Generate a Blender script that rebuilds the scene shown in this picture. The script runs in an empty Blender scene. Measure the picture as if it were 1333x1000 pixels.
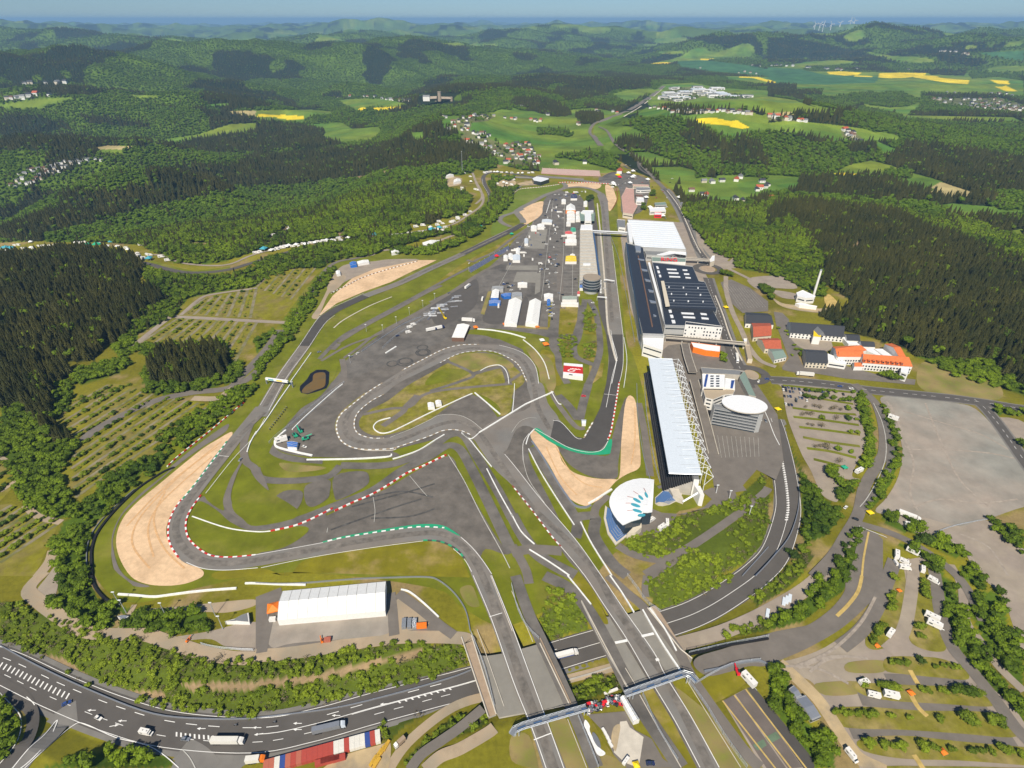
import bpy, bmesh, math, random
import numpy as np
from mathutils import Vector, Matrix
random.seed(7); RNG=np.random.default_rng(11)
SC=bpy.context.scene
# ---------------------------------------------------------------- camera
FPX=750.0; CAMH=300.0; PITCH=math.atan(475/750.0)
CP,SP=math.cos(PITCH),math.sin(PITCH)
cam_d=bpy.data.cameras.new('camera'); cam=bpy.data.objects.new('camera',cam_d)
SC.collection.objects.link(cam); SC.camera=cam
cam.location=(0,0,CAMH); cam.rotation_euler=(math.pi/2-PITCH,0,0)
cam_d.sensor_fit='HORIZONTAL'; cam_d.angle=2*math.atan(666.5/FPX)
cam_d.clip_start=1; cam_d.clip_end=120000
SC.render.resolution_x=1024; SC.render.resolution_y=768
# ---------------------------------------------------------------- sky and sun
SUN_EL=math.radians(47); SHAD_AZ=math.radians(13)      # shadows run 13 deg right of the view direction
w=bpy.data.worlds.new('World'); SC.world=w; w.use_nodes=True
nt=w.node_tree; bg=nt.nodes['Background']
sky=nt.nodes.new('ShaderNodeTexSky'); sky.sky_type='NISHITA'; sky.sun_disc=False
sky.sun_elevation=SUN_EL; sky.sun_rotation=math.radians(180)+SHAD_AZ
sky.altitude=900; sky.air_density=1.0; sky.dust_density=0.0; sky.ozone_density=6.0
tm=nt.nodes.new('ShaderNodeVectorMath'); tm.operation='MULTIPLY'; tc=nt.nodes.new('ShaderNodeTexCoord'); sx=nt.nodes.new('ShaderNodeSeparateXYZ'); nt.links.new(tc.outputs['Generated'],sx.inputs[0])
mr=nt.nodes.new('ShaderNodeMapRange'); mr.inputs[1].default_value=0; mr.inputs[2].default_value=.25; nt.links.new(sx.outputs[2],mr.inputs[0])
mc=nt.nodes.new('ShaderNodeMix'); mc.data_type='RGBA'; mc.inputs[6].default_value=(.57,.75,.98,1); mc.inputs[7].default_value=(.95,.98,1,1); nt.links.new(mr.outputs[0],mc.inputs[0]); nt.links.new(mc.outputs[2],tm.inputs[1])
nt.links.new(sky.outputs[0],tm.inputs[0]); nt.links.new(tm.outputs[0],bg.inputs[0]); bg.inputs[1].default_value=0.058
sd=bpy.data.lights.new('sun','SUN'); so=bpy.data.objects.new('sun',sd); SC.collection.objects.link(so)
sd.energy=4.4; sd.angle=math.radians(0.5); sd.color=(1.0,0.92,0.78)
_dir=Vector((math.sin(SHAD_AZ)*math.cos(SUN_EL),math.cos(SHAD_AZ)*math.cos(SUN_EL),-math.sin(SUN_EL)))
so.rotation_euler=_dir.to_track_quat('-Z','Y').to_euler()
SC.view_settings.view_transform='Standard'; SC.view_settings.look='None'
SC.view_settings.exposure=0.42; SC.view_settings.gamma=1.0
SC.cycles.max_bounces=5; SC.cycles.diffuse_bounces=2; SC.cycles.glossy_bounces=2
SC.cycles.transmission_bounces=2; SC.cycles.transparent_max_bounces=4; SC.cycles.volume_bounces=0
# ---------------------------------------------------------------- coordinates read off the photograph (z-tiles are enlarged views)
TILES={'P':(0,0,1),'K1':(130,770,.15),'K2':(1150,850,.15),'K3':(0,640,.12),'K4':(1040,330,.17),'K5':(640,880,.15),
 'K6':(780,600,.135),'K7':(880,460,.12),'K8':(560,340,.16),'Y1':(640,220,.14),'Y2':(800,250,.12),'Y3':(800,350,.13),
 'Y4':(940,360,.14),'Y5':(560,130,.12),'Y6':(740,90,.18),'Y7':(320,540,.15),'Y8':(260,900,.225),
 'W3':(560,280,.12),'W4':(700,330,.1),'W5':(1120,680,.16),'W6':(1000,490,.11),'W7':(780,200,.1),'W8':(740,920,.105),
 'V1':(0,300,.165),'V2':(330,280,.2326),'V3':(580,220,.135),'V4':(840,440,.12),'V6':(440,380,.135),'V7':(880,180,.18),'V8':(860,860,.15)}
for _i in range(4):
    for _j in range(4): TILES['A%d%d'%(_i,_j)]=([0,333,666,999][_i],[0,250,500,750][_j],.2505)
def T(t,s):
    ox,oy,k=TILES[t]
    return [(ox+float(a.split(',')[0])*k, oy+float(a.split(',')[1])*k) for a in s.split()]
def ray(px,py):
    u=np.asarray(px,float)-666.5; v=np.asarray(py,float)-500
    return u, FPX*CP-v*SP, -FPX*SP-v*CP
def P(px,py,z=0.0):
    dx,dy,dz=ray(px,py); t=(z-CAMH)/dz
    return dx*t,dy*t
def project(x,y,z):
    x=np.asarray(x,float); y=np.asarray(y,float); zz=np.asarray(z,float)-CAMH
    d=y*CP-zz*SP; dn=-y*SP-zz*CP
    d=np.maximum(d,1e-3)
    return 666.5+FPX*x/d, 500+FPX*dn/d
# ---------------------------------------------------------------- noise
_perm=RNG.permutation(256); _perm=np.concatenate([_perm,_perm])
_gr=np.array([(math.cos(a),math.sin(a)) for a in np.linspace(0,2*math.pi,32,endpoint=False)])
def noise(x,y):
    x=np.asarray(x,float); y=np.asarray(y,float)
    xi=np.floor(x).astype(int); yi=np.floor(y).astype(int); xf=x-xi; yf=y-yi
    def g(i,j):
        h=_perm[(_perm[(xi+i)&255]+(yi+j))&255]&31
        return _gr[h,0]*(xf-i)+_gr[h,1]*(yf-j)
    u=xf*xf*xf*(xf*(xf*6-15)+10); v=yf*yf*yf*(yf*(yf*6-15)+10)
    a=g(0,0)*(1-u)+g(1,0)*u; b=g(0,1)*(1-u)+g(1,1)*u
    return (a*(1-v)+b*v)*1.5
def fbm(x,y,o=4):
    s=0; a=1; f=1
    for k in range(o): s=s+a*noise(x*f+17.3*k,y*f-9.1*k); a*=.5; f*=2.03
    return s
def ss(a,b,x):
    t=np.clip((x-a)/(b-a),0,1); return t*t*(3-2*t)
# ---------------------------------------------------------------- cuttings: (pixel x, pixel y, level, half width)
CUTS=[
 [(-60,850,-5,13),(0,865,-5.5,13),(75,900,-6,13),(150,930,-6,13),(225,950,-6,13),(334,957,-6,13),(408,944,-6,12),(483,923,-6,11),(558,903,-6.5,10),(621,886,-7,9),
  (749,846,-7,9),(870,811,-7,9),(916,793,-7,9),(954,770,-6.5,9),(985,747,-6,9),(1009,720,-5.5,9),(1024,675,-4.5,9),(1025,645,-3.5,9),(1018,600,-2,9),(1009,563,-.6,9),(1003,545,0,9)],
 [(505,1010,-6,6),(530,965,-6,6),(575,928,-6,5),(630,908,-6.7,4),(700,893,-6.9,4),(760,878,-6.9,4),(880,842,-6,5),(940,822,-4,5),(1000,795,-2.5,5),(1060,757,-1,5),(1095,712,0,5)],
 [(300,1000,-6,28),(380,990,-6,28),(440,978,-6,22),(490,975,-6,14)]]
_cs=[]
for c in CUTS:
    for a,b in zip(c[:-1],c[1:]):
        ax,ay=P(a[0],a[1],a[2]); bx,by=P(b[0],b[1],b[2]); _cs.append((ax,ay,a[2],a[3],bx,by,b[2],b[3]))
def gz(px,py,D): # hilltop level that a pixel needs at distance D
    dx,dy,dz=ray(px,py); t=D/math.hypot(dx,dy); return dx*t,dy*t,CAMH+dz*t
HILLS=[] # x,y,height,rx,ry
def hill(px,py,D,rx,ry,base=0):
    x,y,z=gz(px,py,D); HILLS.append((x,y,z-base,rx,ry))
hill(574,136,1950,190,230)                # castle hill
hill(120,88,4300,900,420,-60); hill(250,66,5600,1100,450,0); hill(40,48,9000,1500,700,60); hill(330,46,8200,1400,600,60)
hill(420,98,3900,700,330,-40); hill(520,72,5600,900,400,10); hill(690,43,9000,1500,600,70); hill(610,58,7000,900,500,40)
hill(800,60,7500,900,500,40); hill(1010,50,6800,900,480,20); hill(930,60,6600,900,420,20); hill(1165,39,11000,900,700,60)
hill(1275,50,9000,900,500,50); hill(720,105,3600,600,260,-20); hill(1060,150,2100,330,240,-10); hill(900,150,2100,230,220,0); hill(960,162,1900,260,200,0)
hill(480,34,15000,2500,900,80); hill(800,36,15500,1800,900,80); hill(1240,31,17000,2500,900,80); hill(60,38,14000,3000,900,70); hill(1330,60,7500,700,420,30)
hill(60,175,2300,420,200,-120); hill(170,205,1650,300,150,-90); hill(250,140,3000,500,260,-130); hill(60,120,3400,600,300,-90)
_vx,_vy=P(60,232)
def Hraw(x,y):
    x=np.asarray(x,float); y=np.asarray(y,float)
    d=np.hypot(x,y); h=np.zeros_like(d)
    ang=np.arctan2(x,np.maximum(y,1))
    far=ss(1500,5200,d)
    left=ss(-.02,-.45,ang)
    rf=1-.88*ss(-.05,.15,ang)*(1-ss(5200,7000,d)); fx=fbm(x/2500,y/1250,4); h+=far*rf*(fx*185+60*(.45-np.abs(fbm(x/1300+7,y/900+3,3)))+5)
    h+=ss(6000,16000,d)*(fbm(x/6000+5,y/2600,4)*75+55)
    r0=1000+520*ss(-.35,-.05,ang)
    h+=ss(r0,r0+500,d)*(1-.6*far)*fbm(x/700+3,y/420,4)*22*(1+left)
    # valley of the left side
    h-=left*ss(r0,r0+750,d)*(1-ss(3000,5200,d))*125
    h-=(1-left)*ss(2300,3400,d)*(1-ss(4600,7000,d))*22
    h-=d*d/(2*7.4e6)*ss(4000,9000,d)      # the curve of the earth
    for (hx,hy,hh,rx,ry) in HILLS:
        e=np.exp(-(((x-hx)/rx)**2+((y-hy)/ry)**2)); h=h+hh*e*(1+.18*fbm(x/260+hx,y/200,3)*ss(1500,3000,d))
    return h
def cut(x,y):
    c=np.zeros_like(x)
    m=(y<700)&(np.abs(x)<600)
    xs=x[m]; ys=y[m]; cc=np.zeros_like(xs)
    for (ax,ay,az,aw,bx,by,bz,bw) in _cs:
        L2=(bx-ax)**2+(by-ay)**2
        t=np.clip(((xs-ax)*(bx-ax)+(ys-ay)*(by-ay))/L2,0,1)
        d=np.hypot(xs-ax-t*(bx-ax),ys-ay-t*(by-ay)); zz=az+t*(bz-az); ww=aw+t*(bw-aw)
        cc=np.minimum(cc,np.minimum(0,zz+np.maximum(0,d-ww)*.42))
    c[m]=cc; return c
def H(x,y):
    x=np.atleast_1d(np.asarray(x,float)); y=np.atleast_1d(np.asarray(y,float))
    return Hraw(x,y)+cut(x,y)
_TS1=np.linspace(100,2600,220); _TS2=np.geomspace(500,45000,900)
def PH(px,py):
    """where the sight line of a photo pixel meets the ground"""
    dx,dy,dz=ray(px,py); L=math.hypot(dx,dy); 
    _ts=_TS1 if py>235 else _TS2
    X=dx/L*_ts; Y=dy/L*_ts; Z=CAMH+dz/L*_ts; g=Z-H(X,Y)
    k=np.argmax(g<0)
    if g[k]>=0: k=len(_ts)-1
    if k==0: k=1
    a,b=_ts[k-1],_ts[k]
    for _ in range(12):
        m=(a+b)/2
        if CAMH+dz/L*m-H(dx/L*m,dy/L*m)[0]<0: b=m
        else: a=m
    m=(a+b)/2; x=dx/L*m; y=dy/L*m
    return float(x),float(y),float(H(x,y)[0])
def inpoly(x,y,poly):
    x=np.asarray(x); y=np.asarray(y); r=np.zeros(x.shape,bool); n=len(poly)
    xs=[p[0] for p in poly]; ys=[p[1] for p in poly]
    bb=(x>=min(xs))&(x<=max(xs))&(y>=min(ys))&(y<=max(ys))
    xb=x[bb]; yb=y[bb]; rb=np.zeros(xb.shape,bool)
    for i in range(n):
        x1,y1=poly[i]; x2,y2=poly[(i+1)%n]
        if y1==y2: continue
        c=((y1>yb)!=(y2>yb))&(xb<(x2-x1)*(yb-y1)/(y2-y1)+x1); rb^=c
    r[bb]=rb; return r
def smooth(pts,closed=False,n=4):
    out=[]; N=len(pts)
    if N<3: return list(pts)
    rng=range(N) if closed else range(N-1)
    for i in rng:
        g=lambda k: pts[k%N] if closed else pts[min(max(k,0),N-1)]
        p0,p1,p2,p3=g(i-1),g(i),g(i+1),g(i+2)
        for s in range(n):
            t=s/n
            out.append(tuple(.5*((2*p1[k])+(-p0[k]+p2[k])*t+(2*p0[k]-5*p1[k]+4*p2[k]-p3[k])*t*t+(-p0[k]+3*p1[k]-3*p2[k]+p3[k])*t**3) for k in range(len(p1))))
    if not closed: out.append(tuple(pts[-1]))
    return out
# ---------------------------------------------------------------- materials
MATS={}
def mat(name,col,rough=.85,var=.12,scale=.15,col2=None,scale2=None,metal=0,bump=0,bscale=2.0,spec=.3,objrand=0,obj=False,thr=(.45,.6)):
    """colour with noise of its own at two sizes, an optional second colour in patches"""
    if name in MATS: return MATS[name]
    m=bpy.data.materials.new(name); m.use_nodes=True; N=m.node_tree.nodes; L=m.node_tree.links
    b=N['Principled BSDF']; b.inputs['Roughness'].default_value=rough; b.inputs['Metallic'].default_value=metal
    b.inputs['Specular IOR Level'].default_value=spec
    tc=N.new('ShaderNodeTexCoord'); geo=N.new('ShaderNodeNewGeometry')
    vec=tc.outputs['Object'] if obj else geo.outputs['Position']
    cur=None
    rgb=N.new('ShaderNodeRGB'); rgb.outputs[0].default_value=(*col,1); cur=rgb.outputs[0]
    if col2:
        n2=N.new('ShaderNodeTexNoise'); n2.inputs['Scale'].default_value=scale2 or scale*.3; n2.inputs['Detail'].default_value=6; n2.inputs['Roughness'].default_value=.6
        L.new(vec,n2.inputs['Vector'])
        mr=N.new('ShaderNodeMapRange'); mr.inputs[1].default_value=thr[0]; mr.inputs[2].default_value=thr[1]; L.new(n2.outputs[0],mr.inputs[0])
        mx=N.new('ShaderNodeMix'); mx.data_type='RGBA'; L.new(mr.outputs[0],mx.inputs[0]); L.new(cur,mx.inputs[6]); mx.inputs[7].default_value=(*col2,1); cur=mx.outputs[2]
    n1=N.new('ShaderNodeTexNoise'); n1.inputs['Scale'].default_value=scale; n1.inputs['Detail'].default_value=8; n1.inputs['Roughness'].default_value=.65
    L.new(vec,n1.inputs['Vector'])
    r1=N.new('ShaderNodeMapRange'); r1.inputs[1].default_value=.25; r1.inputs[2].default_value=.75; r1.inputs[3].default_value=1-var*1.6; r1.inputs[4].default_value=1+var*1.6; L.new(n1.outputs[0],r1.inputs[0])
    f=r1.outputs[0]
    if objrand:
        oi=N.new('ShaderNodeObjectInfo'); r2=N.new('ShaderNodeMapRange'); r2.inputs[3].default_value=1-objrand; r2.inputs[4].default_value=1+objrand; L.new(oi.outputs['Random'],r2.inputs[0])
        mm=N.new('ShaderNodeMath'); mm.operation='MULTIPLY'; L.new(f,mm.inputs[0]); L.new(r2.outputs[0],mm.inputs[1]); f=mm.outputs[0]
    vm=N.new('ShaderNodeVectorMath'); vm.operation='SCALE'; L.new(cur,vm.inputs[0]); L.new(f,vm.inputs['Scale'])
    L.new(vm.outputs[0],b.inputs['Base Color'])
    if bump:
        nb=N.new('ShaderNodeTexNoise'); nb.inputs['Scale'].default_value=bscale; nb.inputs['Detail'].default_value=4; L.new(vec,nb.inputs['Vector'])
        bp=N.new('ShaderNodeBump'); bp.inputs['Strength'].default_value=bump; bp.inputs['Distance'].default_value=.3; L.new(nb.outputs[0],bp.inputs['Height']); L.new(bp.outputs[0],b.inputs['Normal'])
    MATS[name]=m; return m
def flat(name,col,rough=.6,metal=0,var=.05,spec=.4): return mat(name,col,rough,var,.6,metal=metal,spec=spec,obj=True)
M=lambda k: MATS[k]
mat('race_asphalt',(.20,.178,.155),.9,.10,.05,(.2,.19,.175),.02)
mat('dark_asphalt',(.078,.072,.067),.85,.12,.06)
mat('runoff_asphalt',(.145,.129,.112),.9,.22,.09,(.105,.095,.083),.02,thr=(.5,.68))
mat('paddock_asphalt',(.15,.137,.122),.9,.22,.09,(.1,.092,.083),.02,thr=(.5,.66))
mat('paddock_concrete',(.24,.225,.195),.9,.1,.08)
mat('road_asphalt',(.1,.091,.083),.85,.08,.1)
mat('shoulder_asphalt',(.19,.18,.165),.9,.1,.1)
mat('service_asphalt',(.17,.15,.13),.9,.12,.1)
mat('lot_gravel',(.3,.25,.205),.95,.12,.08,(.32,.27,.21),.03)
mat('grey_gravel_field',(.33,.275,.225),.95,.16,.05,(.27,.26,.225),.009,thr=(.4,.62))
mat('dirt_track',(.4,.31,.21),.95,.14,.1,(.3,.25,.18),.05)
mat('dirt_yard',(.46,.35,.2),.95,.12,.1,(.3,.25,.18),.04)
mat('gravel_trap',(.70,.49,.30),.95,.11,.25,(.58,.40,.24),.035,bump=.2,bscale=1.2)
mat('dry_grass',(.3,.23,.09),.95,.22,.12,(.17,.17,.035),.06,thr=(.4,.62))
mat('verge_grass',(.185,.165,.007),.95,.2,.08,(.33,.24,.09),.03,thr=(.5,.66))
mat('fresh_grass',(.14,.158,.005),.95,.2,.06,(.2,.19,.03),.025,thr=(.5,.7))
mat('island_grass',(.19,.175,.018),.95,.25,.15,(.28,.22,.08),.05,thr=(.45,.65))
mat('meadow_grass',(.13,.18,.015),.95,.15,.03,(.2,.22,.05),.012,thr=(.5,.66))
mat('white_paint',(.78,.77,.74),.7,.08,.3)
mat('worn_paint',(.5,.49,.45),.8,.15,.3)
mat('yellow_worn',(.5,.36,.12),.9,.2,.2)
mat('red_paint',(.55,.03,.025),.6,.1,.3)
mat('green_paint',(.02,.32,.16),.7,.1,.1)
mat('tyre_white',(.8,.8,.77),.6,.12,.5)
mat('concrete',(.42,.39,.34),.9,.12,.2)
mat('pale_concrete',(.55,.5,.42),.9,.1,.2)
mat('brown_bridge',(.36,.27,.19),.9,.12,.3)
mat('rust_red',(.3,.06,.04),.8,.12,.3)
mat('pond_water',(.18,.11,.03),.25,.1,.05,(.12,.09,.04),.05,spec=.5)
mat('black_liner',(.012,.013,.02),.5,.2,.3)
mat('blue_water_panel',(.05,.1,.2),.4,.1,.3)
mat('lot_lane',(.25,.215,.14),.95,.2,.1,(.15,.15,.05),.06)
mat('lot_grass',(.2,.185,.010),.95,.22,.12,(.2,.165,.04),.05)
# ---------------------------------------------------------------- helpers for objects
def link(o,parent=None):
    SC.collection.objects.link(o)
    if parent is not None: o.parent=parent
    return o
def tag(o,label=None,cat=None,group=None,kind=None):
    if label: o['label']=label
    if cat: o['category']=cat
    if group: o['group']=group
    if kind: o['kind']=kind
    return o
def mesh_obj(name,verts,faces,mats,midx=None,parent=None,smooth_=False):
    me=bpy.data.meshes.new(name); me.from_pydata([tuple(v) for v in verts],[],faces)
    for m in (mats if isinstance(mats,(list,tuple)) else [mats]): me.materials.append(m)
    if midx is not None: me.polygons.foreach_set('material_index',midx)
    if smooth_: me.polygons.foreach_set('use_smooth',[True]*len(faces))
    me.update(); return link(bpy.data.objects.new(name,me),parent)
def grid_mesh(name,V,nr,nc,mats):
    me=bpy.data.meshes.new(name); me.vertices.add(nr*nc); me.vertices.foreach_set('co',V.astype(np.float32).ravel())
    i=np.arange((nr-1)*(nc-1)); r=i//(nc-1); c=i%(nc-1); a=r*nc+c
    F=np.stack([a,a+1,a+1+nc,a+nc],1).astype(np.int32)
    me.loops.add(F.size); me.loops.foreach_set('vertex_index',F.ravel())
    me.polygons.add(len(F)); me.polygons.foreach_set('loop_start',np.arange(0,F.size,4,dtype=np.int32))
    me.polygons.foreach_set('use_smooth',np.ones(len(F),bool))
    me.materials.append(mats); me.update(calc_edges=True)
    return link(bpy.data.objects.new(name,me))
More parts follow.
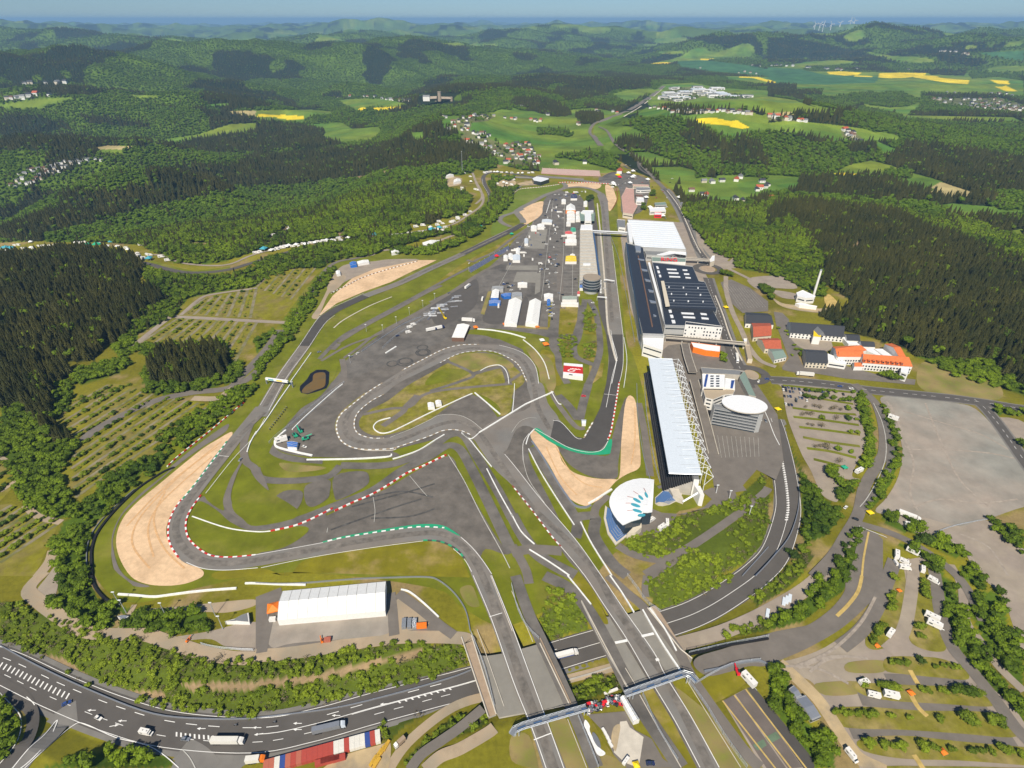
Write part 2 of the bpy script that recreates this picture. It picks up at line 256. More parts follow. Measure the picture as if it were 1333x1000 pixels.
# ---------------------------------------------------------------- land cover, read off the photograph
# codes: 0 grass  1 spruce  2 beech  3 meadow  4 rape field  5 pale/tan field  6 dark green crop  7 scrub  8 village ground 9 brown clearing
COVER=[]   # (code, polygon in photo pixels); later ones win
def cov(code,t,s): COVER.append((code,T(t,s)))
YLINE=T('P','-300,330 0,316 60,314 110,316 180,318 230,344 300,345 333,333 400,319 500,312 545,300 600,272 617,255 612,240 596,232 585,226 600,213 650,214 680,222 760,226 775,215 800,205 830,225 870,240 885,260 905,300 930,330 990,350 1010,358 1060,385 1110,392 1180,450 1195,465 1240,490 1333,515 1700,560')
for _c,_t,_s in [
 (2,'P','190,250 330,232 420,235 560,225 610,250 600,270 540,298 400,318 333,332 290,345 230,343 180,318 60,316 50,300 120,275'),
 (3,'A00','0,545 200,515 370,505 380,520 260,545 220,570 0,560'),(3,'A00','670,490 830,500 820,512 700,512'),(3,'A00','1070,545 1190,535 1190,550 1090,555'),
 (5,'A00','480,770 560,757 690,762 650,778 500,775'),(3,'A00','500,777 650,777 630,805 540,800'),
 (3,'A00','760,750 930,715 1030,700 1120,670 1200,645 1333,640 1333,680 1180,700 1100,720 900,740 800,755'),(5,'A00','1160,580 1333,575 1333,610 1200,590'),
 (1,'A00','0,600 150,595 350,640 380,680 200,700 60,720 0,700'),(1,'A00','0,730 200,700 420,700 500,720 420,745 250,790 0,780'),(1,'A00','400,600 560,610 780,640 780,670 640,660 460,640'),
 (2,'A00','0,780 200,800 250,830 120,870 0,890'),(2,'A00','640,780 800,750 1020,800 1000,850 800,850 640,820'),
 (2,'A00','200,940 480,860 640,820 760,860 780,960 600,998 200,998'),(1,'A00','930,740 1200,700 1333,690 1333,780 1250,800 1050,790'),(1,'A00','870,880 1000,850 1180,860 1230,998 860,998'),
 (3,'A10','0,575 280,570 390,580 400,600 280,600 250,640 100,630 0,625'),(4,'A10','10,592 190,600 250,605 250,620 180,625 100,610 10,605'),
 (3,'A10','430,520 560,512 700,520 800,545 740,555 560,560 530,580 480,560'),(4,'A10','540,560 580,558 570,575 530,573'),(4,'A10','610,560 750,555 760,562 650,575 610,572'),
 (3,'A10','190,650 450,640 500,670 640,660 660,690 600,730 450,745 340,720 360,690 300,660'),
 (3,'P','575,150 600,146 640,142 700,145 740,150 770,160 800,165 812,175 775,215 720,222 650,215 630,190 600,175 575,165'),
 (2,'A10','650,620 760,590 900,540 1040,550 1100,600 960,610 980,650 870,660 800,690 700,740 650,700'),(1,'A10','870,660 960,645 1000,700 960,740 880,725'),
 (2,'A10','1040,560 1150,530 1333,510 1333,560 1240,580 1100,600'),(3,'A10','800,690 870,685 870,730 820,730'),
 (1,'A10','-170,730 -60,700 170,650 360,680 330,720 230,740 0,790 -140,800'),(1,'A10','-190,900 0,810 300,790 600,760 780,740 1120,750 1250,820 1000,870 740,880 500,905 300,960 0,975 -150,960'),
 (2,'A10','880,880 960,860 1060,850 1240,820 1260,870 1190,890 1130,880 1080,900 1000,905 900,930'),(9,'A10','460,935 560,910 680,880 740,878 750,890 640,900 560,930'),
 (3,'A20','0,560 130,600 330,570 420,560 530,580 600,600 480,650 430,740 470,780 520,800 540,830 560,870 500,900 300,900 150,890 0,700'),
 (1,'A20','0,520 150,510 280,560 310,600 240,610 150,590 90,570 0,550'),(1,'A20','330,600 400,590 480,610 450,650 350,640'),(1,'A20','240,450 450,420 700,390 740,420 700,440 520,470 500,500 300,530 220,490'),
 (2,'A20','130,670 280,670 320,700 300,715 140,700'),(2,'A20','370,790 470,760 540,800 560,870 540,890 400,850 330,830 200,820'),
 (3,'A20','480,700 520,660 600,655 680,690 690,715 600,715 520,755 490,740'),(3,'A20','590,795 700,790 830,830 880,845 820,860 700,860 650,830'),
 (3,'P','842,218 885,217 905,222 905,228 932,232 935,228 1000,228 1040,231 1040,245 990,260 960,268 920,262 895,262 880,250 860,235'),
 (3,'A20','640,600 700,560 760,560 900,600 1000,590 1170,560 1300,600 1333,590 1333,680 1250,690 1130,715 1060,680 980,650 910,625 850,600 700,620'),
 (3,'A20','520,490 600,470 720,460 760,470 700,500 620,540 560,520'),(3,'A20','780,440 940,430 1100,460 1333,470 1333,590 1180,560 1060,570 900,560 720,560 700,520'),
 (4,'A20','950,620 1050,610 1130,630 1170,625 1240,665 1200,670 1100,650 980,640'),(8,'A20','770,520 790,480 830,460 940,450 1000,460 1180,490 1240,510 1100,520 1000,500 940,520 850,530'),
 (4,'A20','725,330 780,323 840,325 820,333 740,337'),(4,'A20','980,305 1050,305 1050,313 980,312'),(6,'A20','850,320 1000,312 1230,340 1333,360 1333,400 1000,370 890,355'),
 (3,'A20','690,228 760,230 750,240 690,240'),(3,'A20','760,268 880,265 910,280 760,280'),(3,'A20','1100,395 1333,400 1333,440 1150,420'),
 (1,'A20','880,700 960,640 1050,700 1120,760 1060,800 920,770'),(1,'A20','1080,790 1180,700 1300,770 1333,830 1333,870 1100,860'),
 (2,'A20','610,650 700,640 880,640 950,680 880,700 700,700'),(2,'A20','540,780 600,770 880,700 900,800 1080,810 1100,860 1333,870 1333,930 1060,905 960,930 940,870 860,830 700,790'),
 (1,'A20','540,750 560,720 700,720 740,760 700,790 560,780'),
 (3,'A30','0,350 170,350 200,370 560,375 820,380 1040,380 1060,410 1200,400 1333,420 1333,500 1150,490 800,480 790,560 730,600 1280,610 1333,640 900,630 730,620 680,600 560,570 500,560 500,540 360,580 230,550 180,500 190,490 280,500 290,460 150,470 0,475'),
 (6,'A30','0,350 170,360 300,390 580,400 560,430 300,440 0,430'),
 (4,'A30','310,373 400,372 490,378 470,390 400,393 320,385'),(4,'A30','450,392 540,395 545,401 450,398'),(4,'A30','580,380 700,378 820,380 820,390 720,405 640,407 580,403'),
 (4,'A30','760,390 880,395 900,405 1050,418 1040,437 940,432 820,412 760,402'),(4,'A30','1155,415 1250,420 1258,440 1200,437'),(4,'A30','1180,450 1220,452 1240,445 1300,475 1240,475'),
 (4,'A30','0,412 40,425 40,432 0,430'),(4,'A20','1180,398 1280,400 1333,415 1333,428 1250,405 1180,404'),
 (8,'A30','845,515 1000,510 1100,515 1200,505 1333,545 1333,590 1200,580 1050,560 980,550 900,540'),(3,'A30','0,500 140,520 220,550 360,575 300,590 140,585 0,600'),(5,'A30','30,585 120,580 140,595 80,602'),
 (3,'A30','0,640 120,625 360,650 500,670 660,700 700,720 620,740 560,730 700,790 600,805 570,780 560,740 420,740 240,720 120,690 0,680'),
 (8,'A30','0,600 60,600 120,625 220,635 0,625'),(8,'A30','380,670 450,680 520,750 440,735 390,710'),
 (2,'A30','180,490 330,500 480,480 700,480 800,520 760,550 640,560 500,540 400,580 230,545'),(1,'A30','100,600 380,590 360,640 220,630'),
 (2,'A30','360,640 400,590 560,580 690,600 720,660 560,690 480,660'),(1,'A30','0,430 150,440 150,470 0,475'),(1,'A30','820,360 1040,365 1020,395 850,390'),
 (2,'A30','0,695 120,700 420,750 560,740 580,780 560,830 300,910 0,910'),(1,'A30','110,700 320,720 300,750 220,745'),(1,'A30','400,760 560,750 550,800 420,800'),
 (2,'A30','730,650 1333,640 1333,800 1060,760 850,740 720,740'),(1,'A30','600,830 740,740 1333,830 1333,998 1060,998 900,940 740,890 700,870 640,860'),
 (1,'A30','0,195 130,195 300,230 480,270 600,300 700,330 500,320 200,300 0,330'),(3,'A30','490,265 640,290 820,300 880,320 780,335 660,320 560,290'),(3,'A30','200,325 400,315 500,325 400,340 200,345'),
 (6,'A30','1090,275 1333,265 1333,320 1200,300'),
 (3,'A30','320,910 420,860 540,835 640,860 740,895 900,940 1000,998 820,998 700,960 590,920 500,910 400,925'),(4,'A30','340,902 400,897 480,905 470,912 400,912'),(5,'A30','810,998 900,945 1060,998'),
 (3,'A30','0,912 100,915 100,925 30,935 0,935'),(2,'A30','590,900 640,875 740,890 740,930 640,925'),
 (3,'A31','860,70 960,60 1150,75 1250,100 1333,95 1333,120 1000,130 960,110'),(5,'A31','830,0 1060,0 1100,15 920,38'),(3,'A31','1190,215 1333,190 1333,240 1220,240'),
 # woods next to the circuit, right side
 (2,'A31','0,0 870,60 960,120 1180,200 1333,250 1333,420 1180,330 1000,270 800,210 700,130 420,100 250,70 0,100'),
 (2,'A21','890,60 1333,60 1333,430 1160,390 1060,270 1000,200 900,130'),
 (1,'A31','30,80 250,60 420,90 700,120 800,200 1000,260 1180,320 1333,400 1333,998 1210,960 1180,880 1000,880 780,860 700,810 600,780 400,720 280,650 440,590 400,540 280,470 300,400 290,340 260,280 170,180'),
 (2,'A31','0,200 100,130 170,180 260,280 300,380 280,470 160,490 0,430'),(9,'A31','300,345 400,300 470,245 495,250 440,310 370,350'),(2,'A31','670,510 730,500 800,560 960,540 1000,560 960,580 860,600 720,560'),
 (0,'A31','300,480 430,560 440,585 350,600 300,540'),
 # left side woods
 (1,'A01','0,200 400,60 700,100 480,170 300,200 170,250 0,250'),(1,'A01','440,40 700,0 1180,0 900,60 700,90'),
 (0,'A01','0,310 60,280 160,262 420,262 560,262 740,280 750,310 820,335 880,365 960,375 1100,375 1200,350 1333,310 1333,385 1200,415 1000,430 850,425 740,390 600,340 300,340 0,350'),
 (0,'A01','0,320 60,290 400,275 700,290 740,330 600,335 300,335 0,345'),(9,'A01','980,270 1080,265 1080,290 1000,295'),
 (0,'V2','870,40 920,60 1100,40 1190,0 1333,0 1333,20 1150,90 1000,120 850,115 870,90'),(9,'V2','430,130 470,105 540,105 545,130'),(9,'V2','60,180 110,110 180,60 220,80 150,120 100,170'),(0,'V2','0,205 150,180 330,150 470,130 850,115 900,100 930,130 660,150 480,160 200,215 0,260'),
 (0,'V3','0,60 160,60 260,40 330,30 420,20 700,30 1333,20 1333,592 0,592 0,480 180,440 250,330 200,240 0,210'),
 (1,'A01','0,350 200,340 330,310 560,320 640,330 740,385 760,400 700,500 860,500 900,560 740,620 650,760 540,790 500,870 300,890 0,910'),
 (2,'A01','740,385 900,435 1100,440 1333,400 1333,490 1150,520 980,560 900,650 720,740 700,790 830,800 780,860 700,830 640,870 560,800 650,760 740,620 860,570 760,480'),
 (2,'A01','380,930 500,900 640,860 700,890 600,950 440,998 380,998'),(2,'A01','770,870 900,790 1150,780 1260,890 1270,960 1220,998 740,998'),(1,'A01','800,880 900,820 1150,810 1200,880 1160,960 1000,998 790,998'),(2,'A02','760,0 1160,0 1060,40 860,60 760,50'),
 (1,'A02','0,0 300,0 280,200 330,260 410,290 280,300 200,200 100,100 0,150'),(1,'A01','0,910 240,910 380,930 300,998 0,998'),
 (2,'A02','0,150 100,100 200,200 280,300 410,290 420,330 330,430 310,490 380,590 400,640 320,700 230,690 130,620 90,540 80,490 0,380'),(2,'A02','290,0 380,0 380,70 290,200'),
 (2,'A02','1333,0 1333,30 1250,110 1100,230 900,380 780,480 640,590 480,740 450,860 460,998 290,998 270,840 330,720 420,640 480,590 560,480 700,400 800,330 860,260 1000,170 1080,120 1240,20'),
 (2,'A03','300,0 455,0 500,110 520,140 640,160 760,190 1080,190 1075,280 1000,300 750,290 600,280 450,270 330,220 270,140 300,100'),(0,'A03','600,195 670,195 660,240 600,285 580,285 600,230'),
 (2,'A11','0,380 60,350 250,300 500,260 750,240 1000,210 1090,180 1200,120 1330,20 1330,60 1200,190 1150,220 1060,240 1000,215 880,245 700,290 650,300 600,330 470,350 400,360 330,400 200,400 100,440 0,480'),
 (2,'A11','410,395 425,430 330,520 300,600 240,680 190,770 140,800 60,900 0,990 0,900 90,790 190,640 300,480 400,380'),(2,'A11','860,300 1060,260 1160,220 1030,290 900,330 700,330 720,300'),
 (2,'A11','0,840 60,780 110,740 90,700 0,790'),
 (2,'V3','0,210 100,220 220,240 250,330 180,440 0,480'),(2,'V3','440,180 540,200 650,200 700,190 640,240 540,320 480,400 380,480 330,592 120,592 210,520 370,400 440,320 460,250'),(2,'V3','460,80 640,80 680,120 560,110 500,130 450,200 420,150'),
 # right-bottom hedges and copses
 (2,'A32','440,30 480,40 520,120 550,220 560,330 530,430 480,460 470,440 520,330 510,250 470,130'),(2,'A32','590,110 640,190 680,300 680,400 650,500 600,580 540,650 520,650 600,500 650,380 640,250 600,150'),
 (2,'A32','590,670 700,680 790,750 780,790 700,760 600,710'),(2,'A32','370,520 470,500 400,620 370,600'),(2,'A32','860,800 1000,830 1020,910 940,900 850,850'),(2,'A32','1000,950 1100,940 1110,998 1010,998'),
 (2,'A32','410,800 478,750 470,830 430,998 340,998 330,900 400,830'),(2,'A32','100,250 170,430 250,560 330,610 380,690 300,790 200,830 180,690 170,470'),(2,'A32','680,820 760,850 880,900 920,998 850,998 800,900 700,850'),
 (2,'A32','1150,700 1333,780 1333,900 1250,840 1150,740'),(2,'A32','1150,120 1333,140 1333,160 1160,160'),(2,'A32','1190,190 1333,330 1333,350 1200,220'),
 (2,'A33','0,210 100,180 200,120 250,40 300,0 430,0 400,80 300,150 180,240 0,280'),(2,'A33','900,0 960,20 1000,120 1020,250 1100,380 1200,530 1333,700 1333,800 1200,640 1060,480 960,330 910,200'),
 (2,'A33','1060,80 1200,80 1240,150 1250,250 1310,330 1333,400 1333,590 1250,520 1180,420 1100,300 1060,200'),(2,'A33','0,480 80,490 110,560 100,600 160,700 240,800 360,880 350,998 200,998 150,880 90,780 0,660'),(2,'A33','1000,0 1130,0 1140,60 1100,70'),
 (7,'P','1020,745 1050,715 1062,722 1040,752 1010,775 985,790 978,780'),
 # embankment scrub
 (7,'A03','0,130 100,150 330,230 450,290 560,310 760,330 880,370 960,400 1080,430 1333,450 1333,740 1100,730 850,690 620,620 520,600 400,540 300,470 200,430 0,340'),
 (9,'A03','200,400 330,430 520,560 700,600 860,600 860,660 700,640 500,590 330,490'),(9,'A03','940,560 1333,550 1333,590 1000,600'),
 (7,'A13','0,440 340,410 700,350 870,340 930,360 1060,350 1100,460 1000,510 800,560 560,620 400,650 0,730'),(9,'A13','0,540 300,510 560,450 860,370 880,400 600,480 300,550 0,580'),
 (7,'A22','560,830 640,790 780,760 830,690 1000,650 1180,590 1300,470 1320,520 1240,650 1190,670 900,850 800,900 720,910 620,870'),
 (7,'A22','900,870 1190,700 1333,560 1333,760 1290,850 1200,930 1050,998 800,998 760,980'),(7,'A23','700,0 1150,0 1100,60 780,180 700,80'),
 (7,'A23','180,70 290,70 380,160 400,290 300,290 200,340 150,250'),(7,'A23','280,580 540,510 590,590 480,610 400,640 310,680'),(7,'A23','1060,280 1333,220 1333,280 1100,320'),
 (7,'A13','640,770 830,700 870,720 760,790 700,860 650,830'),(7,'A13','770,960 1000,750 1090,740 900,860 800,998'),(7,'A13','1180,690 1210,770 1040,840 1060,800'),
 (2,'A03','0,620 60,690 100,780 80,880 0,960'),(2,'A03','330,960 450,930 620,900 700,880 850,940 920,998 200,998'),
 (7,'A21','250,740 340,760 310,870 250,860'),(7,'A21','380,600 440,640 440,740 370,720'),(7,'A21','370,790 440,780 440,870 380,870'),(7,'V1','0,0 1,0 1,1'),
 (8,'Y5','330,170 620,160 700,190 620,230 450,250 430,340 600,350 640,420 780,480 1080,460 1140,560 1200,680 1120,730 880,720 800,640 640,600 560,510 330,470 320,400 380,370 300,330 170,350 230,240'),
]: cov(_c,_t,_s)
# tree rows on the left-hand car parks: long banks of grass with a line of bushes
ROWS=[]
def rows(t,a,b,n,skip=()):   # lines between edge a and edge b of a lot
    (a0,a1),(b0,b1)=T(t,a),T(t,b)
    for i in range(n):
        k=(i+.5)/n
        if i in skip: continue
        ROWS.append(((a0[0]+(a1[0]-a0[0])*k,a0[1]+(a1[1]-a0[1])*k),(b0[0]+(b1[0]-b0[0])*k,b0[1]+(b1[1]-b0[1])*k)))
rows('A01','930,655 1333,680','690,810 1220,880',8)
rows('A01','1060,555 1333,500','950,635 1300,655',6)
rows('A02','560,0 1090,110','330,130 390,590',9)
rows('A02','700,0 640,20','400,70 320,150',2)
rows('A02','60,630 310,720','-60,700 0,930',5)
rows('A02','0,390 110,490','-60,430 -10,600',3)
rows('A11','100,395 310,395','0,500 180,560',4)
def cover_at(x,y,z=None):
    if z is None: z=H(x,y)
    px,py=project(x,y,z)
    yl=np.interp(px,[p[0] for p in YLINE],[p[1] for p in YLINE])
    d=np.hypot(x,y)
    c=np.zeros(len(px),int)
    wild=py<yl
    n=fbm(x/520,y/460,4); n2=fbm(x/900+40,y/700+11,3)
    c[wild]=np.where(n[wild]>.04+.14*ss(2200,4000,d[wild]),1,2)
    c[wild&(n2>.55)&(d>5200)]=3
    c[wild&(d>9000)&(n2<-.35)]=3
    amp=np.where(wild,np.clip(5200/np.maximum(d,800),1.2,6),2.2); wx=px+fbm(x/55,y/55,4)*amp; wy=py+fbm(x/48+7,y/60,4)*amp*.6
    for code,poly in COVER:
        m=inpoly(wx,wy,poly) if code in (1,2,7,9) else inpoly(px,py,poly); c[m]=code
    return c,px,py,d
CCOL=np.array([(.19,.175,.014),(.016,.026,.011),(.075,.125,.010),(.13,.20,.025),(.72,.55,.02),(.40,.33,.15),(.055,.14,.05),(.085,.115,.012),(.14,.15,.06),(.28,.2,.11)])
# ---------------------------------------------------------------- terrain sheet (fan-shaped grid that reaches the horizon)
NC=1200
_th=np.linspace(math.radians(-62),math.radians(62),NC); _r=np.concatenate([np.geomspace(45,1200,330)[:-1],np.geomspace(1200,9000,760)[:-1],np.geomspace(9000,60000,150)]); NR=len(_r); _lr=np.log(_r)
R_,TH_=np.meshgrid(_r,_th,indexing='ij')
GX=(R_*np.sin(TH_)).ravel(); GY=(R_*np.cos(TH_)).ravel(); GZ=H(GX,GY)
# the fan also spreads behind the viewpoint's foot point
gc,gpx,gpy,gd=cover_at(GX,GY,GZ)
col=CCOL[gc].copy()
near=(gc==0)&(gd<1600)
col*= (1+.25*fbm(GX/90,GY/90,4)+.15*fbm(GX/600,GY/400,3))[:,None].clip(.5,1.6)
fieldm=(gc==3)
st=noise(GX/310+9,GY/170)          # parcels of different greens
col[fieldm]*=np.stack([1+.6*np.round(st*3)/3,1+.22*np.round(st*3)/3,1+0*st],1)[fieldm].clip(.5,1.8)
dryn=ss(.15,.6,fbm(GX/45,GY/45,4))
m=(gc==0)
col[m]=col[m]*(1-dryn[m,None])+np.array([.27,.2,.085])*dryn[m,None]
terrain=grid_mesh('terrain',np.stack([GX,GY,GZ],1),NR,NC,None) if False else None
def ground_mat():
    m=bpy.data.materials.new('ground'); m.use_nodes=True; N=m.node_tree.nodes; L=m.node_tree.links; b=N['Principled BSDF']
    b.inputs['Roughness'].default_value=.95; b.inputs['Specular IOR Level'].default_value=.15
    a=N.new('ShaderNodeAttribute'); a.attribute_name='cov'
    geo=N.new('ShaderNodeNewGeometry')
    n1=N.new('ShaderNodeTexNoise'); n1.inputs['Scale'].default_value=.35; n1.inputs['Detail'].default_value=8; n1.inputs['Roughness'].default_value=.7; L.new(geo.outputs['Position'],n1.inputs['Vector'])
    n2=N.new('ShaderNodeTexNoise'); n2.inputs['Scale'].default_value=.02; n2.inputs['Detail'].default_value=8; n2.inputs['Roughness'].default_value=.7; L.new(geo.outputs['Position'],n2.inputs['Vector'])
    ad=N.new('ShaderNodeMath'); ad.operation='ADD'; L.new(n1.outputs[0],ad.inputs[0]); L.new(n2.outputs[0],ad.inputs[1])
    r=N.new('ShaderNodeMapRange'); r.inputs[1].default_value=.6; r.inputs[2].default_value=1.4; r.inputs[3].default_value=.55; r.inputs[4].default_value=1.45; L.new(ad.outputs[0],r.inputs[0])
    v=N.new('ShaderNodeVectorMath'); v.operation='SCALE'; L.new(a.outputs['Color'],v.inputs[0]); L.new(r.outputs[0],v.inputs['Scale']); L.new(v.outputs[0],b.inputs['Base Color'])
    return m
terrain=grid_mesh('terrain',np.stack([GX,GY,GZ],1),NR,NC,ground_mat())
tag(terrain,kind='structure')
ca=terrain.data.color_attributes.new('cov','FLOAT_COLOR','POINT')
ca.data.foreach_set('color',np.concatenate([col.clip(0,1),np.ones((len(col),1))],1).astype(np.float32).ravel())
_G=GZ.reshape(NR,NC); _t0=_th[0]; _dt=_th[1]-_th[0]
def H(x,y):
    x=np.atleast_1d(np.asarray(x,float)); y=np.atleast_1d(np.asarray(y,float))
    a=np.interp(np.log(np.maximum(np.hypot(x,y),46)),_lr,np.arange(NR)); b=(np.arctan2(x,y)-_t0)/_dt
    i=np.clip(a.astype(int),0,NR-2); j=np.clip(b.astype(int),0,NC-2); u=np.clip(a-i,0,1); v=np.clip(b-j,0,1)
    return _G[i,j]*(1-u)*(1-v)+_G[i+1,j]*u*(1-v)+_G[i,j+1]*(1-u)*v+_G[i+1,j+1]*u*v
# ---------------------------------------------------------------- sheets laid on the ground
LAY=.075
_lc={}
def lz(layer):
    k=int(layer*10); _lc[k]=_lc.get(k,0)+1
    return LAY*layer+.0009*_lc[k]
def tri_poly(pts2):
    from mathutils.geometry import tessellate_polygon
    return tessellate_polygon([[Vector((p[0],p[1],0)) for p in pts2]])
def sheet(name,material,layer,t,s,smoothed=True,drape=False,kind='structure',n=4,label=None,pts=None):
    """a surface traced from the photo and laid on the ground at its layer"""
    q=pts if pts is not None else T(t,s)
    if smoothed: q=smooth(q,True,n)
    W=[P(a,b) for a,b in q] if not drape else [PH(a,b)[:2] for a,b in q]
    W=[(float(a),float(b)) for a,b in W]
    F=tri_poly(W); z=lz(layer)
    bm=bmesh.new(); vs=[bm.verts.new((a,b,z)) for a,b in W]
    for f in F:
        try: bm.faces.new([vs[i] for i in f])
        except ValueError: pass
    if drape:
        d=max(60,sum(math.hypot(*w) for w in W)/len(W)); mx=max(4,d*.02)
        for _ in range(5):
            e=[e for e in bm.edges if e.calc_length()>mx]
            if not e: break
            bmesh.ops.subdivide_edges(bm,edges=e,cuts=1); bmesh.ops.triangulate(bm,faces=[f for f in bm.faces if len(f.verts)>3])
        X=np.array([v.co.x for v in bm.verts]); Y=np.array([v.co.y for v in bm.verts]); Z=H(X,Y)
        for v,zz in zip(bm.verts,Z): v.co.z=zz+z+d*.0006
    bmesh.ops.recalc_face_normals(bm,faces=bm.faces)
    for f in bm.faces:
        if f.normal.z<0: f.normal_flip()
    me=bpy.data.meshes.new(name); bm.to_mesh(me); bm.free(); me.materials.append(M(material))
    o=link(bpy.data.objects.new(name,me)); tag(o,label,kind=kind); return o
def wline(q,z=0,drape=False,n=5):
    q=smooth(q,False,n) if len(q)>2 else q
    if drape: return [PH(p[0],p[1]) for p in q]
    return [(*[float(v) for v in P(p[0],p[1],z)],z) for p in q]
def resample(L,step):
    out=[L[0]]; acc=0
    for a,b in zip(L[:-1],L[1:]):
        d=math.dist(a[:2],b[:2]); 
        if d==0: continue
        k=step-acc
        while k<=d:
            t=k/d; out.append(tuple(a[i]+(b[i]-a[i])*t for i in range(len(a)))); k+=step
        acc=d-(k-step)
    out.append(L[-1]); return out
def offset(L,o):
    out=[]
    for i in range(len(L)):
        a=L[max(i-1,0)]; b=L[min(i+1,len(L)-1)]; dx,dy=b[0]-a[0],b[1]-a[1]; l=math.hypot(dx,dy) or 1
        oo=o[i] if isinstance(o,(list,tuple)) else o
        out.append((L[i][0]+dy/l*oo,L[i][1]-dx/l*oo,*L[i][2:]))
    return out
def strip_w(name,material,layer,L,wd,kind='structure',dash=None,zoff=None,mats=None,parent=None):
    """ribbon of width wd (metres) along a world line; dash=(on,off) metres; mats = two alternating materials"""
    w2=wd/2
    if dash or mats:
        stp=min(dash) if dash else 2.0
        L=resample(L,stp if dash else 3.0)
    A=offset(L,-w2); B=offset(L,w2); V=[];F=[];mi=[]
    z=lz(layer) if zoff is None else zoff
    for a,b in zip(A,B): V+= [(a[0],a[1],a[2]+z),(b[0],b[1],b[2]+z)]
    per=(dash[0]+dash[1]) if dash else 0; s=0
    for i in range(len(L)-1):
        on=True
        if dash: on=((s+.01)%per)<dash[0]-.02
        if on: F.append((2*i,2*i+1,2*i+3,2*i+2)); mi.append((i%2) if mats else 0)
        s+=math.dist(L[i][:2],L[i+1][:2])
    if not F: return None
    o=mesh_obj(name,V,F,[M(k) for k in mats] if mats else M(material),mi,parent); tag(o,kind=kind) if kind else None; return o
def strip(name,material,layer,t,s,wd,drape=False,z=0,**kw):
    return strip_w(name,material,layer,wline(T(t,s) if isinstance(s,str) else s,z,drape),wd,**kw)
# ---------------------------------------------------------------- foliage
def leafmat(name,c1,c2,rnd=.35):
    m=bpy.data.materials.new(name); m.use_nodes=True; N=m.node_tree.nodes; L=m.node_tree.links; b=N['Principled BSDF']
    b.inputs['Roughness'].default_value=.7; b.inputs['Specular IOR Level'].default_value=.2
    oi=N.new('ShaderNodeObjectInfo'); geo=N.new('ShaderNodeNewGeometry')
    n=N.new('ShaderNodeTexNoise'); n.inputs['Scale'].default_value=.012; n.inputs['Detail'].default_value=3; L.new(geo.outputs['Position'],n.inputs['Vector'])
    n3=N.new('ShaderNodeTexNoise'); n3.inputs['Scale'].default_value=.9; n3.inputs['Detail'].default_value=3; L.new(geo.outputs['Position'],n3.inputs['Vector'])
    a=N.new('ShaderNodeMath'); a.operation='MULTIPLY_ADD'; a.inputs[1].default_value=1.6; a.inputs[2].default_value=-.55; L.new(n.outputs[0],a.inputs[0])
    a2=N.new('ShaderNodeMath'); a2.operation='MULTIPLY_ADD'; a2.inputs[1].default_value=.55; L.new(oi.outputs['Random'],a2.inputs[0]); L.new(a.outputs[0],a2.inputs[2])
    mx=N.new('ShaderNodeMix'); mx.data_type='RGBA'; mx.inputs[6].default_value=(*c1,1); mx.inputs[7].default_value=(*c2,1); L.new(a2.outputs[0],mx.inputs[0])
    r=N.new('ShaderNodeMapRange'); r.inputs[1].default_value=.3; r.inputs[2].default_value=.7; r.inputs[3].default_value=1-rnd; r.inputs[4].default_value=1+rnd; L.new(n3.outputs[0],r.inputs[0])
    v=N.new('ShaderNodeVectorMath'); v.operation='SCALE'; L.new(mx.outputs[2],v.inputs[0]); L.new(r.outputs[0],v.inputs['Scale']); L.new(v.outputs[0],b.inputs['Base Color'])
    MATS[name]=m; return m
leafmat('spruce_needles',(.02,.027,.006),(.062,.06,.011))
leafmat('beech_leaves',(.028,.058,.003),(.15,.215,.006),.45)
leafmat('scrub_leaves',(.075,.115,.006),(.2,.255,.012),.25)
leafmat('far_leaves',(.05,.095,.006),(.115,.185,.008),.15)
leafmat('bare_twigs',(.13,.10,.06),(.19,.16,.09))
leafmat('dark_leaves',(.03,.055,.006),(.06,.10,.01))
flat('bark',(.12,.085,.055),.9)
def blob_crown(rs,nl,lobes,leaf,flatk=.8,core=True):
    V=[];F=[]
    L=[]
    for i in range(lobes):
        a=rs.uniform(0,6.28); e=rs.uniform(-.3,1.2); d=rs.uniform(.12,.3)
        L.append((d*math.cos(a)*math.cos(e)*1.1,d*math.sin(a)*math.cos(e)*1.1,.55+d*math.sin(e)*flatk,rs.uniform(.17,.27)))
    L.append((0,0,.55,.28))
    if core:
        for (x,y,z,r) in L:
            bm=bmesh.new(); bmesh.ops.create_icosphere(bm,subdivisions=1,radius=r*.88); o=len(V)
            for v in bm.verts:
                k=rs.uniform(.75,1.1); V.append((x+v.co.x*k,y+v.co.y*k,z+v.co.z*k*flatk))
            for f in bm.faces: F.append(tuple(o+v.index for v in f.verts))
            bm.free()
    for i in range(nl):
        x,y,z,r=L[i%len(L)]
        u=rs.uniform(-.6,1); a=rs.uniform(0,6.28); q=math.sqrt(max(0,1-u*u)); n=Vector((q*math.cos(a),q*math.sin(a),u))
        p=Vector((x,y,z))+Vector((n.x,n.y,n.z*flatk))*r*rs.uniform(.85,1.15)
        t=n.orthogonal().normalized(); t.rotate(Matrix.Rotation(rs.uniform(0,6.28),3,n)); s=n.cross(t)
        n2=(n+Vector((rs.uniform(-.6,.6),rs.uniform(-.6,.6),rs.uniform(-.4,.6)))).normalized(); t=(t-n2*t.dot(n2)).normalized(); s=n2.cross(t)
        k=leaf*rs.uniform(.6,1.4); o=len(V)
        V+= [p+t*k,p+s*k*.8,p-t*k,p-s*k*.7]; F.append((o,o+1,o+2,o+3))
    return V,F
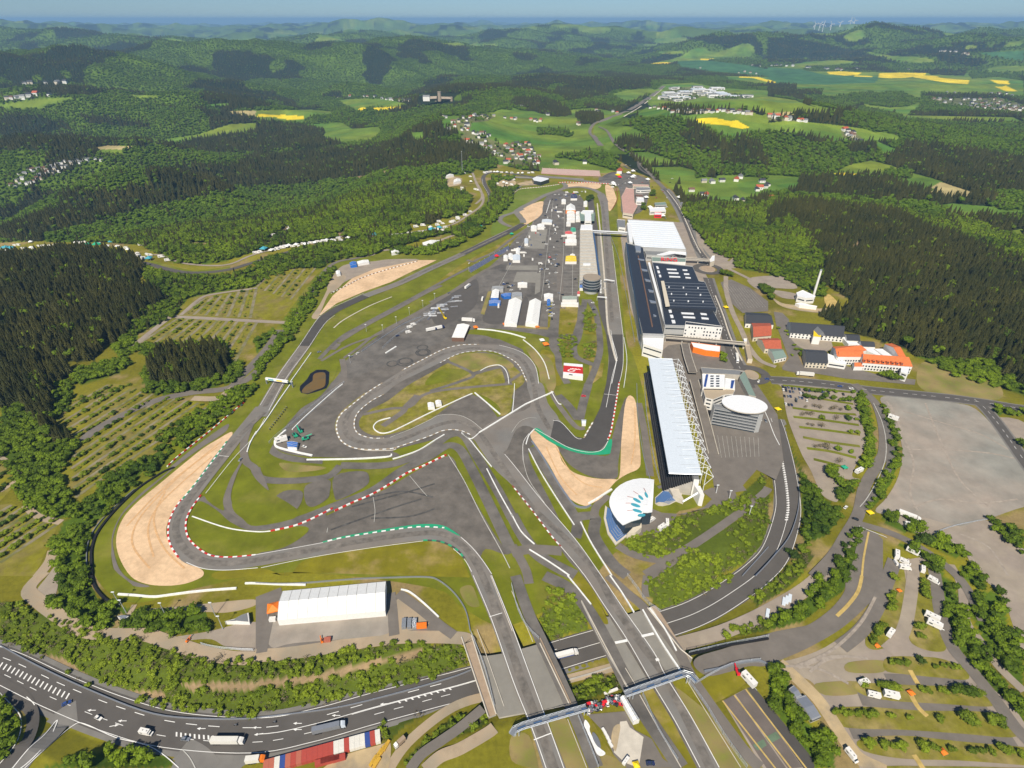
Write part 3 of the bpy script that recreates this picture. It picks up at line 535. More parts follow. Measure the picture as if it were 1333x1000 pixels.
def spruce_crown(rs,tiers=7,seg=9):
    V=[];F=[]
    for i in range(tiers):
        k=i/tiers; z0=.1+.8*k; r=.22*(1-k)**.85+.02; z1=z0+.9/tiers*1.7; o=len(V); a0=rs.uniform(0,6)
        for j in range(seg*2):
            rr=r*(rs.uniform(.85,1.15) if j%2==0 else rs.uniform(.45,.7)); a=a0+math.pi*j/seg
            V.append((rr*math.cos(a),rr*math.sin(a),z0-(.03 if j%2==0 else -.02)))
        V.append((0,0,min(1.0,z1))); t=len(V)-1
        for j in range(seg*2): F.append((o+j,o+(j+1)%(seg*2),t))
    return V,F
def proto(name,V,F,mt,trunk=None):
    mats=[M(mt),M('bark')]; mi=[0]*len(F); V=list(V);F=list(F)
    if trunk:
        r,h=trunk; o=len(V)
        for z,rr in ((0,r),(h,r*.5)):
            for j in range(5): V.append((rr*math.cos(j*1.2566),rr*math.sin(j*1.2566),z))
        for j in range(5): F.append((o+j,o+(j+1)%5,o+5+(j+1)%5,o+5+j)); mi.append(1)
    me=bpy.data.meshes.new(name); me.from_pydata([tuple(v) for v in V],[],F)
    for m in mats: me.materials.append(m)
    me.polygons.foreach_set('material_index',mi); me.update()
    return bpy.data.objects.new(name,me)       # shape used only as instance source; never linked on its own
_rs=random.Random(3)
PRO={'spruce':[proto('spruce_shape',*spruce_crown(_rs),'spruce_needles',(.012,.3)) for _ in range(3)],
 'beech':[proto('beech_shape',*blob_crown(_rs,110,5,.065),'beech_leaves',(.02,.4)) for _ in range(4)],
 'farbeech':[proto('beech_shape',*blob_crown(_rs,90,5,.07),'far_leaves') for _ in range(3)],
 'scrub':[proto('scrub_shape',*blob_crown(_rs,90,4,.075,.75),'scrub_leaves') for _ in range(3)]+[proto('twig_shape',*blob_crown(_rs,60,4,.05,.8,False),'bare_twigs')]}
def stuff_trees(name,kind,pts,label):
    """one counted-out-of-reach mass of trees: a point for each, the tree shape put on every point"""
    if not len(pts): return
    A=np.array(pts,float)
    me=bpy.data.meshes.new(name); me.vertices.add(len(A)); me.vertices.foreach_set('co',A[:,:3].astype(np.float32).ravel())
    for nm,k in (('hgt',3),('rot',4),('wid',5)):
        at=me.attributes.new(nm,'FLOAT','POINT'); at.data.foreach_set('value',A[:,k].astype(np.float32))
    o=link(bpy.data.objects.new(name,me)); tag(o,label,kind='stuff')
    g=bpy.data.node_groups.new(name,'GeometryNodeTree'); g.interface.new_socket('Geometry',in_out='INPUT',socket_type='NodeSocketGeometry'); g.interface.new_socket('Geometry',in_out='OUTPUT',socket_type='NodeSocketGeometry')
    N=g.nodes; L=g.links; gi=N.new('NodeGroupInput'); go=N.new('NodeGroupOutput')
    jn=N.new('GeometryNodeJoinGeometry')
    for pr in PRO[kind]:
        oi=N.new('GeometryNodeObjectInfo'); oi.inputs['Object'].default_value=pr; oi.inputs['As Instance'].default_value=True; L.new(oi.outputs['Geometry'],jn.inputs[0])
    ip=N.new('GeometryNodeInstanceOnPoints'); L.new(gi.outputs[0],ip.inputs['Points']); L.new(jn.outputs[0],ip.inputs['Instance']); ip.inputs['Pick Instance'].default_value=True
    rv=N.new('FunctionNodeRandomValue'); rv.data_type='INT'; rv.inputs[4].default_value=0; rv.inputs[5].default_value=len(PRO[kind])-1; L.new(rv.outputs[2],ip.inputs['Instance Index'])
    def att(n):
        a=N.new('GeometryNodeInputNamedAttribute'); a.data_type='FLOAT'; a.inputs[0].default_value=n; return a.outputs[0]
    cr=N.new('ShaderNodeCombineXYZ'); L.new(att('rot'),cr.inputs[2]); L.new(cr.outputs[0],ip.inputs['Rotation'])
    cs=N.new('ShaderNodeCombineXYZ'); wv=att('wid'); L.new(wv,cs.inputs[0]); L.new(wv,cs.inputs[1]); L.new(att('hgt'),cs.inputs[2]); L.new(cs.outputs[0],ip.inputs['Scale'])
    L.new(ip.outputs[0],go.inputs[0])
    md=o.modifiers.new('trees','NODES'); md.node_group=g
    return o
# candidate points
def ring(d0,d1,sp):
    n=0; pts=[]
    rr=np.arange(d0,d1,sp)
    for r in rr:
        AM=math.radians(62 if r<700 else 48); k=max(2,int(r*2*AM/sp)); a=np.linspace(-1,1,k)*AM+RNG.uniform(-.5,.5,k)*sp/r; q=r+RNG.uniform(-.5,.5,k)*sp
        pts.append(np.stack([q*np.sin(a),q*np.cos(a)],1))
    return np.concatenate(pts)
FOREST={'near_spruce':[],'near_beech':[],'far_spruce':[],'far_beech':[],'scrub':[]}
NOTREE=[T('P','768,200 763,176 770,162 810,145 846,123 860,111 874,112 862,128 838,146 805,166 790,176 800,188 815,200 832,214 856,236 870,250 860,256 838,236 818,216 800,203 785,198'),T('P','545,122 600,122 602,137 545,138')]   # photo polygons kept clear of trees (roads, lots, buildings)
def scatter():
    for d0,d1,sp,hs in ((110,720,2.9,.5),(110,1300,4.6,1.0),(1300,3300,8.8,.98),(3300,5600,12.5,.8),(5600,9500,25,1.55)):
        q=ring(d0,d1,sp); x,y=q[:,0],q[:,1]; z=H(x,y); c,px,py,d=cover_at(x,y,z)
        ok=(px>-110)&(px<1443)&(py<1090)
        for poly in NOTREE: ok&=~inpoly(px,py,poly)
        u=RNG.uniform(0,1,len(x)); v=RNG.uniform(0,1,len(x)); gap=fbm(x/38,y/38,3)
        for code in (1,2,7,8):
            if (hs==.5)!=(code==7): continue
            m=ok&(c==code)
            if code==7: m&=(u<.93)&(gap>np.where(px[:]>800,-.36,-.55))
            elif code==8: m&=(u<.16)
            elif d1==1300: m&=(u<(.72 if code==1 else .85))&(gap>-.75)
            i=np.nonzero(m)[0]
            if not len(i): continue
            r=RNG.uniform(0,6.28,len(i)); s=v[i]
            if code==1: h=(13+9*s)*(hs if hs<1.3 else 1.0); wd=h*1.0*(1 if hs<1.3 else 1.9); rows_=np.stack([x[i],y[i],z[i]-.3,h,r,wd],1); key='near_spruce' if d1<=1300 else 'far_spruce'
            elif code in (2,8):
                small=(py[i]>330)&(d1==1300); h=np.where(small,5+4*s,8.5+5*s)*hs; wd=h*(1.05+.35*u[i])*(1.25 if d1==5600 else 1); rows_=np.stack([x[i],y[i],z[i]-h*.18,h,r,wd],1); key='near_beech' if d1==1300 else 'far_beech'
            else: h=2.2+3.0*s*s; wd=h*(1.1+.5*u[i]); rows_=np.stack([x[i],y[i],z[i]-h*.22,h,r,wd],1); key='scrub'
            FOREST[key].append(rows_)
            # mixed stands: some of the other kind
    for a,b in ROWS:      # low hedge growth along the planted banks of the car parks
        n=int(math.dist(a,b)/2.2)
        for i in range(n):
            u=(i+RNG.uniform(0,1))/n; x,y=P(a[0]+(b[0]-a[0])*u,a[1]+(b[1]-a[1])*u); x+=RNG.uniform(-.8,.8); y+=RNG.uniform(-.8,.8)
            if RNG.uniform()<.75: h=RNG.uniform(1.1,2.4); FOREST['scrub'].append(np.array([[float(x),float(y),-h*.25,h,RNG.uniform(0,6),h*1.5]]))
    for k in FOREST:
        FOREST[k]=np.concatenate(FOREST[k]) if FOREST[k] else np.zeros((0,6))
    # mix a few spruces into the beech woods and the other way round
    for a,b in (('near_spruce','near_beech'),('far_spruce','far_beech')):
        A,B=FOREST[a],FOREST[b]
        sa=RNG.uniform(0,1,len(A))<.07; sb=(RNG.uniform(0,1,len(B))<.16)&(np.hypot(B[:,0],B[:,1])>700)
        A2=A[sa].copy(); A2[:,5]*=.8; A2[:,3]*=.75; B2=B[sb].copy(); B2[:,3]*=1.35
        FOREST[a]=np.concatenate([A[~sa],B2]); FOREST[b]=np.concatenate([B[~sb],A2])
    print('trees',{k:len(v) for k,v in FOREST.items()})
S=sheet
# ================================================================ grass tones and bare ground
S('grass','fresh_grass',1,'P','140,770 120,740 118,700 150,650 190,610 240,560 300,510 340,455 380,400 420,350 470,325 560,330 600,300 640,250 700,240 760,236 800,250 805,330 815,440 830,480 870,640 900,650 850,690 800,720 760,765 700,800 650,815 600,790 560,765 380,745 260,765 180,785')
S('grass','island_grass',5,'P','471,560 468,548 480,535 505,522 530,503 560,486 590,470 620,464 650,468 672,480 683,497 668,512 664,535 652,542 648,528 615,514 558,548 540,556 515,564 490,568')
S('grass','fresh_grass',6,'K8','20,920 150,880 330,900 240,960 100,990 -40,1010')
S('grass','dry_grass',6,'K8','150,800 300,755 480,755 600,790 680,850 640,880 560,850 480,870 300,880')
S('grass','dry_grass',5,'K8','780,700 880,740 930,850 950,980 900,990 880,880 820,790')
S('grass','verge_grass',5,'A21','150,830 200,830 240,900 260,998 200,998 180,900')
S('grass','fresh_grass',2,'P','405,440 440,410 520,385 600,352 650,322 690,300 705,308 640,340 560,385 500,420 440,450 400,480 385,500 395,470')
S('grass','verge_grass',2,'P','600,345 660,312 700,290 700,300 650,325 600,352 560,375',)
S('grass','meadow_grass',2,'Y1','20,480 120,380 250,200 400,180 620,150 640,170 300,350 70,450 50,480 160,540 0,620')
S('grass','fresh_grass',2,'A12','0,630 100,560 240,540 400,480 480,440 600,430 840,410 990,290 1060,300 1140,420 1333,830 1333,860 1050,380 1000,350 900,390 700,500 590,570 470,590 200,700 0,740')
S('grass','verge_grass',2,'P','375,750 400,728 480,712 551,704 590,715 612,752 645,850 620,850 575,800 560,770 500,755 380,745 290,755 280,745 340,740')
S('grass','dry_grass',2,'A23','800,570 900,610 1333,998 1080,998 1000,860 880,650')
S('grass','verge_grass',2,'A23','660,600 740,590 960,998 900,998 760,800')
S('grass','dry_grass',2,'A23','200,760 280,740 390,998 260,998')
S('grass','dry_grass',3,'A23','0,830 90,830 140,998 110,998 0,960')
S('grass','verge_grass',2,'A23','370,0 500,230 460,235 410,150 300,0')
S('grass','verge_grass',2,'A23','960,560 1150,470 1240,530 1080,650 1030,640')
S('bare_ground','dirt_track',2,'K1','340,160 600,140 900,110 1333,70 1333,130 1100,185 900,180 640,210 480,200')
S('grass','dry_grass',3,'A13','1060,70 1120,50 1150,110 1160,160 1100,150')
# ================================================================ lots and yards on the left
for s in ('930,655 1333,680 1333,800 1220,880 1100,800 980,770 830,800 700,840 670,810','1060,555 1333,500 1333,660 1000,655 940,640'):
    S('car_park','lot_grass',1,'A01',s,False)
S('car_park','lot_grass',1,'A02','400,70 560,0 720,0 740,30 640,100 500,190 370,280 300,200',False)
S('car_park','lot_grass',1,'A02','420,330 700,160 1000,80 1090,110 900,300 640,470 400,600 330,480 350,400',False)
S('car_park','lot_grass',1,'A02','-80,640 60,620 310,720 260,830 180,998 -80,998',False)
S('car_park','lot_grass',1,'A02','-60,400 0,390 110,490 0,610 -60,640',False)
S('car_park','lot_grass',1,'A11','100,395 310,390 200,560 140,640 60,670 0,640 0,490',False)
def lot_lines(t,a,b,n,wd=4.2,m='lot_lane'):
    wd*=.72
    (a0,a1),(b0,b1)=T(t,a),T(t,b)
    for i in range(n+1):
        k=i/n
        strip('parking_lane',m,2,'P',[(a0[0]+(a1[0]-a0[0])*k,a0[1]+(a1[1]-a0[1])*k),(b0[0]+(b1[0]-b0[0])*k,b0[1]+(b1[1]-b0[1])*k)],wd)
lot_lines('A01','930,655 1333,680','690,810 1220,880',8,5)
lot_lines('A01','1060,555 1333,500','950,635 1300,655',6,5)
lot_lines('A02','560,5 1090,110','330,140 390,590',9,4)
lot_lines('A02','60,630 310,720','-60,700 0,930',5,4)
lot_lines('A11','100,395 310,395','0,500 180,560',4,4)
strip('road','lot_gravel',3,'A01','670,820 880,655 930,650 1333,672 1500,680',7)
strip('road','lot_gravel',3,'A01','940,640 1040,555 1120,530 1333,500',5)
strip('road','service_asphalt',3,'A02','430,295 480,250 600,180 800,90 1000,45 1150,30 1240,0 1333,-60 1420,-180',9)
strip('road','dirt_track',4,'A02','1000,75 1130,75 1200,30 1240,0',8)
strip('road','service_asphalt',3,'A11','610,325 520,345 420,365 360,410 300,500 230,620 150,720 60,830 -40,930 -150,1030',6.5)
strip('road','lot_gravel',3,'A11','600,330 640,310 700,300 860,285 1000,235 1060,215',6)
strip('path','dirt_track',3,'A02','0,380 60,420 120,470 60,520 0,560',4)
strip('path','dirt_track',3,'A02','130,630 200,690 320,720',5)
strip('path','dirt_track',3,'A02','200,998 260,920 280,860',7)
S('car_park','lot_gravel',2,'A03','180,90 240,10 300,-60 300,60 260,150 200,110')
# construction path along the south side
strip('path','dirt_track',4,'A03','230,-20 150,70 200,130 330,225 450,290 600,305 750,305 850,335 960,370 1060,400 1200,425 1333,430',8)
strip('path','dirt_track',4,'A13','-10,415 150,405 400,370 700,325 900,318 1080,325 1110,350',8)
strip('path','dirt_track',4,'A03','600,300 650,240 700,150',3)
S('bare_ground','lot_gravel',3,'A03','850,330 1080,290 1333,240 1333,390 1180,370 1100,330 990,335 930,350')
S('car_park','service_asphalt',3,'A13','0,110 130,60 180,230 690,180 740,90 760,130 870,200 960,280 940,310 700,310 400,360 60,400 0,400',False)
S('car_park','grey_gravel_field',4,'A13','80,240 670,190 700,290 560,320 200,350 80,370')
strip('path','service_asphalt',5,'A13','700,90 710,180 720,310',6)
strip('path','service_asphalt',5,'A13','30,400 50,300 90,120',6)
strip('path','service_asphalt',5,'A13','740,90 850,170 960,260 1030,310',6)
S('bare_ground','dirt_track',4,'A13','740,120 860,190 900,250 740,290 730,200')
# ================================================================ asphalt areas
S('paddock','paddock_asphalt',3,'P','718,250 745,252 760,262 762,296 757,300 753,390 762,400 757,440 745,455 722,462 715,440 640,428 604,432 590,440 560,455 520,470 480,485 455,500 425,530 398,552 378,562 362,570 358,580 368,590 400,597 420,600 412,612 392,622 345,612 350,590 366,563 394,530 430,500 444,483 450,470 478,448 512,424 546,404 572,388 598,372 616,362 640,345 660,325 672,310 690,295 700,275')
S('runoff','runoff_asphalt',4,'P','449,500 410,535 378,562 362,572 360,580 368,588 405,596 408,592 510,596 512,586 560,574 600,561 640,545 664,540 668,520 628,508 540,555 500,575 470,575 455,560 460,535 520,490 580,465 630,458 670,468 690,492 700,520 718,560 700,575 680,590 688,612 720,660 760,745 790,780 850,870 935,1002 908,1002 876,940 770,765 690,662 655,610 628,585 612,568 596,556 560,565 510,580 460,580 440,560 470,520 530,478 592,455 640,452 686,468 680,455 650,442 600,435 560,455',False)
S('runoff','runoff_asphalt',4,'P','446,500 560,452 600,436 640,440 620,452 580,458 530,480 490,505 455,530 438,556 448,578 510,588 510,596 405,595 366,588 360,575 378,560 412,533')
S('runoff','runoff_asphalt',4,'P','344,715 356,692 400,682 440,665 500,638 545,612 580,595 592,600 600,620 640,690 660,722 632,715 620,735 600,710 570,700 500,700 416,716 344,722')
S('runoff','runoff_asphalt',6,'P','540,556 558,548 614,514 650,548 640,560 600,560 566,562')
S('runoff','paddock_asphalt',3,'P','685,560 700,548 720,555 735,565 700,560 690,575 690,600 715,650 735,690 760,740 740,730 690,650 672,600 672,575')
S('runoff','runoff_asphalt',5,'A22','240,330 400,365 505,370 520,290 545,200 585,85 600,85 590,200 555,400 550,485 500,495 420,485 350,455 290,410 255,360')
# service tracks inside the circuit
ST=lambda t,s,w_=5,m='service_asphalt',l=5: strip('service_road',m,l,t,s,w_)
ST('A12','0,440 20,490 120,505 260,500 380,480 440,425',7,'paddock_asphalt'); ST('P','330,545 318,575 320,600 333,612 345,640',6)
ST('A12','-330,230 -190,140 -120,30 -60,-60 40,-170 120,-280',6); ST('A02','1240,400 1200,480 1170,600 1210,690 1280,740 1333,750',8)
ST('A02','1050,590 1120,650 1200,720 1333,765 1500,755 1700,700',10,'runoff_asphalt'); ST('A12','0,760 100,745 250,700 400,640 600,560 760,450 900,380 960,340 1010,320 1060,340 1110,420 1200,600 1333,880',8,'paddock_asphalt')
ST('A12','440,425 700,420 900,340 1000,270 1080,270 1150,380 1260,560 1333,700',8,'paddock_asphalt'); ST('A22','0,680 60,790 150,900 330,998',9,'paddock_asphalt'); ST('A22','0,880 100,860 260,870',8)
ST('A22','100,330 200,480 330,700 340,760 330,800',8,'paddock_asphalt'); ST('A22','300,700 430,690 430,790 520,930 600,998',8,'paddock_asphalt')
ST('A22','660,100 690,250 720,480',6); ST('A22','430,690 440,640 500,580',6)
ST('A22','550,840 640,890 780,915 870,880 1000,800 1200,660 1310,570 1333,540',6,'service_asphalt'); ST('A22','880,880 780,950 700,998',8)
ST('A23','700,110 692,60 700,0',4,l=4); ST('A23','500,0 600,90 700,180 860,380 920,500 1010,640 1200,900 1290,998',6,'service_asphalt',6)
ST('A23','170,0 290,60 370,140 470,300 600,560 680,700 880,998',8,'paddock_asphalt',6); ST('A23','20,0 90,200 150,330 320,700 440,998',7,'paddock_asphalt',6)
ST('A12','1333,840 1400,960 1420,1040',6,'service_asphalt')
ST('P','447,480 450,500',5); ST('V6','40,650 60,760 40,860 -60,960',6); ST('V6','60,640 200,540 340,430 560,310 800,180 1080,20',4)
ST('V6','0,490 280,320 560,170 850,10 1000,-60',6); ST('V6','-60,560 0,500',8); ST('A11','330,870 440,760 560,690 800,560 1060,420 1333,290',5,'paddock_asphalt')
ST('A11','340,880 480,800 640,740 830,640 1000,530 1150,430 1333,330',3.5); ST('W3','0,950 300,800 600,600 780,520',5)
ST('V6','-40,350 60,270 300,140 520,50',1.6,'pale_concrete'); ST('W3','400,490 470,510 520,480 700,400 900,250 1167,70',5)
ST('K8','620,540 780,560 980,580',7,'paddock_asphalt'); ST('A21','230,540 210,780 240,850 250,920 290,998',7,'paddock_asphalt',6)
ST('A21','380,560 370,620 330,760 330,850 400,890 440,900',7,'paddock_asphalt',6); ST('A21','400,560 440,640 460,800 440,900 400,998',7,'paddock_asphalt',6)
ST('A22','240,60 300,120 345,185',8,'paddock_asphalt'); ST('A22','352,190 372,100 400,0',8,'paddock_asphalt',4); ST('A22','190,0 230,90 330,220 380,230',5)
ST('A12','560,160 700,130 800,120 870,60 1000,30 1333,0',4,l=6); ST('A12','660,220 760,150 780,120 840,60',6,l=6); ST('K8','120,810 350,920 250,980 0,1060',4,'paddock_asphalt',6); ST('K8','350,920 530,870 600,880 640,1000',6,'paddock_asphalt',6); ST('K8','600,1010 770,900',4,l=6)
# patches in the infield of the lower left
for s in ('-60,560 0,550 70,570 80,620 0,640 -60,640','100,590 160,555 240,560 235,620 190,680 150,710 90,700 75,640','260,530 380,500 385,560 370,600 300,640 260,620','410,480 560,455 590,500 560,540 440,600 410,590'):
    S('parking_pad','runoff_asphalt',5,'A12',s); 
S('parking_pad','service_asphalt',5,'A02','1250,600 1300,560 1333,555 1333,640 1280,700 1250,700')
# concrete pads in the paddock
for t,s in (('Y1','300,740 350,590 520,560 490,745'),('W3','940,620 1160,620 1160,720 900,730'),('K8','720,110 880,110 890,180 700,170'),('W4','320,750 480,750 480,820 320,820'),('W4','-20,260 40,250 30,500 -40,540'),('Y1','140,900 430,900 430,945 130,940')):
    S('concrete_pad','paddock_concrete',4,t,s,False)
# ================================================================ gravel traps
S('gravel_trap','gravel_trap',4,'A02','1205,250 1190,300 1100,410 1000,540 930,620 880,700 865,780 900,860 960,925 1040,960 1060,985 1040,1010 960,1040 860,1050 760,1040 680,1000 620,900 605,800 640,700 720,610 830,520 950,420 1050,340 1130,290')
S('runoff','service_asphalt',3,'A02','1180,240 1130,280 1050,330 940,410 820,510 710,605 630,690 590,790 590,860 620,960 680,1020 780,1052 700,1052 610,1000 580,900 578,800 620,690 700,600 810,500 930,395 1050,300 1180,210')
S('grass','fresh_grass',3,'A02','870,450 740,540 640,640 560,720 510,800 495,880 510,998 580,1100 620,1080 700,1060 590,960 580,860 590,760 650,650 730,570 870,460')
S('grass','fresh_grass',5,'A02','1040,610 1130,660 1200,720 1320,765 1560,740 1600,770 1480,850 1333,880 1200,895 1100,880 1020,840 980,780 975,720 1000,660')
S('grass','fresh_grass',5,'A02','1210,370 1250,400 1200,490 1160,600 1160,660 1060,580 1130,480')
S('grass','fresh_grass',5,'A02','1280,430 1333,500 1400,560 1560,680 1333,740 1260,700 1210,650 1210,560 1240,480')
S('gravel_trap','gravel_trap',4,'A11','330,640 400,540 500,450 620,400 850,355 940,355 900,375 820,410 700,470 560,520 420,580 340,640',False)
S('bare_ground','lot_gravel',3,'A11','430,400 480,375 620,360 700,350 850,352 700,385 560,425 460,470 400,520 370,500 400,440')
S('bare_ground','dirt_track',3,'A11','400,440 470,440 430,500 380,530 340,620 320,660 290,650 330,590 370,510')
S('parking_pad','dirt_track',4,'A11','400,440 440,440 415,490 370,492',False)
S('gravel_trap','gravel_trap',4,'V3','710,410 760,370 860,330 940,315 935,380 930,430 880,480 780,540 700,585 620,610 700,560 755,530 760,490 740,450')
S('gravel_trap','gravel_trap',4,'Y1','690,140 850,132 1010,140 1000,180 930,190 850,172 720,178 690,165')
S('gravel_trap','gravel_trap',4,'Y1','1060,150 1120,170 1150,240 1160,290 1120,370 1090,390 1075,300 1060,220')
S('gravel_trap','gravel_trap',5,'A22','595,82 640,82 655,200 670,380 660,440 600,470 540,510 470,590 410,625 380,635 320,610 270,560 200,430 140,340 100,280 105,245 130,250 180,290 240,330 260,400 320,460 420,490 520,495 560,480 570,300')
0 and S('gravel_trap','dirt_track',6,'A22','600,180 650,180 672,430 690,480 650,480 610,480 640,440',True)
# ================================================================ circuit
def poly2(name,m,l,a,b,n=4):
    A=smooth(a,False,n); B=smooth(b,False,n); return S(name,m,l,None,None,False,pts=A+B[::-1])
PX=lambda s: T('P',s)
poly2('race_track','race_asphalt',6,PX('333,530 300,570 275,600 250,635 233,655 220,680 220,700 228,720 240,733 263,740 295,743 333,738 408,725 483,713 551,704 573,705 593,715 606,728 614,750 639,810 667,890 691,950 708,1004'),
 PX('352,530 325,560 300,593 275,625 250,660 243,680 245,698 258,713 275,722 300,725 333,722 416,708 446,700 508,690 546,686 579,688 598,698 616,713 629,730 641,750 667,815 691,880 716,948 738,1004'))
strip('race_track','race_asphalt',6,'P','338,543 368,491 395,453 418,419 432,407 447,399 475,386 520,369 560,350 600,332 640,312 667,299 681,292',13)
strip('race_track','dark_asphalt',7,'P','396,451 407,435 418,419 432,407 447,399 476,386',12.6)
strip('race_track','dark_asphalt',7,'P','602,331 640,313 667,300 681,292',12.4)
strip('race_track','race_asphalt',6,'Y1','290,505 290,480 255,440 230,400 260,375 300,350 380,310 500,245 600,210 680,182 760,172 820,170 900,182 970,205 1030,250 1060,310',11)
strip('race_track','race_asphalt',6,'Y1','290,375 200,410 110,440 75,475 110,510 180,540',9)
S('grass','fresh_grass',7,'Y1','190,422 250,470 215,505 125,478',False)
strip('race_track','race_asphalt',6,'Y1','660,130 690,160 660,190',10)
S('race_track','race_asphalt',6,'P','780,262 786,258 792,300 797,330 811,435 811,475 806,500 801,532 794,567 791,575 786,585 766,590 741,585 716,570 696,559 660,520 670,470 690,500 706,500 713,525 731,550 749,569 759,571 766,562 781,532 789,500 793,470 794,440 787,400 784,340 783,300',False) if False else None
poly2('race_track','race_asphalt',6,PX('786,252 791,262 793,290 797,325 804,380 811,435 811,475 806,500 801,532 794,567 789,580 780,588 766,590 741,585 716,570 704,562'),
 PX('777,254 782,270 784,300 786,340 788,400 791,440 792,470 789,500 784,525 777,543 766,562 759,571 749,569 731,550 722,540 713,525'))
S('race_track','dark_asphalt',7,'P','789,436 811,436 811,475 806,500 801,532 794,567 790,577 780,588 766,590 741,585 716,570 704,560 704,547 720,546 731,550 749,569 759,571 766,562 781,532 789,500 793,470',False)
poly2('race_track','race_asphalt',7,PX('716,572 704,562 700,530 701,498 696,476 685,463 669,455 650,450 624,449 598,450 576,456 548,470 523,483 498,499 478,512 458,528 443,540 438,555 443,573 458,583 478,586 508,585 533,578 558,569 578,561 598,561 613,568 641,608 667,633 691,663 719,700 761,750 786,788 816,833 846,885 879,940 913,1004'),
 PX('722,545 710,520 700,505 686,500 685,490 675,476 659,465 640,458 616,458 595,462 573,473 548,485 518,500 500,514 483,523 466,538 461,553 466,565 483,571 508,570 533,560 558,548 573,541 596,541 613,548 628,560 657,592 672,610 706,653 749,703 779,745 816,800 851,850 866,880 899,933 938,1004')[0:] )
S('runoff','race_asphalt',6,'P','686,500 706,500 713,525 728,548 716,572 690,556 672,560 655,590 628,562 650,545 690,530')
# pit lane
poly2('pit_lane','road_asphalt',5,PX('765,262 768,290 777,340 779,400 790,440 796,480 792,500'),PX('772,258 777,290 785,340 788,400 797,440 801,480 799,500'))
strip('pit_wall','pale_concrete',7,'A21','445,60 465,250 480,420 490,560 500,700 530,830 545,880',2.2)
S('pit_apron','paddock_concrete',6,'P','777,300 783,300 789,382 781,384',False)
# Nordschleife and the old straight
strip('race_track','road_asphalt',6,'P','700,232 670,227 645,224 633,227 629,232 631,240 637,253 638,262 629,273 607,289 588,299 560,305 500,311 450,314 400,322 350,336 320,345 300,351 270,355 240,355 215,350 188,343 150,339 100,337 50,338 -20,345',9)
strip('race_track','race_asphalt',6,'V3','720,165 640,215 600,250 540,320 490,400 440,450 400,500 340,545 200,640',10)
strip('race_track','race_asphalt',6,'P','700,229 740,233 776,238 790,238',14)
strip('verge','fresh_grass',4,'P','300,351 250,357 215,351 188,343',26)
strip('path','lot_gravel',5,'P','615,225 622,243 629,256 626,268 610,280 590,292 560,299 500,307 430,309 400,315 333,331 300,344 270,346 235,342 215,333 200,332',5)
S('bare_ground','dirt_yard',4,'V3','0,60 60,70 150,90 160,110 140,150 60,170 0,165'); S('bare_ground','dirt_yard',4,'V3','510,120 620,100 680,130 650,180 600,200 540,205 500,170')
S('bare_ground','dirt_yard',4,'V3','700,140 860,110 930,150 800,160 720,160'); strip('path','lot_gravel',5,'V3','270,60 290,120 340,210 350,280 290,340',5)
S('grandstand_ground','paddock_concrete',5,'V3','560,60 700,75 840,78 1000,70 1333,95 1333,110 1000,90 840,95 700,90 560,72',False)
S('paved_strip','rust_red',6,'P','706,222 760,225 790,231 788,235 740,231 704,228',False) if False else None
mat('pink_paving',(.5,.3,.25),.9,.12,.3)
S('paved_strip','pink_paving',6,'Y1','470,22 700,30 1010,50 1015,72 700,62 460,46',False)
# entrance area at the far end
S('plaza','paddock_asphalt',4,'W7','0,310 80,300 200,250 380,260 480,280 620,330 660,400 640,560 600,700 480,790 300,780 280,600 240,430 60,380 0,370')
S('plaza','pink_paving',5,'W7','300,560 350,440 450,480 460,640 500,680 440,790 310,770',False)
strip('road','road_asphalt',6,'W7','210,30 280,70 300,130 350,180 400,200 500,210',7); strip('road','road_asphalt',6,'W7','60,310 120,270 210,245 300,260 460,285 520,290',8)
# right side lots
S('car_park','lot_gravel',2,'A32','75,20 60,0 430,30 460,60 480,170 505,260 510,320 460,420 440,480 480,495 440,500 380,500 370,600 340,610 280,570 225,450 180,370 130,250 100,160')
S('car_park','grey_gravel_field',2,'A32','590,70 700,65 950,95 1080,130 1200,250 1333,400 1500,520 1500,620 1333,640 1150,700 900,770 760,770 640,690 560,660 620,590 680,480 700,330 650,200 610,130')
S('car_park','lot_gravel',2,'A32','780,690 1000,740 1140,710 1333,860 1400,998 1333,998 1110,998 1000,840 860,800 780,750')
S('car_park','lot_gravel',1,'A33','1130,0 1333,-60 1500,300 1333,380 1300,330 1240,150 1200,80')
S('car_park','lot_gravel',2,'A32','1190,180 1333,200 1333,320 1280,290')
S('car_park','lot_gravel',1,'A33','0,430 100,440 300,370 480,230 560,100 600,0 640,-60 860,-100 890,0 910,150 960,330 1100,520 1333,760 1333,1100 500,1100 480,998 400,860 330,720 240,560 160,520 100,480 0,480')
S('car_park','service_asphalt',3,'A32','480,750 560,770 600,810 600,998 420,998 450,900',False)
S('car_park','service_asphalt',3,'A33','420,-10 600,-10 600,60 560,110 460,210 360,290 200,380 60,440 -20,470 -100,470 -200,500 -310,520 -380,470 -360,420 -200,370 0,300 140,270 220,250 330,170 400,80')
strip('yellow_line','yellow_worn',5,'A32','525,770 500,900 490,998',1.2); strip('yellow_line','yellow_worn',5,'A33','490,0 470,80 420,150 360,210',2)
strip('road','service_asphalt',4,'A33','660,-80 620,30 560,180 480,290 380,370',8); strip('road','lot_gravel',4,'A33','760,-80 750,60 720,240 680,330 620,390',7)
S('island','island_grass',3,'A33','640,-100 700,-60 720,60 710,180 680,300 640,360 560,385 510,360 520,290 580,200 620,100')
S('island','island_grass',3,'A33','790,-60 850,-60 870,100 890,240 930,370 880,395 780,370 735,320 745,200 770,80')
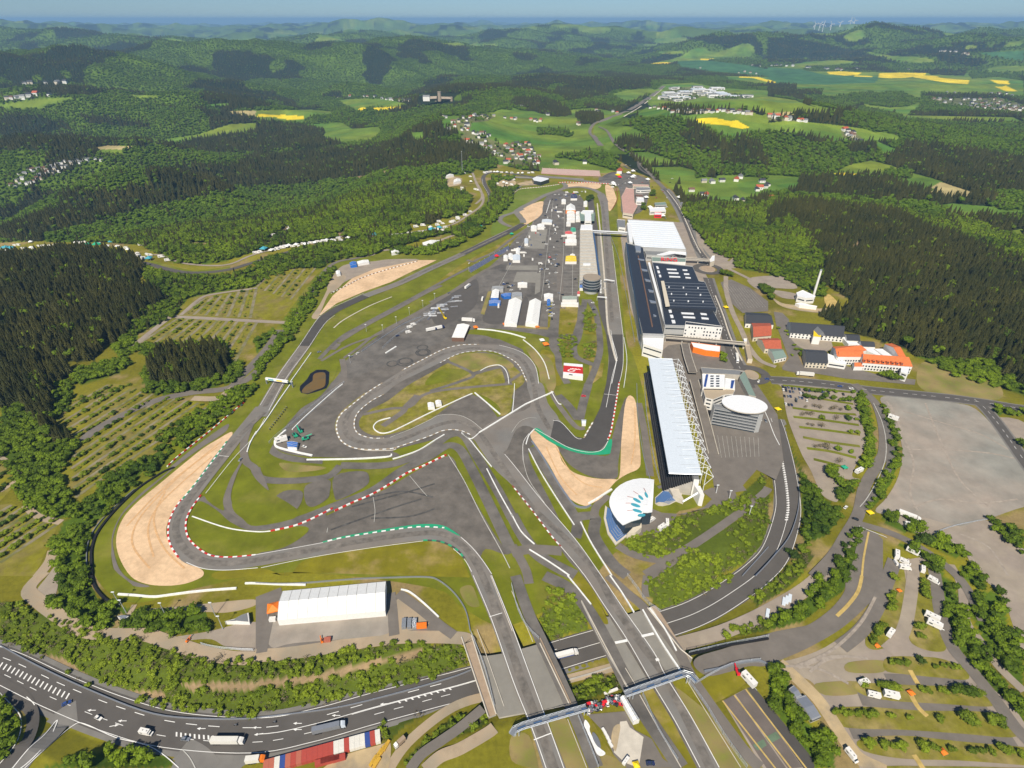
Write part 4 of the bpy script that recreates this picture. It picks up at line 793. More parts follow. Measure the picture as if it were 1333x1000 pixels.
for s in ('620,425 780,420 900,430 1000,470 1045,510 1030,540 900,530 700,510 610,490','440,560 600,560 800,570 1000,575 1120,620 1165,660 1140,680 900,665 650,650 500,620','340,690 500,680 800,700 1100,705 1230,740 1285,800 1270,840 1000,820 700,800 480,795 380,780 330,730','480,850 700,830 1000,860 1333,890 1500,910 1500,1000 1333,985 1000,960 700,950 500,910','560,998 900,990 1333,998 1500,1010 1500,1100 700,1100'):
    S('island','island_grass',3,'A33',s)
for s in ('420,450 600,440 600,500 420,500','250,560 480,550 480,610 300,620'): S('grass','dry_grass',2,'A33',s)
for s in ('620,540 800,545 1040,560','480,640 800,670 1150,700','430,810 700,820 1000,845 1290,865'): strip('road','service_asphalt',2,'A33',s,7)
strip('road','service_asphalt',4,'A33','860,-60 880,60 900,200 960,370 1060,490 1180,640 1290,790 1400,900',7)
strip('path','dirt_yard',3,'A33','60,450 160,540 260,640 330,740 400,850 480,950 620,1020',7)
for s in ('740,490 780,560 820,600','740,610 780,680 830,730','760,930 800,990 830,1040'): strip('path','yellow_worn',4,'A33',s,2.5)
strip('path','lot_gravel',3,'A33','950,-60 1010,60 1030,230 1100,330 1200,470 1333,600',5)
# braking-test pads beside the straight
S('test_track','grey_gravel_field',3,'A23','1095,650 1220,585 1560,1040 1330,1040',False); S('test_track','dark_asphalt',3,'V8','750,240 810,230 1333,870 1333,980 1240,940',False)
mat('brown_asphalt',(.15,.125,.11),.9,.12,.1)
S('test_track','brown_asphalt',4,'V8','540,350 640,300 1090,940 920,940',False); S('test_track','brown_asphalt',4,'V8','650,298 745,245 1230,930 1105,940',False)
mat('green_coating',(.13,.19,.12),.9,.12,.3)
S('painted_patch','green_coating',5,'V8','800,735 890,685 920,740 840,785',False); S('painted_patch','green_coating',5,'V8','905,670 1000,620 1040,675 945,725',False)
# yard between the bottom tracks
S('yard','pale_concrete',4,'W8','560,570 640,190 720,180 760,260 930,380 870,762 700,700',False); S('yard','service_asphalt',3,'W8','230,100 700,60 820,290 1030,400 1170,650 1333,762 700,762 560,600 420,300',False)
S('grass','dry_grass',3,'W8','400,640 480,600 660,700 700,762 400,762'); S('grass','verge_grass',2,'W8','100,120 230,90 420,400 560,600 700,762 350,762 250,500')
S('yard','dirt_yard',5,'W8','560,260 640,230 620,400 580,560 530,420')
# container yard
S('yard','dirt_yard',3,'A13','340,1010 440,940 640,880 700,870 690,998 640,1060 300,1060',True,True)
# banks between the lower road strips
strip('path','dirt_track',3,'P',[(c[0],c[1]) for c in [(505,1004),(530,968),(575,930),(612,912),(660,903),(700,894),(760,879),(800,868),(868,846)]],5,drape=True)
strip('path','lot_gravel',3,'P',[(880,840),(940,823),(1000,796),(1060,758),(1095,712),(1118,684)],9,drape=True)
strip('path','service_asphalt',5,'A13','800,1010 860,930 960,860 1060,790 1180,690',5); strip('path','dirt_track',5,'A13','880,1010 960,940 1060,900 1200,820 1240,790',6)
# ================================================================ public roads
def zroad(c,wd,name='road',m='road_asphalt',l=3,lines=()):
    L=[]
    for a,b,z,_ in c: x,y=P(a,b,z); L.append((float(x),float(y),z))
    L=smooth(L,False,6); strip_w(name,m,l,L,wd); return L
B1=zroad(CUTS[0],19)
strip_w('shoulder','shoulder_asphalt',2,B1,24)
def edge(o,wd=.35,dash=None,L=None,m='white_paint'): strip_w('road_marking',m,5,offset(L or B1,o),wd,dash=dash)
edge(-8.3,.3); edge(8.6,.3); 
_i0=28
edge(.2,.3,None,B1[40:]); edge(-3.4,.35,(6,8),B1[:60]); edge(3.6,.3,(5,7),B1[:56]); edge(-.2,.35,None,B1[30:60])
def hatch(L,o0,o1,stp=3.6,wd=.9,taper=False):
    q=resample(L,stp); V=[];F=[]
    for i in range(1,len(q)-1):
        a=q[i-1];b=q[i+1]; dx,dy=b[0]-a[0],b[1]-a[1]; l=math.hypot(dx,dy); tx,ty=dx/l,dy/l; nx,ny=ty,-tx
        k=1 if not taper else min(1,i/6,(len(q)-i)/6)
        m=(o0+o1)/2; h=(o1-o0)/2*k; p0=(q[i][0]+nx*(m-h),q[i][1]+ny*(m-h)); p1=(q[i][0]+nx*(m+h)+tx*1.2,q[i][1]+ny*(m+h)+ty*1.2)
        z=q[i][2]+LAY*5; o=len(V); V+=[(p0[0],p0[1],z),(p0[0]+tx*wd,p0[1]+ty*wd,z),(p1[0]+tx*wd,p1[1]+ty*wd,z),(p1[0],p1[1],z)]; F.append((o,o+1,o+2,o+3))
    tag(mesh_obj('road_marking',V,F,M('white_paint')),kind='structure')
hatch(B1[:14],-1.2,1.8,3.2); hatch(B1[24:28],1.0,3.0,2.4); hatch(B1[44:52],-.3,1.3,3.4); hatch(B1[-26:-8],-1.0,1.0,2.6,1.2)
strip('road','road_asphalt',4,'A03','-60,540 20,590 100,640 150,740 130,850 60,940 -30,1040',9,drape=True)
strip('road','shoulder_asphalt',3,'A03','40,1050 130,930 240,830 330,740 400,700',13,drape=True)
strip('road_marking','white_paint',6,'A03','60,1010 150,900 230,830 300,750 250,860 160,960 70,1030',.5,drape=True)
strip('road_marking','white_paint',6,'A03','-20,590 60,670 110,740 100,840 50,920 -20,1000',.4,drape=True)
strip('road_marking','white_paint',6,'A03','130,1000 260,880 380,780 440,770 600,840 760,880 850,930 930,998',.4,drape=True)
strip('road_marking','white_paint',6,'A03','140,630 180,670 190,730 175,800',.4,drape=True)
strip('road','shoulder_asphalt',3,'A03','930,915 1010,960 1080,1030',14,drape=True); strip('road','shoulder_asphalt',2,'A03','1270,905 1200,960 1150,1040',14,drape=True)
strip('road_marking','worn_paint',6,'A03','950,905 990,950 1030,1030',.4,drape=True)
# arrows
def arrow(t,s,ln=4.5):
    (a,b)=T(t,s); x0,y0,z0=PH(*a); x1,y1,_=PH(*b); d=math.hypot(x1-x0,y1-y0); tx,ty=(x1-x0)/d,(y1-y0)/d; nx,ny=-ty,tx; z=H(x0,y0)[0]+LAY*6+.05
    q=lambda u,v:(x0+tx*u+nx*v,y0+ty*u+ny*v,z)
    V=[q(0,-.18),q(ln*.6,-.18),q(ln*.6,.18),q(0,.18),q(ln*.6,-.7),q(ln,0),q(ln*.6,.7)]
    tag(mesh_obj('road_marking',V,[(0,1,2,3),(4,5,6)],M('white_paint')),kind='structure')
for s in ('500,700 460,700','570,785 620,775','660,755 620,755','1070,795 1030,795'): arrow('A03',s)
for s in ('30,790 0,790','40,820 10,825','240,768 200,768','240,800 200,800','440,727 400,727','690,665 655,668'): arrow('A13',s)
# road past the roundabout, boulevard and on to the horizon
C2=[(975,505),(968,488),(955,465),(945,435),(935,405),(926,378),(921,362)]
def road(pts,wd,l=4,drape=False,center=True,m='road_asphalt',sh=None):
    q=T('P',pts) if isinstance(pts,str) else pts
    L=wline(q,0,drape)
    if drape: L=[(a,b,c+.25) for a,b,c in L]
    strip_w('road',m,l,L,wd)
    if sh: strip_w('shoulder','shoulder_asphalt',l-1,L,sh)
    if center: strip_w('road_marking','white_paint',l+2,L,.3,dash=(4,5))
    return L
road(C2,12,sh=18); road('921,345 916,335 905,320 897,300 886,275 873,255 865,246',9,sh=20)
strip('median','pale_concrete',6,'P','912,330 903,312 895,293 883,268 868,248',1.6)
strip('median','pale_concrete',6,'P','966,470 951,440 941,410 931,385',1.6)
road('865,246 855,236 845,225 835,215 826,203 812,196 800,186 795,178 790,170 780,165',10,m='service_asphalt',drape=True,center=False)
road('783,190 776,180 770,172 775,162 790,155 812,147 830,137 848,125 864,112',20,drape=True,center=False,m='service_asphalt'); strip('verge','fresh_grass',5,'P','783,190 776,180 771,172 776,162 790,155 812,147 830,137 848,125 864,112',6,drape=True)
road('845,228 833,220 829,208 820,200',6,drape=True,center=False)
0; strip('verge','pale_concrete',3,'P','812,152 835,138 855,122 866,112',5,drape=True)
road('730,178 727,184 733,165 745,155',6,drape=True,center=False) if False else None
road('660,210 663,200 655,193 640,188 660,178 657,165 640,186',5,drape=True,center=False) if False else None
road('1002,495 1040,497 1090,502 1130,508 1180,513 1240,519 1290,526 1333,533 1400,540',12,sh=15)
road('1268,520 1285,535 1305,560 1333,600 1370,650',9,sh=12)
road('1112,500 1130,515 1142,530 1150,560 1150,590 1142,605 1125,635 1117,670 1100,700 1085,725 1060,752',8,l=4,center=False,m='service_asphalt')
strip('lane','paddock_asphalt',5,'A32','560,110 610,200 640,300 640,400 600,500 540,590 500,650',5)
strip('lane_edge','worn_paint',6,'A32','550,100 595,200 615,300 610,400 570,500 520,590 480,640',.5)
road('1110,680 1160,695 1200,715 1240,745 1260,770 1280,810',6,l=5,center=False,m='service_asphalt')
strip('road_marking','white_paint',7,'A32','475,740 520,760 620,800',.4)
# lanes round the hotels and the eastern car parks
road('1010,478 990,470 975,452 965,430 955,410 948,390 945,375 945,360',6,l=4,center=False,m='lot_gravel')
S('car_park','service_asphalt',3,'A21','1085,470 1140,455 1240,500 1333,570 1333,620 1200,630 1120,560',False); S('car_park','lot_gravel',2,'A21','960,200 1030,280 1120,300 1200,340 1180,390 1080,400 1000,360 960,300')
for s in ('1050,310 1085,280','1085,330 1120,300','1125,360 1165,320'): strip('island','island_grass',4,'A21',s,3)
strip('path','lot_gravel',3,'A21','860,60 960,160 970,240 1010,340 1150,410 1333,500',6)
S('car_park','service_asphalt',3,'Y4','480,330 560,340 620,400 640,560 760,670 700,720 760,860 560,840 620,760 560,600 500,440',False)
S('car_park','lot_gravel',4,'Y4','620,560 1010,580 1030,660 980,700 760,680 690,640',False)
S('hotel_forecourt','service_asphalt',3,'Y4','560,840 760,820 1143,830 1500,930 1800,960 1790,1010 1143,950 840,900 700,900 560,870',False)
S('bare_ground','dirt_yard',3,'Y4','470,200 560,250 700,270 900,300 1040,290 1000,340 800,330 620,300 520,260'); S('bare_ground','lot_gravel',3,'Y4','240,20 560,0 700,110 480,110 330,120')
S('bare_ground','lot_gravel',3,'Y4','470,130 680,160 720,210 560,200'); S('bare_ground','yellow_worn',3,'Y4','950,180 1000,170 1080,250 1060,290 970,280')
S('grass','dry_grass',2,'A31','800,890 900,900 1100,960 1200,998 1200,1080 900,1060 780,1000')
# hall surroundings
S('plaza','service_asphalt',3,'P','845,450 905,440 945,440 962,470 985,500 1012,540 1020,600 1010,625 985,612 960,640 930,640 925,600 900,540 880,480',False)
S('plaza','lot_gravel',3,'P','818,285 890,290 905,330 940,400 950,440 870,450 845,470 820,400 808,310',False)
S('car_park','service_asphalt',4,'A22','1050,250 1290,270 1300,390 1170,400 1090,400',False)
strip('road','service_asphalt',5,'A22','930,0 960,120 1010,320 1060,430 1140,500 1190,560',10)
S('grass','verge_grass',4,'A22','690,0 715,0 820,500 750,530 720,480',False); strip('path','service_asphalt',5,'A22','760,540 800,530 830,530',3)
S('lawn','fresh_grass',5,'A22','750,620 830,610 900,570 990,600 960,640 880,660 780,665 740,645')
S('plaza','service_asphalt',4,'A22','680,700 730,650 780,670 900,680 1000,640 1040,600 990,560 1040,540 1160,560 1180,610 1000,650 860,680 820,740 760,775 660,790',False)
# parking bays
def bays(t,s,n,wd=.18):
    q=T(t,s) # four corners: a->b rows along, c->d far side
    for i in range(n+1):
        k=i/n; a=(q[0][0]+(q[1][0]-q[0][0])*k,q[0][1]+(q[1][1]-q[0][1])*k); b=(q[3][0]+(q[2][0]-q[3][0])*k,q[3][1]+(q[2][1]-q[3][1])*k)
        strip('road_marking','worn_paint',7,'P',[a,b],wd)
bays('A22','1070,270 1280,280 1285,380 1090,385',9); bays('A21','1100,480 1240,510 1320,600 1190,610',9)
S('pond_liner','black_liner',6,'W8','0,0 1,0 1,1',False) if False else None
S('pond_liner','black_liner',6,'P','390,508 391,503 400,494 404,487 412,482 424,482 429,485 428,500 425,506 422,507 414,510 400,514 392,512',False)
S('pond','pond_water',7,'P','393,511 397,504 405,498 407,496 408,489 413,486 423,486 424,495 422,504 410,509 400,513')
S('grass','fresh_grass',4,'Y7','115,400 175,300 200,330 260,370 400,410 600,425 770,450 730,495 600,540 300,548 160,515 112,460')
S('grass','dry_grass',5,'Y7','300,420 500,440 700,460 600,490 400,500 320,470')
# ================================================================ kerbs, edge lines
def kerb(t,s,wd=1.1,a='red_paint',b='tyre_white',l=9): strip('kerb',None,l,t,s,wd,mats=(a,b))
def line(t,s,wd=.5,m='white_paint',l=8,dash=None): strip('track_line',m,l,t,s,wd*.75,dash=dash)
kerb('P','237,650 225,668 219,690 222,710 233,727'); kerb('P','262,645 248,665 242,682 245,700 258,714 275,724 300,726 333,723',1.1)
kerb('A02','1180,300 1100,410 1000,540 945,605',1.2,'green_paint'); kerb('A12','350,825 450,802 700,762 850,745 980,750',1.2,'green_paint'); kerb('A12','870,815 960,822 1040,860 1085,910',1.4,'green_paint','dark_asphalt')
line('P','340,740 408,726 483,714 551,705',.5); line('P','333,723 416,708 446,701',.5); line('P','616,750 641,810 669,890 693,950 712,1004',.5); line('P','640,750 666,815 690,880 715,948 735,1004',.5)
line('P','614,745 604,728 590,715',.5); line('P','640,748 628,730 614,713 600,700',.5)
line('P','243,733 265,741 295,743 336,740',.6); line('P','345,545 330,570 302,600 268,643',.5)
line('P','339,528 364,487 391,449 414,415 428,403 446,395 474,382',.5); line('P','350,535 372,494 399,457 422,423 436,411',.5)
for s in ('498,499 478,512 458,528 444,540 438,555 443,573 458,583 478,586 508,585 520,582','624,449 598,450 576,456 548,470 523,483'): kerb('P',s,1.2,'dirt_track')
line('P','458,583 478,587 508,587 516,585',1.6,'pale_concrete',8); line('P','443,573 437,557 442,541 456,527 476,512',1.8,'dry_grass',7)
kerb('P','686,498 675,476 659,465 640,458 616,458 595,462 573,473',1.0,'dirt_track'); kerb('P','500,514 483,523 466,538 461,553 466,565 483,571 500,571',1.0,'dirt_track')
line('P','701,500 700,490 696,476 685,463 669,455 650,450',.6); line('P','508,570 533,560 558,548 573,541 596,541 613,548 628,560',.6,'worn_paint'); kerb('P','520,582 558,569 578,561 598,561 613,567',1,'dirt_track')
kerb('P','667,633 691,663 719,700 730,712',1.0,'rust_red'); line('P','730,712 761,750 786,788 816,833 846,885 879,940 911,1000'); line('P','657,592 672,610 706,653 749,703 779,745 816,800 851,850 866,880 899,933 936,1000')
kerb('P','806,498 801,530 795,563 791,573',1.2); kerb('P','760,571 766,560 772,550',1.2,'dirt_track'); line('P','720,548 731,551 749,570 757,572',.6); line('P','811,437 811,475 806,500',.5)
line('P','797,320 804,380 811,437',.5); line('P','795,430 799,455 802,470 797,490 789,531',.5)
S('painted_runoff','green_paint',9,'A22','118,235 145,237 200,285 280,325 380,350 440,352 480,340 505,295 522,295 515,350 500,368 400,370 320,355 240,325 180,290 130,252')
line('A22','120,235 200,280 300,335 400,358 470,345 500,300',.6,'white_paint',10)
line('A22','0,255 40,200 90,178 130,180',.4,'worn_paint'); line('A22','60,400 60,310 90,260',.5,'white_paint'); line('A22','60,400 90,500 170,620',.5,'worn_paint')
kerb('V1','1160,290 1250,325 1300,340',.9); line('P','628,233 629,241 636,253 637,262 627,273 605,289',.4)
S('painted_runoff','green_paint',7,'A12','340,825 450,795 600,768 760,742 880,730 980,740 1060,790 1040,785 960,750 850,745 700,760 450,802')
# skid marks and test lines on the run-offs
mat('rubber_marks',(.07,.068,.066),.9,.25,.4,(.1,.095,.09),.15)
def ringmark(t,s,r,wd=.8):
    x,y=P(*T(t,s)[0]); L=[(float(x)+r*math.cos(a),float(y)+r*math.sin(a)*1.0,0) for a in np.linspace(0,6.283,26)]; strip_w('tyre_marks','rubber_marks',5.6,L,wd)
for s,r in (('820,588',5.5),('820,588',7.5),('815,540',5.5),('525,695',5.5),('650,670',6.5),('645,680',8)): ringmark('V6',s,r,1.6)
for s in ('390,760 700,650 860,600','500,640 800,560 930,520','560,600 760,560 920,590','600,700 800,690 930,650'): strip('tyre_marks','rubber_marks',5.6,'A12',s,1.6)
for s in ('800,480 850,540 890,585','610,590 620,660 615,720','375,750 370,775'): strip('track_line','worn_paint',8,'A12',s,.35)
for s in (): strip('tyre_marks','rubber_marks',7.6,'A23',s,1.5)
line('A12','1000,370 1080,500 1170,680 1270,860 1320,960',.7,'worn_paint',8)
# start grid and timing lines
for k in range(14):
    x0,y0=P(791+k*.75,318+k*7.4); x1,y1=P(800+k*.8,318+k*7.4)
    f=.3 if k%2 else .65
    xm=x0+(x1-x0)*f; strip_w('grid_marking','worn_paint',8,[(float(xm-1.2),float(y0),0),(float(xm+1.2),float(y0),0)],.3)
for t,s,wd in (('A21','490,455 530,462',.8),('A21','493,470 530,470',.5),('A23','115,855 205,820',.5),('A13','1215,215 1280,195',.4),('A02','1140,375 1190,380',.4),('A22','480,55 550,62',.4)): strip('timing_line','white_paint',9,t,s,wd)
for t,s in (('A21','470,560 545,560'),): pass
# faded lettering painted on the strip beside the track
def ground_text(txt,t,s,size,m='worn_paint',z=.5,label=None):
    (a,b)=T(t,s); x0,y0=P(*a); x1,y1=P(*b); ang=math.atan2(y1-y0,x1-x0)
    c=bpy.data.curves.new('painted_text','FONT'); c.body=txt; c.size=size; c.align_x='LEFT'; c.materials.append(M(m))
    o=bpy.data.objects.new('painted_lettering',c); link(o); o.location=(float(x0),float(y0),z); o.rotation_euler=(0,0,ang); tag(o,kind='structure')
# lot lines
for s in ('1095,650 1400,1040','1155,620 1480,1040','1215,590 1560,1040'): strip('track_line','yellow_worn',6,'A23',s,.8)
for s in ('590,480 800,900','330,560 400,700 480,880 520,998','670,620 900,998'): pass
line('A23','590,480 650,580',.6,'pale_concrete',7); line('A23','665,620 760,790 880,998',.6,'pale_concrete',7); line('A23','900,530 1190,998',.5,'pale_concrete',7)
line('A23','290,745 390,998',.5,'pale_concrete',7); line('A13','1220,0 1290,180 1333,290',.6,'pale_concrete',8)
for t,s in (('A23','0,80 50,200 110,345'),('A13','1150,280 1200,420 1290,680')): line(t,s,.5,'pale_concrete',8)
for s_ in ('252,592 345,594 335,740 243,742','388,612 440,650 446,745 376,738','242,762 322,772 316,862 262,852','368,782 446,782 440,884 382,872','404,900 480,890 470,960 420,998 400,960'): S('grass','verge_grass',5,'A21',s_,False)
S('grass','verge_grass',5,'K8','965,340 1000,330 980,540 955,545',False); S('grass','dry_grass',5,'K8','470,250 500,245 440,440 410,430',False); S('grass','dry_grass',5,'K8','700,525 960,540 960,560 700,545',False)
S('grass','dry_grass',5,'P','702,463 718,470 724,500 716,512 708,495')
S('grass','fresh_grass',4,'P','392,470 410,462 440,466 436,490 418,515 395,530 372,545 380,515 388,500')
for s_ in ('700,275 690,300 665,345 640,390','720,262 712,330 705,390','735,262 733,340 728,392','746,300 745,385'): strip('lane_marking','worn_paint',8,'P',s_,.35)
for k in range(9): strip('bay_marking','worn_paint',8,'W4','%d,%d %d,%d'%(335,150+k*45,530,152+k*45),.25)
S('asphalt_patch','road_asphalt',4,'V6','900,90 1100,0 1333,-120 1333,120 1150,260 980,330 900,250'); S('asphalt_patch','road_asphalt',4,'K8','465,330 480,250 640,300 600,500 430,490'); S('asphalt_patch','road_asphalt',4,'K8','760,300 800,330 775,505 710,512'); S('asphalt_patch','service_asphalt',4,'W4','245,0 335,0 330,540 250,540',False)
mat('rubbered_line',(.15,.135,.118),.85,.25,.25,(.19,.17,.148),.06)
for s_ in ('345,537 313,567 287,597 262,630 243,655 230,680 231,700 243,718 258,728 277,733 300,734 333,730 412,716 483,703 547,695 576,696 596,706 612,722 628,750 653,812 679,885 703,949 722,1004',
 '716,560 700,530 694,498 680,470 655,458 624,454 597,456 574,463 548,477 520,491 495,506 473,520 455,537 449,555 455,570 478,578 508,577 533,569 570,554 598,550 622,562 649,600 690,658 735,700 775,745 800,790 835,840 870,890 925,1002',
 '784,262 788,300 792,360 797,420','660,303 600,332 560,350 520,369','395,455 368,492 345,530'):
    strip('racing_line','rubbered_line',7.5,'P',s_,4.5)
mat('raked_gravel',(.62,.38,.19),.95,.15,.5)
for s_ in ('1130,330 980,440 850,560 740,680 690,780 700,860 780,960','1100,380 940,520 820,640 770,760 800,900','1150,300 1040,390 900,500 780,610 660,740','860,560 800,700 850,850 960,960'): strip('wheel_rut','raked_gravel',5.5,'A02',s_,1.2)
for s_ in ('230,330 300,450 380,520 470,540','640,120 640,300 620,420','180,330 250,480 340,580'): strip('wheel_rut','raked_gravel',6.5,'A22',s_,.9)
mat('faint_tracks',(.335,.285,.235),.95,.2,.3)
for s_ in ('620,90 680,200 720,330 900,340 1150,360 1333,400','640,110 720,300 760,420 740,560 780,660','700,140 900,200 1100,260 1250,340','760,640 900,600 1100,620 1300,600','820,100 900,300 1000,500 1150,640','1000,780 1150,850 1250,998','860,790 1000,840 1080,930'): strip('wheel_tracks','faint_tracks',3.5,'A32',s_,1.5)
for s_ in ('400,420 300,440 220,500','160,480 330,420 520,430','60,470 250,480 420,560','560,110 480,250 330,390 150,470'): strip('wheel_tracks','faint_tracks',4.5,'A33',s_,1.6)
# ================================================================ object helpers
flat('white_wall',(.76,.74,.7)); flat('white_roof',(.78,.79,.8),.4); flat('tent_white',(.82,.82,.8),.6); flat('grey_wall',(.4,.4,.39)); flat('slate_roof',(.05,.053,.06),.6); flat('dark_roof',(.028,.033,.045),.5)
flat('grey_roof',(.2,.205,.21)); flat('red_roof',(.42,.10,.05),.8,var=.15); flat('orange_roof',(.62,.16,.045),.8,var=.12); flat('brown_roof',(.16,.09,.06),.8); flat('glass',(.03,.045,.06),.12,spec=.6)
flat('black',(.015,.015,.017)); flat('tyre',(.02,.02,.02),.9); flat('steel',(.5,.53,.56),.4,.3); flat('white_steel',(.75,.77,.78),.4); flat('blue_plastic',(.02,.14,.5)); flat('blue_seats',(.08,.16,.34),.6)
flat('teal',(.06,.33,.42)); flat('orange_plastic',(.85,.2,.015)); flat('yellow_plastic',(.85,.6,.01)); flat('red_plastic',(.7,.02,.03)); flat('green_plastic',(.02,.35,.2)); flat('cream',(.62,.55,.43)); flat('tan_roof',(.42,.34,.24))
flat('window_dark',(.03,.04,.05),.2,spec=.6); flat('grey_metal',(.3,.32,.35),.4,.4); flat('blue_metal',(.03,.07,.25),.5); flat('container_red',(.42,.07,.05)); flat('container_blue',(.04,.08,.28)); flat('container_white',(.68,.66,.6)); flat('container_rust',(.45,.14,.09)); flat('navy',(.02,.03,.1)); flat('silver',(.45,.47,.5),.3,.6); flat('green_grey_roof',(.2,.27,.23)); flat('seat_grey',(.16,.17,.19)); flat('sand_stone',(.33,.27,.2)); flat('pale_blue_roof',(.62,.68,.74),.35)
class MB:
    def __init__(s): s.V=[];s.F=[];s.mi=[];s.mats=[]
    def m(s,k):
        if k not in s.mats: s.mats.append(k)
        return s.mats.index(k)
    def face(s,pts,k):
        o=len(s.V); s.V+=list(pts); s.F.append(tuple(range(o,o+len(pts)))); s.mi.append(s.m(k)); return s
    def box(s,x0,x1,y0,y1,z0,z1,k,rz=0,cx=None,cy=None):
        pts=[(x,y,z) for z in (z0,z1) for x,y in ((x0,y0),(x1,y0),(x1,y1),(x0,y1))]
        if rz:
            cx=(x0+x1)/2 if cx is None else cx; cy=(y0+y1)/2 if cy is None else cy; c,n=math.cos(rz),math.sin(rz)
            pts=[(cx+(x-cx)*c-(y-cy)*n,cy+(x-cx)*n+(y-cy)*c,z) for x,y,z in pts]
        o=len(s.V); s.V+=pts; i=s.m(k)
        for f in ((3,2,1,0),(4,5,6,7),(0,1,5,4),(1,2,6,5),(2,3,7,6),(3,0,4,7)): s.F.append(tuple(o+a for a in f)); s.mi.append(i)
        return s
    def prism(s,poly,z0,z1,k,ktop=None,zt=None):
        n=len(poly); A=sum(poly[i][0]*poly[(i+1)%n][1]-poly[(i+1)%n][0]*poly[i][1] for i in range(n))
        if A<0: poly=poly[::-1]; zt=zt[::-1] if zt else None
        zt=zt or [z1]*n; o=len(s.V); s.V+=[(p[0],p[1],z0) for p in poly]+[(p[0],p[1],zt[i]) for i,p in enumerate(poly)]
        for i in range(n): s.F.append((o+i,o+(i+1)%n,o+n+(i+1)%n,o+n+i)); s.mi.append(s.m(k))
        for t in tri_poly(poly):
            a,b,c=t; p=[poly[j] for j in t]; ar=(p[1][0]-p[0][0])*(p[2][1]-p[0][1])-(p[2][0]-p[0][0])*(p[1][1]-p[0][1])
            if ar<0: a,c=c,a
            s.F.append((o+n+a,o+n+b,o+n+c)); s.mi.append(s.m(ktop or k))
        return s
    def cyl(s,x,y,z0,z1,r,k,r2=None,n=10,cap=True):
        r2=r if r2 is None else r2; o=len(s.V)
        for z,rr in ((z0,r),(z1,r2)): s.V+=[(x+rr*math.cos(6.28319*j/n),y+rr*math.sin(6.28319*j/n),z) for j in range(n)]
        for j in range(n): s.F.append((o+j,o+(j+1)%n,o+n+(j+1)%n,o+n+j)); s.mi.append(s.m(k))
        if cap: s.F.append(tuple(o+n+j for j in range(n))); s.mi.append(s.m(k))
        return s
    def bar(s,a,b,r,k):
        a=Vector(a);b=Vector(b);d=(b-a); 
        if d.length<1e-6: return s
        d.normalize(); u=d.orthogonal().normalized()*r; v=d.cross(u); o=len(s.V); i=s.m(k)
        for p in (a,b): s.V+=[tuple(p+u+v),tuple(p-u+v),tuple(p-u-v),tuple(p+u-v)]
        for f in ((0,1,5,4),(1,2,6,5),(2,3,7,6),(3,0,4,7),(3,2,1,0),(4,5,6,7)): s.F.append(tuple(o+q for q in f)); s.mi.append(i)
        return s
    def gable(s,x0,x1,y0,y1,z0,hr,k,over=.4,axis='x'):
        x0-=over;x1+=over;y0-=over;y1+=over
        if axis=='x': ym=(y0+y1)/2; R=[(x0,ym,z0+hr),(x1,ym,z0+hr)]; Q=[(x0,y0,z0),(x1,y0,z0),(x1,y1,z0),(x0,y1,z0)]; fs=[[Q[0],Q[1],R[1],R[0]],[Q[2],Q[3],R[0],R[1]],[Q[0],R[0],Q[3]],[Q[1],Q[2],R[1]],[Q[3],Q[2],Q[1],Q[0]]]
        else: xm=(x0+x1)/2; R=[(xm,y0,z0+hr),(xm,y1,z0+hr)]; Q=[(x0,y0,z0),(x1,y0,z0),(x1,y1,z0),(x0,y1,z0)]; fs=[[Q[1],Q[2],R[1],R[0]],[Q[3],Q[0],R[0],R[1]],[Q[0],Q[1],R[0]],[Q[2],Q[3],R[1]],[Q[3],Q[2],Q[1],Q[0]]]
        for f in fs: s.face(f,k)
        return s
    def build(s,name,parent=None,loc=None):
        V=s.V
        if loc is not None: V=[(v[0]-loc[0],v[1]-loc[1],v[2]-loc[2]) for v in V]
        o=mesh_obj(name,V,s.F,[M(k) for k in s.mats],s.mi,parent)
        if loc is not None and parent is None: o.location=loc
        return o
def thing(name,label,cat,loc=(0,0,0),rz=0,group=None):
    o=bpy.data.objects.new(name,None); link(o); o.location=loc; o.rotation_euler=(0,0,rz); o.empty_display_size=.5
    return tag(o,label,cat,group)
def at(t,s,z=0):
    (p,)=T(t,s) if isinstance(s,str) else [s]
    x,y=P(p[0],p[1],z); return float(x),float(y)
def gnd(t,s):
    (p,)=T(t,s); return PH(*p)
def W(t,s,z=0): return [tuple(map(float,P(a,b,z))) for a,b in T(t,s)]
def cen(poly): return (sum(p[0] for p in poly)/len(poly),sum(p[1] for p in poly)/len(poly),0.0)
def dup(root,loc,rz=None,scale=None,label=None,group=None,mats=None):
    r=root.copy(); link(r); r.location=loc
    if rz is not None: r.rotation_euler=(0,0,rz)
    if scale is not None: r.scale=(scale,)*3 if not isinstance(scale,tuple) else scale
    if label: r['label']=label
    if group: r['group']=group
    for ch in root.children:
        c=ch.copy(); link(c); c.parent=r
        if mats and ch.name.split('.')[0] in mats:
            c.data=mats[ch.name.split('.')[0]]
        for g in ch.children:
            d=g.copy(); link(d); d.parent=c
    return r
def remat(o,k,slot=0):
    me=o.data.copy(); me.materials[slot]=M(k); return me
def heading(t,a,b):
    (p,),(q,)=T(t,a),T(t,b); x0,y0,_=PH(*p); x1,y1,_=PH(*q); return math.atan2(y1-y0,x1-x0)
